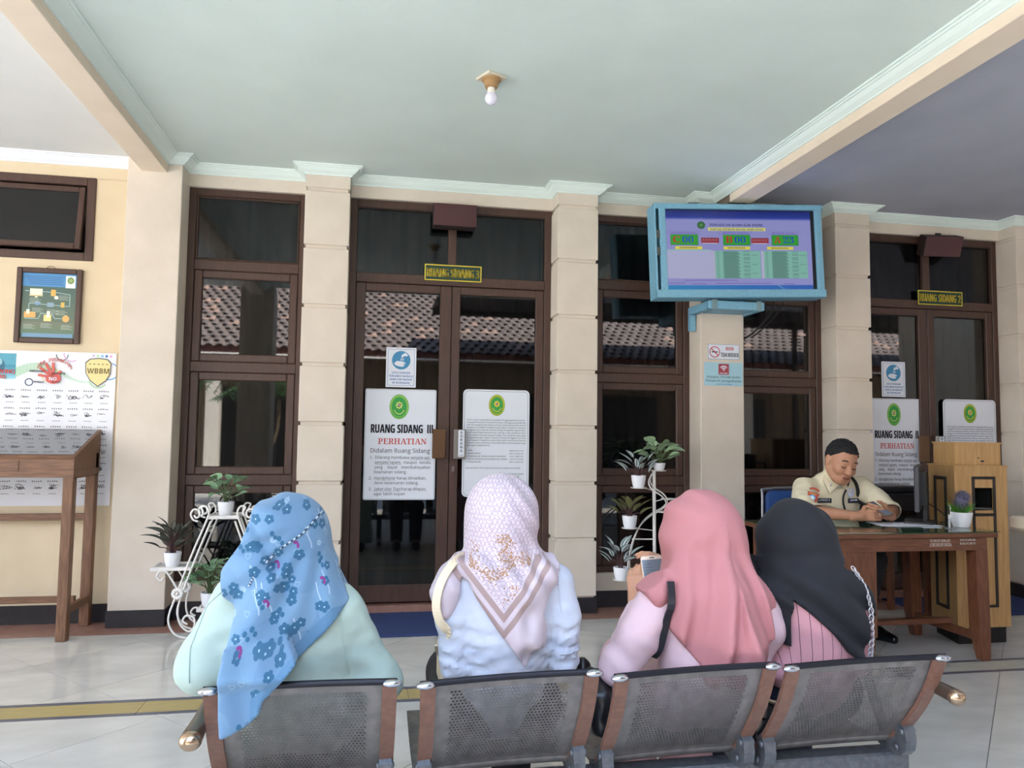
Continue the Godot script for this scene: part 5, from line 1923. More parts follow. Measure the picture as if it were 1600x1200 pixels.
	g.tube(smooth_path([Vector3(-0.225, 0.42, -0.14), Vector3(-0.225, 0.83, -0.15), Vector3(-0.19, 0.895, -0.15), Vector3(0.19, 0.895, -0.15), Vector3(0.225, 0.83, -0.15), Vector3(0.225, 0.42, -0.14)], 5), 0.011, 8)
	part("back_frame", g, steel, bc)
	for x in [-0.2, 0.2]:
		for z in [-0.15, 0.24]:
			g = G.new()
			g.tube([Vector3(x, 0.42, z), Vector3(x * 1.08, 0.0, z * 1.08)], 0.011, 8)
			part("leg", g, steel, bc)
	# wooden kiosk
	var ki := thing("kiosk", "pale wooden kiosk with black trim and black plinth, right of the desk", "kiosk")
	var P := func(ins: float) -> PackedVector2Array: return PackedVector2Array([Vector2(3.565 + ins, 4.14 + ins), Vector2(3.943 - ins, 4.14 + ins), Vector2(4.020 - ins, 4.46 - ins), Vector2(3.645 + ins, 4.46 - ins)])
	var lay := Transform3D(Basis(Vector3(1, 0, 0), Vector3(0, 0, -1), Vector3(0, 1, 0)), Vector3.ZERO)
	g = G.new()
	g.xf = lay
	g.prism(P.call(0.02), 0.0, 0.10)
	part("plinth", g, mat(c8(24, 22, 22), 0.6), ki)
	g = G.new()
	g.xf = lay
	g.prism(PackedVector2Array([Vector2(3.565, 4.14), Vector2(3.700, 4.14), Vector2(3.700, 4.162), Vector2(3.582, 4.165), Vector2(3.655, 4.438), Vector2(3.993, 4.438), Vector2(3.926, 4.162), Vector2(3.840, 4.162), Vector2(3.840, 4.14), Vector2(3.943, 4.14), Vector2(4.020, 4.46), Vector2(3.645, 4.46)]), 0.10, 1.092)
	g.prism(PackedVector2Array([Vector2(3.70, 4.14), Vector2(3.84, 4.14), Vector2(3.84, 4.162), Vector2(3.70, 4.162)]), 0.10, 0.818)
	g.prism(PackedVector2Array([Vector2(3.70, 4.14), Vector2(3.84, 4.14), Vector2(3.84, 4.162), Vector2(3.70, 4.162)]), 0.958, 1.092)
	part("body", g, M.wood_pale, ki)
	g = G.new()
	g.bx(3.69, 3.85, 0.80, 0.818, -4.30, -4.145)
	g.bx(3.69, 3.85, 0.80, 0.97, -4.31, -4.30)
	g.bx(3.69, 3.70, 0.80, 0.97, -4.31, -4.15)
	g.bx(3.84, 3.85, 0.80, 0.97, -4.31, -4.15)
	g.bx(3.69, 3.85, 0.958, 0.97, -4.31, -4.15)
	part("niche", g, mat(c8(10, 10, 10), 0.8), ki)
	g = G.new()
	g.beam(Vector3(3.70, 0.83, -4.20), Vector3(3.84, 0.825, -4.16), 0.03, 0.012, 0.002)
	part("niche_tray", g, mat(c8(84, 80, 78), 0.4), ki)
	g = G.new()
	g.xf = lay
	g.prism(P.call(-0.006), 1.088, 1.098)
	part("ledge", g, M.wood_pale, ki)
	g = G.new()
	g.xf = lay
	g.prism(P.call(0.022), 1.098, 1.232)
	part("head_box", g, M.wood_pale, ki)
	g = G.new()
	g.xf = lay
	g.prism(P.call(0.016), 1.232, 1.242)
	part("lid", g, M.wood_pale, ki)
	g = G.new()
	g.bx(3.775, 3.800, 1.118, 1.128, -4.1622, -4.1605)
	part("slot", g, M.black, ki)
	g = G.new()
	g.bx(3.752, 3.768, 1.142, 1.147, -4.1622, -4.1605)
	part("slot", g, M.black, ki)
	var trim := mat(c8(30, 24, 22), 0.5)
	g = G.new()
	g.ring(3.687, 3.853, 0.222, 1.028, 0.016, -4.144, -4.132, 0.002)
	g.bx(3.69, 3.85, 0.782, 0.800, -4.144, -4.132, 0.002)
	part("front_trim", g, trim, ki)
	g = G.new()
	var fd := Vector3(3.645 - 3.565, 0, -0.32).normalized()
	g.xf = Transform3D(Basis(fd, Vector3.UP, fd.cross(Vector3.UP)), Vector3(3.565, 0, -4.14))
	g.ring(0.095, 0.245, 0.195, 1.022, 0.016, -0.010, 0.002, 0.002)
	if (fd.cross(Vector3.UP)).x > 0.0:
		pass
	part("side_trim", g, trim, ki)
	# cream slab at the right edge of the picture
	var wt := thing("cream_counter", "end of a thick cream counter top at the right edge, beside the kiosk", "counter", Vector3(4.03, 0, -4.22))
	g = G.new()
	g.prism(PackedVector2Array([Vector2(0.0, 0.705), Vector2(0.012, 0.690), Vector2(0.10, 0.655), Vector2(1.2, 0.640), Vector2(1.2, 0.775), Vector2(0.015, 0.775), Vector2(0.0, 0.762)]), 0.0, 0.25)
	part("top", g, mat(c8(244, 232, 208), 0.5), wt)
	for x in [0.55, 1.1]:
		g = G.new()
		g.bx(x, x + 0.06, 0.0, 0.66, 0.02, 0.22, 0.004)
		part("leg", g, mat(c8(226, 214, 190), 0.6), wt)

func back_point(x: float, t: float) -> Vector3:
	# local: x across, t from the top edge (0) to the bottom bend (1)
	var y := 0.652 - 0.285 * t
	var z := -1.900 - 0.195 * t + 0.022 * sin(t * PI) * (1.0 if t < 1.0 else 1.0) - 0.012 * sin(x / 0.45 * PI)
	return Vector3(x, y, z)

func strip(g: G, f: Callable, x0: float, x1: float, t0: float, t1: float, th: float, off := 0.0) -> void:
	# slab patch on the curved back, as one cell
	var p := [f.call(x0, t0), f.call(x1, t0), f.call(x1, t1), f.call(x0, t1)]
	var n: Vector3 = (p[1] - p[0]).cross(p[3] - p[0]).normalized()
	if n.z < 0.0: n = -n
	var a := []
	var b := []
	for q in p:
		a.append(q + n * (off + th * 0.5))
		b.append(q + n * (off - th * 0.5))
	g.quad(a[0], a[1], a[2], a[3], n)
	g.quad(b[0], b[1], b[2], b[3], -n)
	for i in 4:
		var j := (i + 1) % 4
		var o: Vector3 = ((p[i] + p[j]) * 0.5 - (p[0] + p[2]) * 0.5).normalized()
		g.quad(a[i], a[j], b[j], b[i], o)

func bench() -> void:
	var steel := mottled(c8(112, 107, 104), c8(158, 150, 145), 0.012, Vector3(3, 3, 3), 0.42, 71)
	steel.metallic = 0.55
	var brown := mottled(c8(112, 78, 64), c8(140, 102, 84), 0.03, Vector3(2, 2, 2), 0.45, 72)
	var rim := mat(c8(34, 33, 40), 0.35, 0.4)
	var grey := mottled(c8(92, 94, 98), c8(126, 128, 130), 0.03, Vector3(2, 2, 2), 0.4, 73)
	grey.metallic = 0.5
	var W := 0.45
	var BP := back_point
	# perforated sheet, shared by the four seats
	var g := G.new()
	var px := 0.0094
	var x0 := 0.074
	var x1 := 0.384
	var nx := int((x1 - x0) / px)
	var rows := 27
	var t0 := 0.085
	var t1 := 0.955
	var dt := (t1 - t0) / rows
	for r in rows:
		var sh := 0.5 * px if r % 2 == 1 else 0.0
		for k in nx:
			var cx := x0 + sh + (k + 0.5) * px
			var ct := t0 + (r + 0.5) * dt
			var c: Vector3 = BP.call(cx, ct)
			var ex := Vector3(px * 0.5, 0, 0)
			var ey: Vector3 = (BP.call(cx, ct + dt * 0.5) - BP.call(cx, ct - dt * 0.5)) * 0.5
			var n := ex.cross(ey).normalized()
			if n.z < 0.0: n = -n
			var oc := []
			var ic := []
			for q in 8:
				var a := TAU * (q + 0.5) / 8.0
				var ca := cos(a)
				var sa := sin(a)
				var m := maxf(absf(ca), absf(sa))
				oc.append(c + ex * (ca / m) + ey * (sa / m))
				ic.append(c + ex.normalized() * ca * 0.0031 + ey.normalized() * sa * 0.0031)
			var h := n * 0.0008
			for q in 8:
				var w := (q + 1) % 8
				for s in [1.0, -1.0]:
					var i := g.vert(oc[q] + h * s, n * s)
					var j := g.vert(oc[w] + h * s, n * s)
					var l := g.vert(ic[w] + h * s, n * s)
					var o := g.vert(ic[q] + h * s, n * s)
					g.face(i, j, l)
					g.face(i, l, o)
		if sh > 0.0:
			strip(g, BP, x0, x0 + sh, t0 + r * dt, t0 + (r + 1) * dt, 0.0016)
		else:
			strip(g, BP, x0 + nx * px, x0 + nx * px + 0.5 * px, t0 + r * dt, t0 + (r + 1) * dt, 0.0016)
	var xe := x0 + (nx + 0.5) * px
	for k in 14:
		var a := float(k) / 14
		var b := float(k + 1) / 14
		strip(g, BP, 0.0, x0, lerpf(t0, t1, a), lerpf(t0, t1, b), 0.0016)
		strip(g, BP, xe, W, lerpf(t0, t1, a), lerpf(t0, t1, b), 0.0016)
		strip(g, BP, W * a, W * b, 0.0, t0, 0.0016)
		strip(g, BP, W * a, W * b, t1, 1.0, 0.0016)
	# the bend into the seat
	for k in 8:
		var f := func(x, t): 
			var ph: float = t * 1.45
			var e: Vector3 = BP.call(x, 1.0)
			return e + Vector3(0, -0.03 * sin(ph), -0.035 * (1.0 - cos(ph)) - 0.01 * t)
		for q in 6:
			strip(g, f, W * q / 6.0, W * (q + 1) / 6.0, k / 8.0, (k + 1) / 8.0, 0.0016)
	var sheet_mesh := g.mesh()
	g = G.new()
	var pts := []
	for k in 13: pts.append(BP.call(W * k / 12.0, 0.0) + Vector3(0, 0.002, 0.002))
	g.tube(pts, 0.0085, 8)
	var rim_mesh := g.mesh()
	g = G.new()
	for k in 18:
		strip(g, BP, 0.0, 0.036, k / 18.0 + 0.01, (k + 1) / 18.0 + 0.01, 0.011, 0.006)
	for k in 6:
		var f2 := func(x, t): 
			var ph: float = t * 1.2
			var e: Vector3 = BP.call(x, 1.0)
			return e + Vector3(0, -0.03 * sin(ph), -0.05 * (1.0 - cos(ph)) - 0.012 * t)
		strip(g, f2, 0.0, 0.036, k / 6.0, (k + 1) / 6.0, 0.011, 0.006)
	var bar_mesh := g.mesh()
	g = G.new()
	g.ball(Vector3(0.012, 0.652, -1.892), Vector3(0.024, 0.010, 0.013), 14, 8)
	var cap_mesh := g.mesh()
	g = G.new()
	g.sheet(func(u, v): return Vector3(u * W, 0.352 + 0.022 * v * v + 0.01 * sin(v * PI) * -1.0, -2.13 - v * 0.38), 8, 12, 0.003)
	var pan_mesh := g.mesh()
	g = G.new()
	g.xf = Transform3D(Basis(Vector3(0, 0, 1), Vector3(0, 1, 0), Vector3(-1, 0, 0)), Vector3(0.016, 0, 0))
	g.prism(PackedVector2Array([Vector2(-2.045, 0.425), Vector2(-2.028, 0.405), Vector2(-2.022, 0.375), Vector2(-2.03, 0.345), Vector2(-2.05, 0.325), Vector2(-2.10, 0.315), Vector2(-2.15, 0.325), Vector2(-2.16, 0.345), Vector2(-2.11, 0.352), Vector2(-2.075, 0.37), Vector2(-2.066, 0.41)]), -0.016, 0.016)
	for q in [[-2.04, 0.398], [-2.065, 0.345]]:
		g.ball(Vector3(q[0], q[1], -0.018), Vector3(0.010, 0.010, 0.006), 8, 6)
		g.ball(Vector3(q[0], q[1], 0.018), Vector3(0.010, 0.010, 0.006), 8, 6)
	var bracket_mesh := g.mesh()
	var be := thing("bench", "four-seat steel waiting bench with perforated backrests and brown side bars, in the foreground", "bench")
	var seats := [[-0.372, 0.446, 0.0, 0.0], [0.131, 0.453, 1.5, -0.010], [0.627, 0.450, 1.6, -0.014], [1.105, 0.487, 1.2, -0.010]]
	for s in seats:
		var tr := Transform3D(Basis(Vector3.BACK, deg_to_rad(s[2])).scaled(Vector3(s[1] / W, 1, 1)), Vector3.ZERO)
		var piv := Vector3(0, 0.65, -1.9)
		tr.origin = Vector3(s[0], s[3], 0) + piv - tr.basis * piv
		var b := part("backrest", sheet_mesh, steel, be)
		b.transform = tr
		part("rim", rim_mesh, rim, b)
		for x in [0.0, W - 0.036]:
			part("side_bar", bar_mesh, brown, b).position.x = x
			part("end_cap", cap_mesh, M.chrome, b).position.x = x + (0.0 if x == 0.0 else 0.012)
			part("bracket", bracket_mesh, grey, b).position.x = x
		part("seat_pan", pan_mesh, steel, be).position = Vector3(s[0], s[3], 0)
	g = G.new()
	g.bx(-0.42, 1.62, 0.262, 0.318, -2.155, -2.085, 0.006)
	part("cross_beam", g, grey, be)
	for x in [0.10, 1.09]:
		g = G.new()
		g.beam(Vector3(x, 0.26, -2.12), Vector3(x, 0.03, -2.12), 0.06, 0.05, 0.005)
		g.beam(Vector3(x, 0.03, -1.86), Vector3(x, 0.03, -2.42), 0.05, 0.04, 0.006)
		part("leg", g, grey, be)
	var arm := mat(c8(112, 98, 86), 0.3, 0.7)
	for x in [-0.393, 1.612]:
		g = G.new()
		g.xf = Transform3D(Basis.from_scale(Vector3(1, 0.8, 1)), Vector3(x, 0.545, 0))
		g.tube([Vector3(0, 0, -1.885), Vector3(0, 0.004, -1.91), Vector3(0, 0.008, -2.0), Vector3(0, 0.012, -2.3), Vector3(0, 0.0, -2.36)], [0.022, 0.025, 0.021, 0.021, 0.020], 14)
		var a := part("armrest", g, arm, be)
		g = G.new()
		g.ball(Vector3(x, 0.545, -1.885), Vector3(0.0255, 0.022, 0.022), 16, 10)
		part("knob", g, mat(c8(188, 160, 132), 0.22, 0.9), a)
		g = G.new()
		g.beam(Vector3(x, 0.53, -2.3), Vector3(x + (0.02 if x < 0 else -0.02), 0.30, -2.13), 0.03, 0.02, 0.003)
		part("arm_support", g, grey, a)

var wob := FastNoiseLite.new()

func sdf_mesh(f: Callable, lo: Vector3, hi: Vector3, cell: float, uvf = null) -> ArrayMesh:
	var g := G.new()
	nets(g, f, lo, hi, cell, uvf)
	return g.mesh()

func smin(a: float, b: float, k: float) -> float:
	var h := maxf(k - absf(a - b), 0.0)
	return minf(a, b) - h * h * 0.25 / k

# a hand: palm, four fingers and a thumb. w wrist, f forward, s thumb side, n palm normal, curl 0..1
func add_hand(d: Sdf, w: Vector3, f: Vector3, s: Vector3, n: Vector3, curl: float, size := 1.0) -> void:
	f = f.normalized()
	n = (n - f * n.dot(f)).normalized()
	s = (s - f * s.dot(f) - n * s.dot(n)).normalized()
	for i in 4:
		var o := (0.027 - 0.018 * i) * size
		d.cap(w + s * o * 0.55, w + f * 0.082 * size + s * o, 0.013 * size, 0.0105 * size, 0.014)
		var l: float = [0.040, 0.045, 0.041, 0.032][i] * size
		var p := w + f * (0.084 - 0.004 * absf(i - 1.0)) * size + s * o
		var dir := f
		for k in 3:
			var ang: float = curl * [0.7, 1.1, 0.8][k]
			dir = (dir * cos(ang) + n * sin(ang)).normalized() if k == 0 else dir.rotated(f.cross(n).normalized(), ang)
			var q: Vector3 = p + dir * l * [1.0, 0.68, 0.52][k]
			d.cap(p, q, (0.0088 - 0.0006 * k) * size, (0.0082 - 0.0008 * k) * size, 0.004)
			p = q
	var t0 := w + f * 0.018 * size + s * 0.022 * size
	var t1 := t0 + (f * 0.55 + s * 0.62 + n * 0.25).normalized() * 0.042 * size
	var t2 := t1 + (f * 0.85 + s * 0.2 + n * 0.35 * (0.4 + curl)).normalized() * 0.032 * size
	var t3 := t2 + (f * 0.9 + n * 0.4 * curl).normalized() * 0.024 * size
	d.chain([t0, t1, t2, t3], [0.014 * size, 0.0115 * size, 0.0095 * size, 0.0078 * size], 0.008)

func copy_sdf(a: Sdf, grow: float) -> Sdf:
	var b := Sdf.new()
	b.ca = a.ca; b.cd = a.cd; b.cl = a.cl; b.r0 = a.r0; b.r1 = a.r1; b.ck = a.ck
	b.ec = a.ec; b.er = a.er; b.ek = a.ek
	b.grow = grow
	return b

# head with a plain face looking along dir; local face direction +z
func head_sdf() -> Sdf:
	var h := Sdf.new()
	h.ell(Vector3(0, 0.035, -0.012), Vector3(0.076, 0.090, 0.096), 0.03)
	h.ell(Vector3(0, -0.035, 0.026), Vector3(0.060, 0.075, 0.060), 0.04)
	h.cap(Vector3(-0.012, -0.088, 0.062), Vector3(0.012, -0.088, 0.062), 0.021, 0.021, 0.03)
	h.chain([Vector3(-0.056, -0.045, 0.0), Vector3(-0.035, -0.080, 0.04)], [0.02, 0.018], 0.03)
	h.chain([Vector3(0.056, -0.045, 0.0), Vector3(0.035, -0.080, 0.04)], [0.02, 0.018], 0.03)
	h.cap(Vector3(-0.032, 0.028, 0.070), Vector3(0.032, 0.028, 0.070), 0.014, 0.014, 0.016)
	h.chain([Vector3(0, 0.012, 0.084), Vector3(0, -0.018, 0.100), Vector3(0, -0.028, 0.104)], [0.008, 0.011, 0.012], 0.010)
	for s in [-1.0, 1.0]:
		h.ell(Vector3(s * 0.013, -0.030, 0.094), Vector3(0.009, 0.008, 0.010), 0.006)
		h.ell(Vector3(s * 0.031, 0.004, 0.074), Vector3(0.017, 0.010, 0.011), 0.005)
		h.ell(Vector3(s * 0.042, -0.026, 0.062), Vector3(0.020, 0.020, 0.018), 0.02)
		h.ell(Vector3(s * 0.078, 0.0, -0.008), Vector3(0.010, 0.031, 0.020), 0.008)
		h.ell(Vector3(s * 0.081, 0.012, -0.014), Vector3(0.010, 0.020, 0.016), 0.006)
	h.ell(Vector3(0, -0.055, 0.084), Vector3(0.024, 0.0065, 0.012), 0.005)
	h.ell(Vector3(0, -0.064, 0.081), Vector3(0.020, 0.007, 0.012), 0.004)
	return h

func cloth(color: Color, rough := 0.85, fine := 6.0) -> StandardMaterial3D:
	var m := mat(color, rough)
	m.rim_enabled = true
	m.rim = 0.25
	m.normal_enabled = true
	m.normal_texture = noise_tex(0.12, Color.BLACK, Color.WHITE, 81, 256, 3, true)
	m.normal_scale = 0.12
	m.uv1_triplanar = false
	return m

func shoes(to: Node3D, cx: float, z: float, m: Material) -> void:
	for s in [-1.0, 1.0]:
		var d := Sdf.new()
		d.chain([Vector3(cx + s * 0.10, 0.045, z + 0.04), Vector3(cx + s * 0.105, 0.04, z - 0.06), Vector3(cx + s * 0.108, 0.03, z - 0.17)], [0.042, 0.040, 0.030], 0.03)
		part("shoe", sdf_mesh(func(p): return maxf(d.d(p), 0.002 - p.y), Vector3(cx + s * 0.10 - 0.08, -0.02, z - 0.24), Vector3(cx + s * 0.10 + 0.08, 0.12, z + 0.12), 0.008), m, to)

# planar print coordinates that follow the cloth round the sides
func back_uv(cx: float, x0: float, y1: float, w: float, h: float, zb: float) -> Callable:
	return func(p: Vector3) -> Vector2:
		var dx := p.x - cx
		var side := dx / (absf(dx) + 0.06)
		return Vector2((p.x + side * maxf(0.0, zb - p.z) * 0.6 - x0) / w, (y1 - p.y) / h)

func woman(label: String, spec: Dictionary) -> Node3D:
	var o := thing("person", label, "person", Vector3.ZERO, 0.0, "")
	var cx: float = spec.cx
	var top: Sdf = spec.top
	var head: Vector3 = spec.head
	var skin := mat(c8(196, 146, 116), 0.55)
	skin.subsurf_scatter_enabled = true
	skin.subsurf_scatter_strength = 0.1
	# one continuous body under the clothes
	var bod := copy_sdf(top, -0.012)
	bod.cap(Vector3(cx, 0.84, -2.17), head + Vector3(0, -0.06, 0.0), 0.062, 0.058, 0.03)
	for s in [-1.0, 1.0]:
		bod.chain([Vector3(cx + s * 0.09, 0.46, -2.26), Vector3(cx + s * 0.105, 0.45, -2.60), Vector3(cx + s * 0.10, 0.08, -2.58), Vector3(cx + s * 0.105, 0.045, -2.70)], [0.095, 0.068, 0.050, 0.038], 0.04)
	var g := G.new()
	nets(g, func(p): return bod.d(p), Vector3(cx - 0.42, 0.0, -2.80), Vector3(cx + 0.42, 0.98, -1.95), 0.014)
	# head
	var hs := head_sdf()
	var hb := Basis(Vector3.UP, PI + deg_to_rad(spec.get("yaw", 0.0))) * Basis(Vector3.RIGHT, deg_to_rad(spec.get("nod", 12.0)))
	var hx := Transform3D(hb, head)
	var g0 := g.v.size()
	nets(g, func(p): return hs.d(p), Vector3(-0.11, -0.13, -0.13), Vector3(0.11, 0.15, 0.14), 0.006)
	for i in range(g0, g.v.size()):
		g.v[i] = hx * g.v[i]
		g.n[i] = hb * g.n[i]
	for q in spec.hands:
		var hd := Sdf.new()
		hd.cap(q[0] - q[1].normalized() * 0.03, q[0] + q[1].normalized() * 0.01, 0.027, 0.025, 0.01)
		add_hand(hd, q[0], q[1], q[2], q[3], q[4], 0.92)
		var c: Vector3 = q[0] + q[1].normalized() * 0.06
		nets(g, func(p): return hd.d(p), c - Vector3.ONE * 0.13, c + Vector3.ONE * 0.13, 0.0042)
	part("body", g, skin, o)
	# shirt
	var wr: Callable = spec.wrinkle
	var sh := part("shirt", sdf_mesh(func(p): return top.d(p) + wr.call(p), spec.lo, spec.hi, 0.0095, spec.get("shirt_uv")), spec.shirt, o)
	if spec.has("seams"):
		for s in spec.seams:
			g = G.new()
			g.tube(surface_line(func(p): return top.d(p) + wr.call(p), s, 20), 0.0022, 6)
			part("seam", g, spec.shirt, sh)
	# trousers or skirt
	var lg := Sdf.new()
	var wide: float = spec.get("wide", 0.0)
	for s in [-1.0, 1.0]:
		lg.chain([Vector3(cx + s * 0.085, 0.465, -2.24), Vector3(cx + s * 0.105, 0.455, -2.60), Vector3(cx + s * (0.10 + wide * 0.4), 0.10, -2.57)], [0.103, 0.078 + wide * 0.3, 0.065 + wide], 0.03 + wide)
	part("skirt" if wide > 0.0 else "trousers", sdf_mesh(func(p): return maxf(lg.d(p), 0.07 - p.y), Vector3(cx - 0.3, 0.05, -2.78), Vector3(cx + 0.3, 0.62, -2.05), 0.014), spec.legs, o)
	shoes(o, cx, -2.60, M.black)
	# headscarf: cloth shell cut by its own outline
	var sc: Sdf = spec.scarf
	var outline: PackedVector2Array = spec.outline
	var fold: Callable = spec.fold
	var cut: float = spec.get("round", 0.0)
	var hij := func(p: Vector3) -> float:
		var e := sc.d(p)
		if e > 0.03: return minf(e, (spec.extra as Callable).call(p)) if spec.has("extra") else e
		e += fold.call(p)
		var t := poly_d(outline, Vector2(p.x, p.y)) - cut
		var q := maxf(e, t)
		return minf(q, (spec.extra as Callable).call(p)) if spec.has("extra") else q
	part("headscarf", sdf_mesh(hij, spec.slo, spec.shi, 0.0062, spec.get("scarf_uv")), spec.cloth, o)
	return o

# project a polyline of (x, y) onto the camera-facing side of a solid, from behind (+z)
func surface_line(f: Callable, pts: Array, n: int, off := 0.001) -> Array:
	var out := []
	for i in n + 1:
		var t := float(i) / n * (pts.size() - 1)
		var k := mini(int(t), pts.size() - 2)
		var q: Vector2 = (pts[k] as Vector2).lerp(pts[k + 1], t - k)
		var z := -1.75
		for s in 60:
			var dd: float = f.call(Vector3(q.x, q.y, z))
			if dd < off: break
			z -= maxf(dd * 0.7, 0.001)
			if z < -2.6: break
		if z > -2.55: out.append(Vector3(q.x, q.y, z))
	return out

func pv(a: Array) -> PackedVector2Array:
	var p := PackedVector2Array()
	for i in range(0, a.size(), 2): p.append(Vector2(a[i], a[i + 1]))
	return p

func floral() -> StandardMaterial3D:
	var p := Pic.new(720, 864, c8(106, 140, 170))
	var r := RandomNumberGenerator.new()
	r.seed = 5
	for k in 60:
		p.disk(r.randf(), r.randf(), 60, 60, c8(106, 140, 170).lerp(c8(116, 150, 178), r.randf()))
	var white := c8(150, 176, 196)
	for k in 46:
		var u := r.randf()
		var v := r.randf()
		if k % 3 == 0:
			for q in 5:
				p.disk(u + cos(TAU * q / 5.0) * 0.010, v + sin(TAU * q / 5.0) * 0.008, 5, 5, white)
		else:
			var pts := []
			for q in 14:
				var a := TAU * q / 13.0
				pts.append(Vector2(u + 0.014 * pow(sin(a), 3.0), v - 0.0008 * (13.0 * cos(a) - 5.0 * cos(2.0 * a) - 2.0 * cos(3.0 * a))))
			p.line(pts, 1.0, white)
	for k in 26:
		var u := r.randf()
		var v := r.randf()
		p.line([Vector2(u, v), Vector2(u + 0.012, v + 0.035), Vector2(u + 0.032, v + 0.07), Vector2(u + 0.036, v + 0.09)], 2.2, c8(170, 188, 204))
	var teal := c8(50, 100, 132)
	for k in 120:
		var u := r.randf()
		var v := r.randf_range(0.05, 0.97)
		if k > 64:
			u = 0.22 + 0.45 * (v - 0.2) * r.randf_range(0.6, 1.0) + r.randf_range(-0.1, 0.25)
		var s := r.randf_range(8.0, 13.0)
		var ph := r.randf() * TAU
		if k % 5 == 4:
			p.disk(u, v, 8, 10, teal)
			p.disk(u + 0.015, v + 0.018, 7, 9, teal)
			continue
		for q in 5:
			p.disk(u + cos(ph + TAU * q / 5.0) * s * 0.95 / 720.0, v + sin(ph + TAU * q / 5.0) * s * 0.95 / 864.0, s * 0.72, s * 0.72, teal)
		p.disk(u, v, 3.2, 3.2, c8(160, 190, 206))
	for q in [[0.43, 0.30], [0.40, 0.44], [0.66, 0.38], [0.52, 0.22], [0.30, 0.60]]:
		p.disk(q[0], q[1], 9, 6, c8(132, 52, 120))
		p.disk(q[0] + 0.012, q[1] + 0.014, 5, 10, c8(132, 52, 120))
	# plain lower border following the hem
	for y in range(430, 864):
		for x in 720:
			var wx := -0.45 + x / 720.0 * 0.5
			var wy := 1.10 - y / 864.0 * 0.6
			var a := Vector2(-0.03, 0.80)
			var b := Vector2(-0.215, 0.625)
			var n := Vector2(-(b - a).y, (b - a).x).normalized()
			if absf((Vector2(wx, wy) - a).dot(n)) < 0.045 and wx > -0.26:
				p.im.set_pixel(x, y, c8(92, 132, 164))
	var m := print_mat(p, 0.85)
	m.rim_enabled = true
	m.rim = 0.3
	return m

func curls() -> StandardMaterial3D:
	# x 0.12..0.66, y 1.16..0.60
	var base := c8(204, 190, 196)
	var p := Pic.new(864, 896, base)
	var r := RandomNumberGenerator.new()
	r.seed = 9
	for row in 46:
		for k in 42:
			var u := (k + 0.5 * (row % 2)) / 42.0
			var v := row / 46.0
			var pts := []
			var a0 := r.randf() * TAU
			for q in 9:
				pts.append(Vector2(u + cos(a0 + q * 0.62) * 0.0105, v + sin(a0 + q * 0.62) * 0.0098))
			p.line(pts, 1.0, c8(140, 118, 140))
	for k in 900:
		# gold clusters: a loose band below the nape and a vertical spray
		var v := 0.0
		var u := 0.0
		if k < 420:
			u = r.randf_range(0.27, 0.66)
			v = 0.47 + 0.035 * sin(u * 20.0) + r.randfn() * 0.016
		elif k < 600:
			u = 0.46 + r.randfn() * 0.022
			v = r.randf_range(0.32, 0.45)
		elif k < 820:
			u = 0.50 + r.randfn() * 0.03
			v = r.randf_range(0.55, 0.80)
		else:
			u = 0.29 + r.randfn() * 0.02
			v = r.randf_range(0.36, 0.62)
		p.disk(u, v, r.randf_range(1.5, 4.0), r.randf_range(1.5, 4.0), c8(160, 118, 78))
	var plain := c8(198, 184, 192)
	var taupe := c8(158, 134, 130)
	for y in range(380, 896):
		for x in 864:
			var w := Vector2(0.12 + x / 864.0 * 0.54, 1.16 - y / 896.0 * 0.56)
			# left and right edges of the printed triangle, meeting near the tip
			var dl := (w - Vector2(0.262, 0.905)).dot(Vector2(-0.78, -0.62))
			var dr := (w - Vector2(0.465, 0.937)).dot(Vector2(0.82, -0.57))
			var q := maxf(dl, dr)
			if q > 0.0 and w.y < 0.925:
				var c := plain
				if (q > 0.004 and q < 0.019) or (q > 0.031 and q < 0.046): c = taupe
				p.im.set_pixel(x, y, c)
	var m := print_mat(p, 0.6)
	m.rim_enabled = true
	m.rim = 0.3
	return m

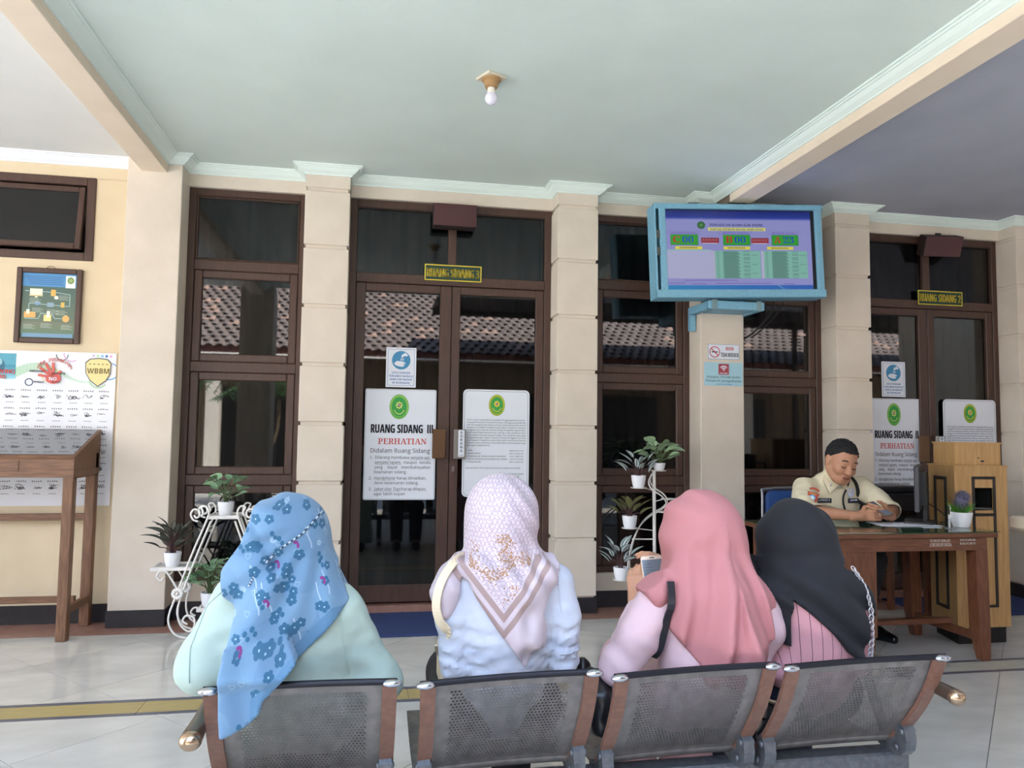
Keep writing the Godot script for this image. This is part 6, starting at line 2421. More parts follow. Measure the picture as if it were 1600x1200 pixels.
func people() -> void:
	wob.seed = 3
	wob.frequency = 9.0
	wob.fractal_octaves = 2
	var nz := func(p: Vector3, sx: float, sy: float, a: float) -> float: return wob.get_noise_3d(p.x * sx, p.y * sy, p.z * sx) * a

	# ---- woman in mint with the blue floral headscarf
	var t := Sdf.new()
	t.ell(Vector3(-0.200, 0.655, -2.165), Vector3(0.190, 0.225, 0.145), 0.05)
	t.ell(Vector3(-0.190, 0.47, -2.30), Vector3(0.205, 0.12, 0.15), 0.06)
	t.cap(Vector3(-0.335, 0.800, -2.165), Vector3(-0.085, 0.768, -2.165), 0.068, 0.060, 0.07)
	t.chain([Vector3(-0.345, 0.790, -2.155), Vector3(-0.418, 0.640, -2.14), Vector3(-0.34, 0.555, -2.33)], [0.072, 0.070, 0.052], 0.03)
	t.chain([Vector3(-0.070, 0.755, -2.155), Vector3(0.032, 0.575, -2.15), Vector3(-0.03, 0.54, -2.33)], [0.064, 0.060, 0.046], 0.03)
	var s := Sdf.new()
	s.ell(Vector3(-0.212, 0.945, -2.20), Vector3(0.106, 0.136, 0.130), 0.03)
	s.ell(Vector3(-0.220, 0.982, -2.19), Vector3(0.104, 0.100, 0.122), 0.02)
	s.ell(Vector3(-0.270, 0.985, -2.16), Vector3(0.060, 0.070, 0.09), 0.04)
	s.cap(Vector3(-0.214, 0.90, -2.185), Vector3(-0.205, 0.79, -2.165), 0.095, 0.135, 0.05)
	s.ell(Vector3(-0.200, 0.655, -2.165), Vector3(0.200, 0.235, 0.158), 0.06)
	s.cap(Vector3(-0.335, 0.800, -2.165), Vector3(-0.085, 0.768, -2.165), 0.078, 0.070, 0.06)
	s.chain([Vector3(-0.255, 1.00, -2.11), Vector3(-0.318, 0.92, -2.09), Vector3(-0.335, 0.86, -2.08)], [0.05, 0.040, 0.034], 0.05)
	s.chain([Vector3(-0.26, 0.86, -2.06), Vector3(-0.275, 0.72, -2.0), Vector3(-0.305, 0.60, -1.925)], [0.05, 0.055, 0.035], 0.05)
	s.chain([Vector3(-0.13, 0.87, -2.2), Vector3(-0.07, 0.81, -2.2)], [0.05, 0.03], 0.04)
	var tail := pv([-0.334, 0.74, -0.20, 0.76, -0.160, 0.715, -0.205, 0.665, -0.232, 0.640, -0.238, 0.612, -0.262, 0.585, -0.325, 0.556, -0.330, 0.66])
	var w1 := woman("woman in mint top and blue flowered headscarf, leftmost on the bench", {
		"cx": -0.20, "top": t, "head": Vector3(-0.212, 0.935, -2.205), "yaw": -25.0,
		"hands": [[Vector3(-0.31, 0.54, -2.38), Vector3(0.5, -0.1, -0.8), Vector3(1, 0, 0), Vector3(0, -1, 0), 0.5], [Vector3(-0.07, 0.53, -2.38), Vector3(-0.5, -0.1, -0.8), Vector3(-1, 0, 0), Vector3(0, -1, 0), 0.5]],
		"wrinkle": func(p): return nz.call(p, 0.9, 1.6, 0.007) - 0.003 * sin(p.y * 90.0 + p.x * 24.0) * smoothstep(0.09, 0.0, absf(p.x + 0.02)) * smoothstep(0.80, 0.6, p.y),
		"lo": Vector3(-0.54, 0.34, -2.46), "hi": Vector3(0.14, 0.92, -1.95), "shirt": cloth(c8(176, 194, 182)), "legs": cloth(c8(170, 188, 176)), "wide": 0.05,
		"seams": [[Vector2(-0.352, 0.862), Vector2(-0.415, 0.80), Vector2(-0.445, 0.70), Vector2(-0.44, 0.62)], [Vector2(-0.075, 0.82), Vector2(-0.062, 0.70), Vector2(-0.045, 0.62)]],
		"scarf": s, "round": 0.003,
		"outline": pv([-0.25, 1.12, -0.16, 1.12, -0.105, 1.05, -0.085, 0.94, -0.088, 0.88, -0.052, 0.812, -0.09, 0.765, -0.124, 0.731, -0.203, 0.660, -0.234, 0.615, -0.270, 0.580, -0.330, 0.552, -0.334, 0.681, -0.327, 0.78, -0.335, 0.815, -0.362, 0.835, -0.372, 0.897, -0.322, 0.968, -0.30, 1.06]),
		"fold": func(p): 
			var a: float = atan2(p.y - 1.03, p.x + 0.13)
			var r := Vector2(p.x + 0.13, p.y - 1.03).length()
			return -0.0065 * (1.0 + sin(a * 17.0 + 0.6)) * smoothstep(0.05, 0.22, r) + 0.010 * exp(-pow((p.x + 0.235 + (p.y - 0.9) * 0.55) / 0.010, 2.0)) * smoothstep(0.8, 0.86, p.y) * smoothstep(1.04, 1.0, p.y),
		"extra": func(p): return maxf(absf(p.z - lerpf(-2.035, -1.856, smoothstep(0.790, 0.680, p.y)) - 0.006 * sin(p.x * 75.0 + p.y * 10.0)) * 0.5 - 0.0068 - 0.010 * smoothstep(0.66, 0.70, p.y), poly_d(tail, Vector2(p.x, p.y))),
		"slo": Vector3(-0.42, 0.52, -2.40), "shi": Vector3(-0.02, 1.12, -1.82), "cloth": floral(), "scarf_uv": back_uv(-0.21, -0.45, 1.10, 0.5, 0.6, -2.08)})

	var line := surface_line(func(p): return s.d(p), [Vector2(-0.125, 1.045), Vector2(-0.174, 0.990), Vector2(-0.230, 0.952), Vector2(-0.281, 0.900), Vector2(-0.296, 0.868)], 40, 0.004)
	for k in line.size() - 1:
		var gg := G.new()
		gg.tube([line[k], line[k + 1]], 0.0022, 6)
		part("braid_stitch", gg, mat(c8(196, 208, 216), 0.8) if k % 2 == 0 else mat(c8(52, 66, 84), 0.8), w1.get_node("headscarf"))
	# ---- woman in white with the curl-patterned headscarf
	t = Sdf.new()
	t.ell(Vector3(0.386, 0.700, -2.165), Vector3(0.150, 0.230, 0.118), 0.05)
	t.ell(Vector3(0.388, 0.48, -2.29), Vector3(0.172, 0.12, 0.15), 0.06)
	t.cap(Vector3(0.255, 0.845, -2.165), Vector3(0.518, 0.840, -2.165), 0.052, 0.052, 0.07)
	t.chain([Vector3(0.243, 0.835, -2.16), Vector3(0.236, 0.74, -2.14), Vector3(0.243, 0.62, -2.13), Vector3(0.30, 0.545, -2.34)], [0.054, 0.050, 0.042, 0.034], 0.012)
	t.chain([Vector3(0.535, 0.830, -2.16), Vector3(0.548, 0.74, -2.14), Vector3(0.548, 0.62, -2.13), Vector3(0.47, 0.545, -2.34)], [0.055, 0.052, 0.043, 0.034], 0.012)
	s = Sdf.new()
	s.ell(Vector3(0.379, 1.000, -2.20), Vector3(0.107, 0.139, 0.130), 0.03)
	s.ell(Vector3(0.378, 1.035, -2.20), Vector3(0.103, 0.104, 0.122), 0.02)
	s.cap(Vector3(0.366, 0.94, -2.185), Vector3(0.38, 0.83, -2.165), 0.082, 0.115, 0.05)
	s.ell(Vector3(0.386, 0.700, -2.165), Vector3(0.160, 0.240, 0.132), 0.06)
	s.cap(Vector3(0.245, 0.845, -2.165), Vector3(0.525, 0.845, -2.165), 0.063, 0.064, 0.06)
	s.chain([Vector3(0.235, 0.885, -2.13), Vector3(0.205, 0.83, -2.11), Vector3(0.205, 0.775, -2.10)], [0.028, 0.036, 0.026], 0.03)
	s.chain([Vector3(0.30, 0.89, -2.09), Vector3(0.42, 0.82, -2.05), Vector3(0.48, 0.87, -2.08)], [0.03, 0.028, 0.035], 0.04)
	s.chain([Vector3(0.33, 0.86, -2.08), Vector3(0.42, 0.70, -2.035)], [0.03, 0.018], 0.04)
	s.chain([Vector3(0.46, 0.80, -2.06), Vector3(0.458, 0.69, -2.045)], [0.022, 0.014], 0.02)
	var white := cloth(c8(192, 197, 210), 0.8)
	woman("woman in white long sleeves and pale curl-patterned headscarf with brown border stripes", {
		"cx": 0.386, "top": t, "head": Vector3(0.378, 0.985, -2.21), "yaw": 8.0,
		"hands": [[Vector3(0.31, 0.53, -2.38), Vector3(0.4, -0.1, -0.8), Vector3(1, 0, 0), Vector3(0, -1, 0), 0.5], [Vector3(0.46, 0.53, -2.38), Vector3(-0.4, -0.1, -0.8), Vector3(-1, 0, 0), Vector3(0, -1, 0), 0.5]],
		"wrinkle": func(p): 
			var w: float = smoothstep(0.86, 0.62, p.y) * smoothstep(-2.15, -2.06, p.z)
			var e: float = absf(p.x - 0.386) / 0.14
			return nz.call(p, 0.8, 1.4, 0.005) + 0.0068 * w * (0.25 + e) * sin(p.y * 150.0 + sin(p.x * 26.0) * 2.4 + wob.get_noise_2d(p.x * 3.0, p.y * 3.0) * 3.0),
		"lo": Vector3(0.12, 0.36, -2.46), "hi": Vector3(0.66, 0.96, -1.95), "shirt": white, "legs": mat(c8(30, 30, 34), 0.8),
		"seams": [[Vector2(0.527, 0.885), Vector2(0.530, 0.80), Vector2(0.535, 0.76)], [Vector2(0.53, 0.648), Vector2(0.56, 0.652), Vector2(0.585, 0.665)]],
		"scarf": s, "round": 0.003,
		"outline": pv([0.30, 1.2, 0.46, 1.2, 0.52, 1.04, 0.50, 0.97, 0.478, 0.938, 0.522, 0.918, 0.534, 0.885, 0.520, 0.855, 0.470, 0.775, 0.487, 0.728, 0.480, 0.676, 0.440, 0.680, 0.424, 0.629, 0.396, 0.668, 0.341, 0.740, 0.292, 0.812, 0.272, 0.858, 0.250, 0.866, 0.240, 0.80, 0.226, 0.748, 0.180, 0.762, 0.164, 0.816, 0.195, 0.862, 0.238, 0.904, 0.258, 0.935, 0.24, 1.04]),
		"fold": func(p): 
			var k: float = 0.004 * sin((p.x * 0.9 + p.y * 0.55) * 120.0) * smoothstep(0.98, 0.90, p.y) * smoothstep(0.78, 0.86, p.y)
			var dg: float = (p.x - 0.39) * 0.80 + (p.y - 1.06) * 0.62
			k += 0.0045 * sin(dg * 150.0) * smoothstep(0.36, 0.42, p.x) * smoothstep(0.90, 0.96, p.y) * smoothstep(-2.19, -2.12, p.z)
			return k + 0.003 * sin((p.x - 0.41) * 130.0) * smoothstep(0.84, 0.72, p.y),
		"slo": Vector3(0.13, 0.60, -2.38), "shi": Vector3(0.56, 1.18, -1.98), "cloth": curls(), "scarf_uv": back_uv(0.383, 0.12, 1.16, 0.54, 0.56, -2.09)})
	# cream strap over her left shoulder
	var bag := thing("shoulder_bag", "cream leather shoulder bag whose strap crosses the white sleeve of the second woman", "bag")
	var g := G.new()
	var path := smooth_path([Vector3(0.262, 0.915, -2.14), Vector3(0.225, 0.90, -2.095), Vector3(0.192, 0.855, -2.068), Vector3(0.180, 0.80, -2.062), Vector3(0.190, 0.755, -2.066), Vector3(0.215, 0.715, -2.09), Vector3(0.20, 0.66, -2.18), Vector3(0.22, 0.60, -2.30)], 5)
	for i in path.size() - 1:
		g.beam(path[i], path[i + 1] + (path[i + 1] - path[i]) * 0.15, 0.024, 0.005, 0.001, Vector3(-0.5, 0.2, 1))
	part("strap", g, mat(c8(222, 206, 176), 0.55), bag)
	g = G.new()
	g.bx(0.215, 0.275, 0.50, 0.62, -2.42, -2.27, 0.015)
	part("pouch", g, mat(c8(222, 206, 176), 0.55), bag)

	# ---- woman in pale pink with the long rose headscarf, looking at her phone
	t = Sdf.new()
	t.ell(Vector3(1.012, 0.645, -2.160), Vector3(0.162, 0.235, 0.130), 0.05)
	t.ell(Vector3(1.005, 0.47, -2.30), Vector3(0.182, 0.12, 0.15), 0.06)
	t.cap(Vector3(0.865, 0.785, -2.165), Vector3(1.165, 0.755, -2.165), 0.056, 0.056, 0.07)
	t.chain([Vector3(0.850, 0.770, -2.16), Vector3(0.775, 0.67, -2.14), Vector3(0.722, 0.588, -2.15), Vector3(0.845, 0.71, -2.335)], [0.062, 0.060, 0.054, 0.034], 0.02)
	t.chain([Vector3(1.172, 0.740, -2.155), Vector3(1.176, 0.68, -2.14), Vector3(1.138, 0.59, -2.15), Vector3(1.01, 0.76, -2.36)], [0.060, 0.058, 0.052, 0.034], 0.02)
	s = Sdf.new()
	s.ell(Vector3(1.003, 0.955, -2.20), Vector3(0.128, 0.141, 0.134), 0.03)
	s.cap(Vector3(1.01, 0.90, -2.185), Vector3(1.015, 0.78, -2.165), 0.110, 0.150, 0.06)
	s.ell(Vector3(1.015, 0.635, -2.155), Vector3(0.172, 0.26, 0.148), 0.06)
	s.cap(Vector3(0.860, 0.785, -2.165), Vector3(1.165, 0.760, -2.165), 0.068, 0.070, 0.06)
	s.chain([Vector3(1.02, 0.80, -2.06), Vector3(1.04, 0.66, -2.03), Vector3(1.045, 0.56, -2.02)], [0.06, 0.065, 0.05], 0.06)
	s.chain([Vector3(0.90, 0.88, -2.12), Vector3(0.84, 0.80, -2.11)], [0.035, 0.03], 0.04)
	var pink := cloth(c8(214, 184, 190))
	woman("woman in pale pink and a long plain rose headscarf, holding a phone", {
		"cx": 1.01, "top": t, "head": Vector3(0.995, 0.945, -2.215), "yaw": 22.0, "nod": 20.0,
		"hands": [[Vector3(0.850, 0.725, -2.352), Vector3(0.12, 0.9, -0.35), Vector3(0.75, 0, 0.6), Vector3(0.55, -0.1, -0.8), 0.55], [Vector3(0.995, 0.785, -2.385), Vector3(-0.45, 0.7, -0.4), Vector3(-0.6, -0.2, 0.6), Vector3(-0.5, -0.5, -0.5), 0.5]],
		"wrinkle": func(p): return nz.call(p, 0.9, 1.3, 0.006) + 0.003 * sin((p.x + p.y) * 80.0) * smoothstep(0.9, 0.75, p.x) * smoothstep(0.7, 0.6, p.y),
		"lo": Vector3(0.62, 0.36, -2.46), "hi": Vector3(1.28, 0.88, -1.96), "shirt": pink, "legs": cloth(c8(196, 156, 160)), "wide": 0.03,
		"scarf": s, "round": 0.003,
		"outline": pv([0.90, 1.14, 1.06, 1.14, 1.10, 1.04, 1.125, 0.942, 1.150, 0.855, 1.200, 0.764, 1.158, 0.704, 1.131, 0.660, 1.126, 0.560, 0.944, 0.560, 0.932, 0.614, 0.885, 0.670, 0.827, 0.754, 0.790, 0.806, 0.842, 0.845, 0.856, 0.885, 0.845, 0.94, 0.835, 0.98, 0.85, 1.06]),
		"fold": func(p): 
			var w: float = smoothstep(1.02, 0.78, p.y)
			var c: float = (p.x - 1.0 + (p.y - 0.85) * 0.22 * signf(p.x - 1.03)) 
			return -w * (0.012 * sin(c * 62.0 + 0.8) + 0.005 * sin(c * 118.0 + p.y * 9.0)) - 0.005 * sin(atan2(p.y - 1.02, p.x - 1.06) * 11.0) * smoothstep(0.06, 0.16, Vector2(p.x - 1.06, p.y - 1.02).length()) * (1.0 - w),
		"slo": Vector3(0.77, 0.54, -2.40), "shi": Vector3(1.23, 1.13, -1.93), "cloth": cloth(c8(184, 122, 124), 0.9)})
	var ph := thing("phone", "gold-edged mobile phone in the hand of the woman in rose, its dim screen showing", "phone")
	ph.transform = Transform3D(Basis(Vector3(0.98, 0.09, 0.18).normalized(), Vector3(-0.36, 0.80, -0.46).normalized(), Vector3(0.98, 0.09, 0.18).normalized().cross(Vector3(-0.36, 0.80, -0.46).normalized())).orthonormalized(), Vector3(0.909, 0.797, -2.352))
	g = G.new()
	g.prism(rrect(-0.035, 0.035, -0.074, 0.074, 0.008), -0.004, 0.004)
	part("case", g, mat(c8(222, 200, 176), 0.35, 0.3), ph)
	var pp := Pic.new(96, 192, c8(112, 122, 130))
	for k in 9:
		pp.rect(0.1, 0.5 + 0.04 * (k % 4), 0.12 + k * 0.08, 0.135 + k * 0.08, c8(76, 86, 96))
	g = G.new()
	g.quad(Vector3(-0.032, -0.062, 0.0042), Vector3(0.032, -0.062, 0.0042), Vector3(0.032, 0.062, 0.0042), Vector3(-0.032, 0.062, 0.0042), Vector3(0, 0, 1))
	part("screen", g, print_mat(pp, 0.15), ph)
	g = G.new()
	g.bx(-0.006, 0.010, 0.066, 0.069, 0.004, 0.0046)
	part("earpiece", g, M.black, ph)
	# her black bag and strap
	bag = thing("shoulder_bag", "black leather shoulder bag with a long strap, hanging beside the woman in rose", "bag")
	g = G.new()
	path = surface_line(func(p): return minf(s.d(p), t.d(p)), [Vector2(0.853, 0.842), Vector2(0.852, 0.78), Vector2(0.842, 0.70), Vector2(0.826, 0.63), Vector2(0.80, 0.57)], 20, 0.006)
	for i in path.size() - 1:
		g.beam(path[i], path[i + 1] + (path[i + 1] - path[i]) * 0.2, 0.022, 0.005, 0.001, Vector3(0, 0, 1))
	part("strap", g, mat(c8(38, 38, 44), 0.35), bag)
	var bs := Sdf.new()
	bs.chain([Vector3(0.655, 0.560, -2.20), Vector3(0.664, 0.50, -2.14), Vector3(0.668, 0.43, -2.13)], [0.022, 0.036, 0.036], 0.03)
	bs.chain([Vector3(0.650, 0.555, -2.28), Vector3(0.665, 0.44, -2.26)], [0.022, 0.036], 0.05)
	part("pouch", sdf_mesh(func(p): return bs.d(p) + nz.call(p, 1.5, 1.0, 0.012), Vector3(0.57, 0.36, -2.38), Vector3(0.74, 0.64, -2.04), 0.008), mat(c8(24, 23, 26), 0.3), bag)

	# ---- woman in pink stripes with the black headscarf
	t = Sdf.new()
	t.ell(Vector3(1.372, 0.655, -2.175), Vector3(0.142, 0.225, 0.118), 0.05)
	t.ell(Vector3(1.370, 0.48, -2.29), Vector3(0.160, 0.12, 0.145), 0.06)
	t.cap(Vector3(1.250, 0.785, -2.18), Vector3(1.470, 0.770, -2.18), 0.050, 0.050, 0.07)
	t.chain([Vector3(1.268, 0.765, -2.18), Vector3(1.272, 0.67, -2.16), Vector3(1.236, 0.555, -2.14), Vector3(1.28, 0.50, -2.34)], [0.050, 0.040, 0.042, 0.034], 0.018)
	t.chain([Vector3(1.475, 0.755, -2.17), Vector3(1.490, 0.66, -2.15), Vector3(1.490, 0.57, -2.15), Vector3(1.42, 0.52, -2.34)], [0.052, 0.046, 0.042, 0.034], 0.018)
	s = Sdf.new()
	s.ell(Vector3(1.345, 0.922, -2.24), Vector3(0.124, 0.140, 0.134), 0.03)
	s.cap(Vector3(1.335, 0.87, -2.22), Vector3(1.36, 0.78, -2.185), 0.098, 0.130, 0.05)
	s.ell(Vector3(1.380, 0.665, -2.175), Vector3(0.150, 0.235, 0.132), 0.06)
	s.cap(Vector3(1.235, 0.790, -2.175), Vector3(1.475, 0.775, -2.175), 0.062, 0.066, 0.06)
	var flap := pv([1.150, 0.872, 1.178, 0.80, 1.204, 0.74, 1.210, 0.642, 1.241, 0.640, 1.246, 0.785, 1.27, 0.90])
	var flap2 := pv([1.44, 0.868, 1.464, 0.848, 1.525, 0.776, 1.529, 0.698, 1.505, 0.742, 1.497, 0.80])
	var sp := Pic.new(64, 8, c8(202, 148, 154))
	sp.rect(0.0, 0.065, 0, 1, c8(92, 60, 78))
	var stripes := print_mat(sp, 0.85)
	stripes.rim_enabled = true
	stripes.rim = 0.2
	var navy := cloth(c8(25, 26, 32), 0.85)
	woman("woman in a pink striped blouse and black headscarf, nearest the desk", {
		"cx": 1.365, "top": t, "head": Vector3(1.345, 0.91, -2.25), "yaw": -30.0,
		"hands": [[Vector3(1.30, 0.50, -2.38), Vector3(0.4, -0.1, -0.8), Vector3(1, 0, 0), Vector3(0, -1, 0), 0.5], [Vector3(1.41, 0.52, -2.38), Vector3(-0.4, -0.1, -0.8), Vector3(-1, 0, 0), Vector3(0, -1, 0), 0.5]],
		"wrinkle": func(p): return nz.call(p, 0.9, 1.3, 0.005) + 0.003 * sin(p.y * 110.0) * smoothstep(1.28, 1.22, p.x) * smoothstep(0.62, 0.52, p.y),
		"lo": Vector3(1.12, 0.36, -2.46), "hi": Vector3(1.60, 0.90, -1.97), "shirt": stripes, "shirt_uv": func(p): return Vector2((p.x + 0.04 * (p.y - 0.6)) / 0.027, p.y), "legs": mat(c8(28, 32, 48), 0.85), "wide": 0.04,
		"scarf": s, "round": 0.003,
		"outline": pv([1.26, 1.1, 1.40, 1.1, 1.50, 1.0, 1.49, 0.90, 1.40, 0.868, 1.464, 0.846, 1.525, 0.776, 1.528, 0.700, 1.500, 0.742, 1.486, 0.668, 1.472, 0.582, 1.396, 0.631, 1.354, 0.682, 1.292, 0.742, 1.240, 0.785, 1.242, 0.640, 1.190, 0.642, 1.167, 0.716, 1.155, 0.791, 1.133, 0.864, 1.158, 0.884, 1.18, 1.0]),
		"fold": func(p): 
			var c: float = (p.x - 1.2) * 0.62 + (p.y - 0.95) * 0.80
			return 0.010 * sin(c * 64.0 + 1.0) * smoothstep(0.93, 0.80, p.y) + 0.003 * sin(c * 118.0) * smoothstep(0.85, 0.74, p.y) - 0.004 * sin(atan2(p.y - 0.92, p.x - 1.44) * 9.0) * smoothstep(0.80, 0.93, p.y) * smoothstep(0.04, 0.12, Vector2(p.x - 1.44, p.y - 0.92).length()),
		"extra": func(p): 
			var a: float = maxf(absf(p.z - lerpf(-2.215, -2.105, smoothstep(1.185, 1.240, p.x)) + 0.09 * smoothstep(0.79, 0.875, p.y) - 0.010 * sin(p.x * 120.0 + p.y * 8.0)) * 0.6 - 0.0068, poly_d(flap, Vector2(p.x, p.y)))
			return minf(a, maxf(absf(p.z + 2.115 + 0.09 * smoothstep(0.80, 0.87, p.y) - 0.008 * sin((p.x + p.y) * 70.0)) * 0.7 - 0.0075, poly_d(flap2, Vector2(p.x, p.y)))),
		"slo": Vector3(1.10, 0.56, -2.42), "shi": Vector3(1.56, 1.09, -1.98), "cloth": navy})
	# fringe, small stitched mark, chain strap and bag
	bag = thing("handbag", "small black handbag with gold clasp and chunky chain, between two bench seats", "handbag")
	g = G.new()
	path = surface_line(func(p): return minf(s.d(p), t.d(p)), [Vector2(1.440, 0.868), Vector2(1.472, 0.815), Vector2(1.490, 0.75), Vector2(1.492, 0.68), Vector2(1.487, 0.62), Vector2(1.478, 0.57)], 34, 0.016)
	for i in path.size() - 1:
		var a: Vector3 = path[i]
		var b: Vector3 = path[i + 1]
		var dd := (b - a).normalized()
		var sd := dd.cross(Vector3.BACK).normalized() if i % 2 == 0 else Vector3.BACK
		var ring := []
		var big := 0.008 if i > 13 else 0.005
		for k in 11:
			var an := TAU * k / 10
			ring.append((a + b) * 0.5 + dd * cos(an) * 0.0095 + sd * sin(an) * big)
		g.tube(ring, 0.0019, 6, false)
	part("chain", g, mat(c8(206, 202, 206), 0.3, 0.8), bag)
	g = G.new()
	g.xf = Transform3D(Basis(Vector3.UP, 0.3) * Basis(Vector3.BACK, -0.2), Vector3(1.163, 0.425, -2.13))
	g.bx(-0.045, 0.045, -0.075, 0.055, -0.09, 0.04, 0.014)
	part("pouch", g, mat(c8(22, 22, 26), 0.25), bag)
	g = G.new()
	g.xf = Transform3D(Basis(Vector3.UP, 0.3) * Basis(Vector3.BACK, -0.2), Vector3(1.163, 0.425, -2.13))
	g.bx(-0.047, 0.047, 0.0, 0.058, -0.092, 0.046, 0.012)
	part("flap", g, mat(c8(30, 30, 36), 0.25), bag)
	g = G.new()
	g.xf = Transform3D(Basis(Vector3.UP, 0.3) * Basis(Vector3.BACK, -0.2), Vector3(1.163, 0.425, -2.13))
	g.bx(0.002, 0.020, -0.022, 0.030, 0.044, 0.050, 0.003)
	g.ball(Vector3(0.011, 0.028, 0.048), Vector3(0.007, 0.007, 0.005), 10, 6)
	part("clasp", g, mat(c8(222, 196, 140), 0.25, 0.9), bag)
	g = G.new()
	g.tube(smooth_path([Vector3(1.135, 0.50, -2.10), Vector3(1.165, 0.488, -2.085), Vector3(1.20, 0.482, -2.085), Vector3(1.22, 0.488, -2.10)], 4), 0.006, 7)
	part("strap_end", g, mat(c8(196, 180, 160), 0.3, 0.8), bag)
	guard()

func guard() -> void:
	var o := thing("person", "seated guard in a cream uniform shirt looking down at his phone behind the desk", "person")
	var skin := mat(c8(186, 134, 104), 0.5)
	skin.subsurf_scatter_enabled = true
	skin.subsurf_scatter_strength = 0.08
	var tp := Sdf.new()
	tp.ell(Vector3(2.985, 0.79, -4.545), Vector3(0.185, 0.22, 0.125), 0.06)
	tp.ell(Vector3(2.985, 0.55, -4.62), Vector3(0.180, 0.18, 0.14), 0.08)
	tp.cap(Vector3(2.795, 0.925, -4.535), Vector3(3.180, 0.930, -4.535), 0.060, 0.060, 0.07)
	tp.cap(Vector3(2.92, 0.97, -4.53), Vector3(3.05, 0.97, -4.53), 0.055, 0.055, 0.05)
	var bd := copy_sdf(tp, -0.014)
	var el := Vector3(2.655, 0.800, -4.32)
	var wr := Vector3(2.935, 0.783, -4.185)
	var er := Vector3(3.255, 0.800, -4.33)
	var wl := Vector3(3.135, 0.788, -4.190)
	bd.chain([Vector3(2.785, 0.925, -4.53), el, wr], [0.066, 0.060, 0.042], 0.02)
	bd.chain([Vector3(3.190, 0.930, -4.53), er, wl], [0.066, 0.060, 0.042], 0.02)
	bd.cap(Vector3(2.965, 0.96, -4.52), Vector3(2.955, 1.06, -4.45), 0.066, 0.062, 0.03)
	for s in [-1.0, 1.0]:
		bd.chain([Vector3(2.985 + s * 0.09, 0.50, -4.62), Vector3(2.985 + s * 0.11, 0.50, -4.25 if s < 0 else -4.30), Vector3(2.985 + s * 0.11, 0.09, -4.28 if s < 0 else -4.42)], [0.10, 0.075, 0.05], 0.03)
	var g := G.new()
	nets(g, func(p): return bd.d(p), Vector3(2.55, 0.02, -4.85), Vector3(3.40, 1.10, -4.10), 0.012)
	var hs := head_sdf()
	var hb := Basis(Vector3.UP, deg_to_rad(1.0)) * Basis(Vector3.BACK, deg_to_rad(-9.0)) * Basis(Vector3.RIGHT, deg_to_rad(19.0))
	var hx := Transform3D(hb.scaled(Vector3.ONE * 1.12), Vector3(2.958, 1.100, -4.395))
	var g0 := g.v.size()
	nets(g, func(p): return hs.d(p), Vector3(-0.11, -0.13, -0.13), Vector3(0.11, 0.15, 0.14), 0.004)
	for i in range(g0, g.v.size()):
		g.v[i] = hx * g.v[i]
		g.n[i] = hb * g.n[i]
	for q in [[wr, Vector3(0.93, 0.10, 0.30), Vector3(-0.1, 1, 0.3), Vector3(0.2, -0.2, -1), 0.38], [wl, Vector3(-0.75, 0.22, 0.35), Vector3(-0.1, 1, 0.2), Vector3(-0.2, 0.1, -1), 0.55]]:
		var hd := Sdf.new()
		hd.cap(q[0] - q[1].normalized() * 0.04, q[0] + q[1].normalized() * 0.01, 0.029, 0.027, 0.012)
		add_hand(hd, q[0], q[1], q[2], q[3], q[4], 1.0)
		var c: Vector3 = q[0] + q[1].normalized() * 0.06
		nets(g, func(p): return hd.d(p), c - Vector3.ONE * 0.14, c + Vector3.ONE * 0.14, 0.0042)
	part("body", g, skin, o)
	# shirt with short sleeves
	var sh := copy_sdf(tp, 0.0)
	sh.chain([Vector3(2.785, 0.925, -4.53), Vector3(2.700, 0.842, -4.40)], [0.068, 0.070], 0.03)
	sh.chain([Vector3(3.190, 0.930, -4.53), Vector3(3.228, 0.840, -4.40)], [0.068, 0.070], 0.03)
	var shirt := cloth(c8(226, 214, 182), 0.85)
	var sf := func(p: Vector3) -> float: return sh.d(p) + wob.get_noise_3d(p.x * 1.2, p.y * 1.2, p.z * 1.2) * 0.008
	var so := part("shirt", sdf_mesh(sf, Vector3(2.55, 0.40, -4.80), Vector3(3.40, 1.07, -4.28), 0.0095), shirt, o)
	var zf := func(x: float, y: float, off: float) -> float:
		var z := -4.2
		for k in 70:
			var dd: float = sf.call(Vector3(x, y, z))
			if dd < off: break
			z -= maxf(dd * 0.8, 0.0006)
		return z
	# collar
	for s in [-1.0, 1.0]:
		g = G.new()
		var cpts := [Vector2(0.066, 1.040), Vector2(0.098, 0.985), Vector2(0.074, 0.902), Vector2(0.004, 0.955), Vector2(0.036, 1.01)]
		var poly := PackedVector2Array()
		for q in cpts: poly.append(Vector2(2.968 + s * q.x, q.y))
		var m3 := []
		for q in poly: m3.append(Vector3(q.x, q.y, zf.call(q.x, minf(q.y, 0.985), 0.008) + 0.012 + (0.0 if q.y < 0.99 else -0.035 * (q.y - 0.985) / 0.05)))
		var nn := Vector3(s * 0.3, 0.3, 1).normalized()
		for k in [[0, 1, 2], [0, 2, 3], [0, 3, 4]]:
			g.tri(m3[k[0]] + nn * 0.004, m3[k[1]] + nn * 0.004, m3[k[2]] + nn * 0.004, nn)
			g.tri(m3[k[0]], m3[k[1]], m3[k[2]], -nn)
		for k in 5:
			var a: Vector3 = m3[k]
			var b: Vector3 = m3[(k + 1) % 5]
			g.quad(a, b, b + nn * 0.004, a + nn * 0.004, ((a + b) * 0.5 - m3[2]).normalized())
		part("collar", g, shirt, so)
		g = G.new()
		g.beam(Vector3(2.975 + s * 0.10, 0.990, -4.53), Vector3(2.975 + s * 0.205, 0.972, -4.53), 0.045, 0.008, 0.003)
		part("epaulette", g, shirt, so)
		# name plates
		g = G.new()
		var px: float = 2.968 + s * 0.098
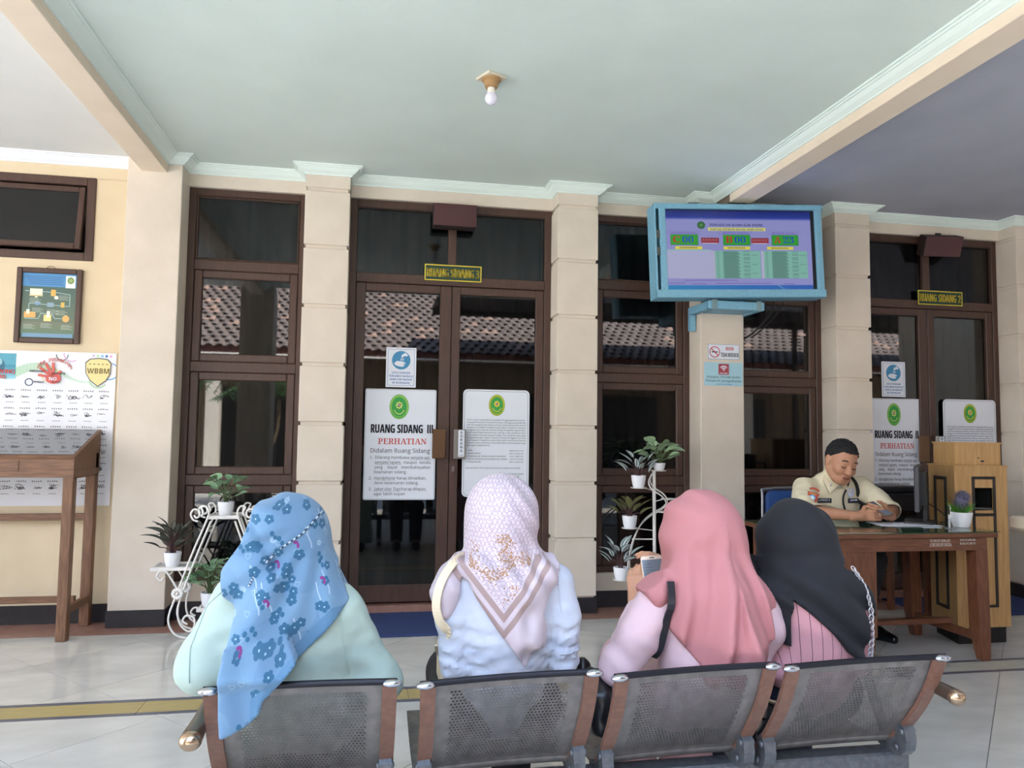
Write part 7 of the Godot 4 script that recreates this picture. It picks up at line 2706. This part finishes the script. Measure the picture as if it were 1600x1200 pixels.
		var tilt := Basis(Vector3.UP, s * 0.25)
		var pz: float = zf.call(px, 0.855, 0.003)
		g.xf = Transform3D(tilt, Vector3(px, 0.855, pz + 0.004))
		g.bx(-0.046, 0.046, -0.015, 0.015, -0.003, 0.003, 0.001)
		var np := part("name_plate", g, mat(c8(34, 36, 52), 0.5), so)
		var tm := part("plate_lettering", lettering([["J.AGUS.Y" if s < 0 else "SATPAM", 0, -0.002, 0.011, 0.074 if s < 0 else 0.062, 0, "sans_bold"], ["- - - - - -", 0, -0.012, 0.006, 0.07, 0, "sans"]]), M.sign_white, np)
		tm.transform = Transform3D(tilt, Vector3(px, 0.855, pz + 0.004) + tilt * Vector3(0, 0, 0.0032))
	g = G.new()
	g.ball(Vector3(2.915, 0.952, zf.call(2.915, 0.952, 0.0) + 0.008), Vector3(0.010, 0.010, 0.003), 12, 6)
	part("collar_pin", g, mat(c8(226, 228, 240), 0.3, 0.3), so)
	# chest badge (white shield) and sleeve badge
	g = G.new()
	var bz: float = zf.call(3.045, 0.905, 0.004)
	g.xf = Transform3D(Basis(Vector3.UP, 0.2), Vector3(3.045, 0.905, bz + 0.007))
	g.prism(PackedVector2Array([Vector2(-0.022, 0.028), Vector2(0.022, 0.028), Vector2(0.026, -0.008), Vector2(0, -0.034), Vector2(-0.026, -0.008)]), -0.002, 0.002)
	part("chest_badge", g, mat(c8(196, 202, 226), 0.5), so)
	var bx := Transform3D(Basis(Vector3.UP, -0.42) * Basis(Vector3.BACK, -0.28), Vector3(2.722, 0.895, -4.0))
	bx.origin.z = zf.call(2.722, 0.895, 0.003) + 0.007
	g = G.new()
	g.xf = bx
	g.prism(PackedVector2Array([Vector2(-0.036, 0.020), Vector2(0.036, 0.020), Vector2(0.030, 0.0), Vector2(0.036, -0.018), Vector2(0.022, -0.038), Vector2(-0.022, -0.038), Vector2(-0.036, -0.018), Vector2(-0.030, 0.0)]), -0.003, 0.002)
	g.prism(arc_band(0, 0.004, 0.050, 0.048, 0.012, 50, 130, 10), -0.003, 0.002)
	var bdg := part("sleeve_badge", g, mat(c8(168, 66, 44), 0.6), so)
	g = G.new()
	g.xf = bx
	g.prism(oval(0, -0.012, 0.018, 0.018, 18), 0.001, 0.003)
	part("badge_disc", g, mat(c8(90, 168, 214), 0.5), bdg)
	g = G.new()
	g.xf = bx
	g.prism(PackedVector2Array([Vector2(-0.016, -0.018), Vector2(0.0, 0.0), Vector2(0.016, -0.018)]), 0.003, 0.004)
	part("badge_mountain", g, mat(c8(226, 238, 244), 0.5), bdg)
	g = G.new()
	g.xf = bx
	for k in 3:
		g.bx(-0.022 + k * 0.015, -0.012 + k * 0.015, 0.009, 0.014, 0.0015, 0.003)
	part("badge_gold", g, mat(c8(228, 176, 70), 0.5), bdg)
	# black cord from the shoulder
	g = G.new()
	var cl := []
	for q in [Vector2(3.07, 1.0), Vector2(3.105, 0.965), Vector2(3.118, 0.91), Vector2(3.115, 0.85), Vector2(3.108, 0.80)]:
		cl.append(Vector3(q.x, q.y, zf.call(q.x, minf(q.y, 0.98), 0.004) + 0.008))
	g.tube(smooth_path(cl, 6), 0.0105, 8)
	var cl2 := []
	for q in [Vector2(3.055, 0.985), Vector2(3.015, 0.925), Vector2(2.992, 0.885), Vector2(2.985, 0.84), Vector2(2.995, 0.80)]:
		cl2.append(Vector3(q.x, q.y, zf.call(q.x, minf(q.y, 0.98), 0.004) + 0.006))
	g.tube(smooth_path(cl2, 6), 0.006, 8)
	part("black_cord", g, mat(c8(24, 24, 26), 0.7), so)
	# undershirt at the neck
	g = G.new()
	g.ball(Vector3(2.966, 0.955, -4.465), Vector3(0.045, 0.035, 0.035), 14, 8)
	part("undershirt", g, mat(c8(216, 210, 196), 0.9), so)
	# hair
	var hair := Sdf.new()
	hair.ell(Vector3(0, 0.040, -0.014), Vector3(0.082, 0.097, 0.101), 0.02)
	var hm := sdf_mesh(func(p): 
		var e: float = hair.d(p) + wob.get_noise_3d(p.x * 8.0, p.y * 8.0, p.z * 8.0) * 0.006
		return maxf(e, -(p.y - minf(0.028 + 0.95 * p.z, 0.079) + 0.25 * maxf(0.0, absf(p.x) - 0.045) * smoothstep(0.0, 0.06, p.z) - wob.get_noise_3d(p.x * 14.0, p.y * 14.0, p.z * 14.0) * 0.006) * 0.7), Vector3(-0.11, -0.10, -0.13), Vector3(0.11, 0.16, 0.12), 0.004)
	var ho := part("hair", hm, mat(c8(14, 13, 13), 0.75), o)
	ho.transform = hx
	# eyebrows, lashes, lips
	g = G.new()
	for s in [-1.0, 1.0]:
		g.tube(smooth_path([Vector3(s * 0.016, 0.032, 0.0845), Vector3(s * 0.032, 0.037, 0.0825), Vector3(s * 0.048, 0.031, 0.0745)], 4), 0.0040, 6)
	part("eyebrows", g, mat(c8(34, 26, 24), 0.8), o).transform = hx
	g = G.new()
	for s in [-1.0, 1.0]:
		g.tube(smooth_path([Vector3(s * 0.017, 0.000, 0.0835), Vector3(s * 0.031, -0.004, 0.0858), Vector3(s * 0.046, 0.000, 0.0785)], 4), 0.0024, 6)
	part("eyelashes", g, mat(c8(34, 24, 22), 0.8), o).transform = hx
	g = G.new()
	g.ball(Vector3(0, -0.060, 0.0905), Vector3(0.024, 0.0080, 0.007), 14, 8)
	part("lips", g, mat(c8(140, 82, 70), 0.5), o).transform = hx
	# trousers, shoes
	var lg := Sdf.new()
	for s in [-1.0, 1.0]:
		lg.chain([Vector3(2.985 + s * 0.09, 0.50, -4.62), Vector3(2.985 + s * 0.11, 0.50, -4.25 if s < 0 else -4.30), Vector3(2.985 + s * 0.11, 0.09, -4.28 if s < 0 else -4.42)], [0.115, 0.088, 0.070], 0.03)
	part("trousers", sdf_mesh(func(p): return maxf(lg.d(p), 0.06 - p.y), Vector3(2.72, 0.03, -4.82), Vector3(3.25, 0.66, -4.08), 0.014), mat(c8(26, 26, 30), 0.85), o)
	for q in [[3.11, -4.42, 0.35], [2.87, -4.28, 0.0]]:
		var sd := Sdf.new()
		var fw := Vector3(sin(q[2]), 0, cos(q[2]))
		var b := Vector3(q[0], 0, q[1])
		sd.chain([b + Vector3(0, 0.045, -0.02), b + fw * 0.10 + Vector3(0, 0.042, 0), b + fw * 0.21 + Vector3(0, 0.026, 0)], [0.044, 0.042, 0.028], 0.03)
		part("shoe", sdf_mesh(func(p): return maxf(sd.d(p), 0.002 - p.y), b + Vector3(-0.08, -0.01, -0.1), b + Vector3(0.20, 0.12, 0.28), 0.008), M.black_gloss, o)
	var rg := G.new()
	rg.lathe([Vector2(0.0085, -0.002), Vector2(0.0105, -0.002), Vector2(0.0105, 0.002), Vector2(0.0085, 0.002)], 16, Vector3.ZERO)
	part("ring", rg, M.chrome, o).position = Vector3(3.055, 0.800, -4.155)
	var ph := thing("phone", "brown-cased mobile phone held in the guard's two hands above the desk", "phone", Vector3(3.060, 0.828, -4.165), -8.0)
	ph.rotation_degrees = Vector3(-62, 8, 12)
	var pg := G.new()
	pg.prism(rrect(-0.036, 0.036, -0.074, 0.074, 0.008), -0.005, 0.004)
	part("case", pg, mat(c8(120, 84, 62), 0.4), ph)
	pg = G.new()
	pg.prism(rrect(-0.032, 0.032, -0.068, 0.068, 0.005), 0.004, 0.005)
	part("screen", pg, mat(c8(120, 130, 146), 0.1), ph)
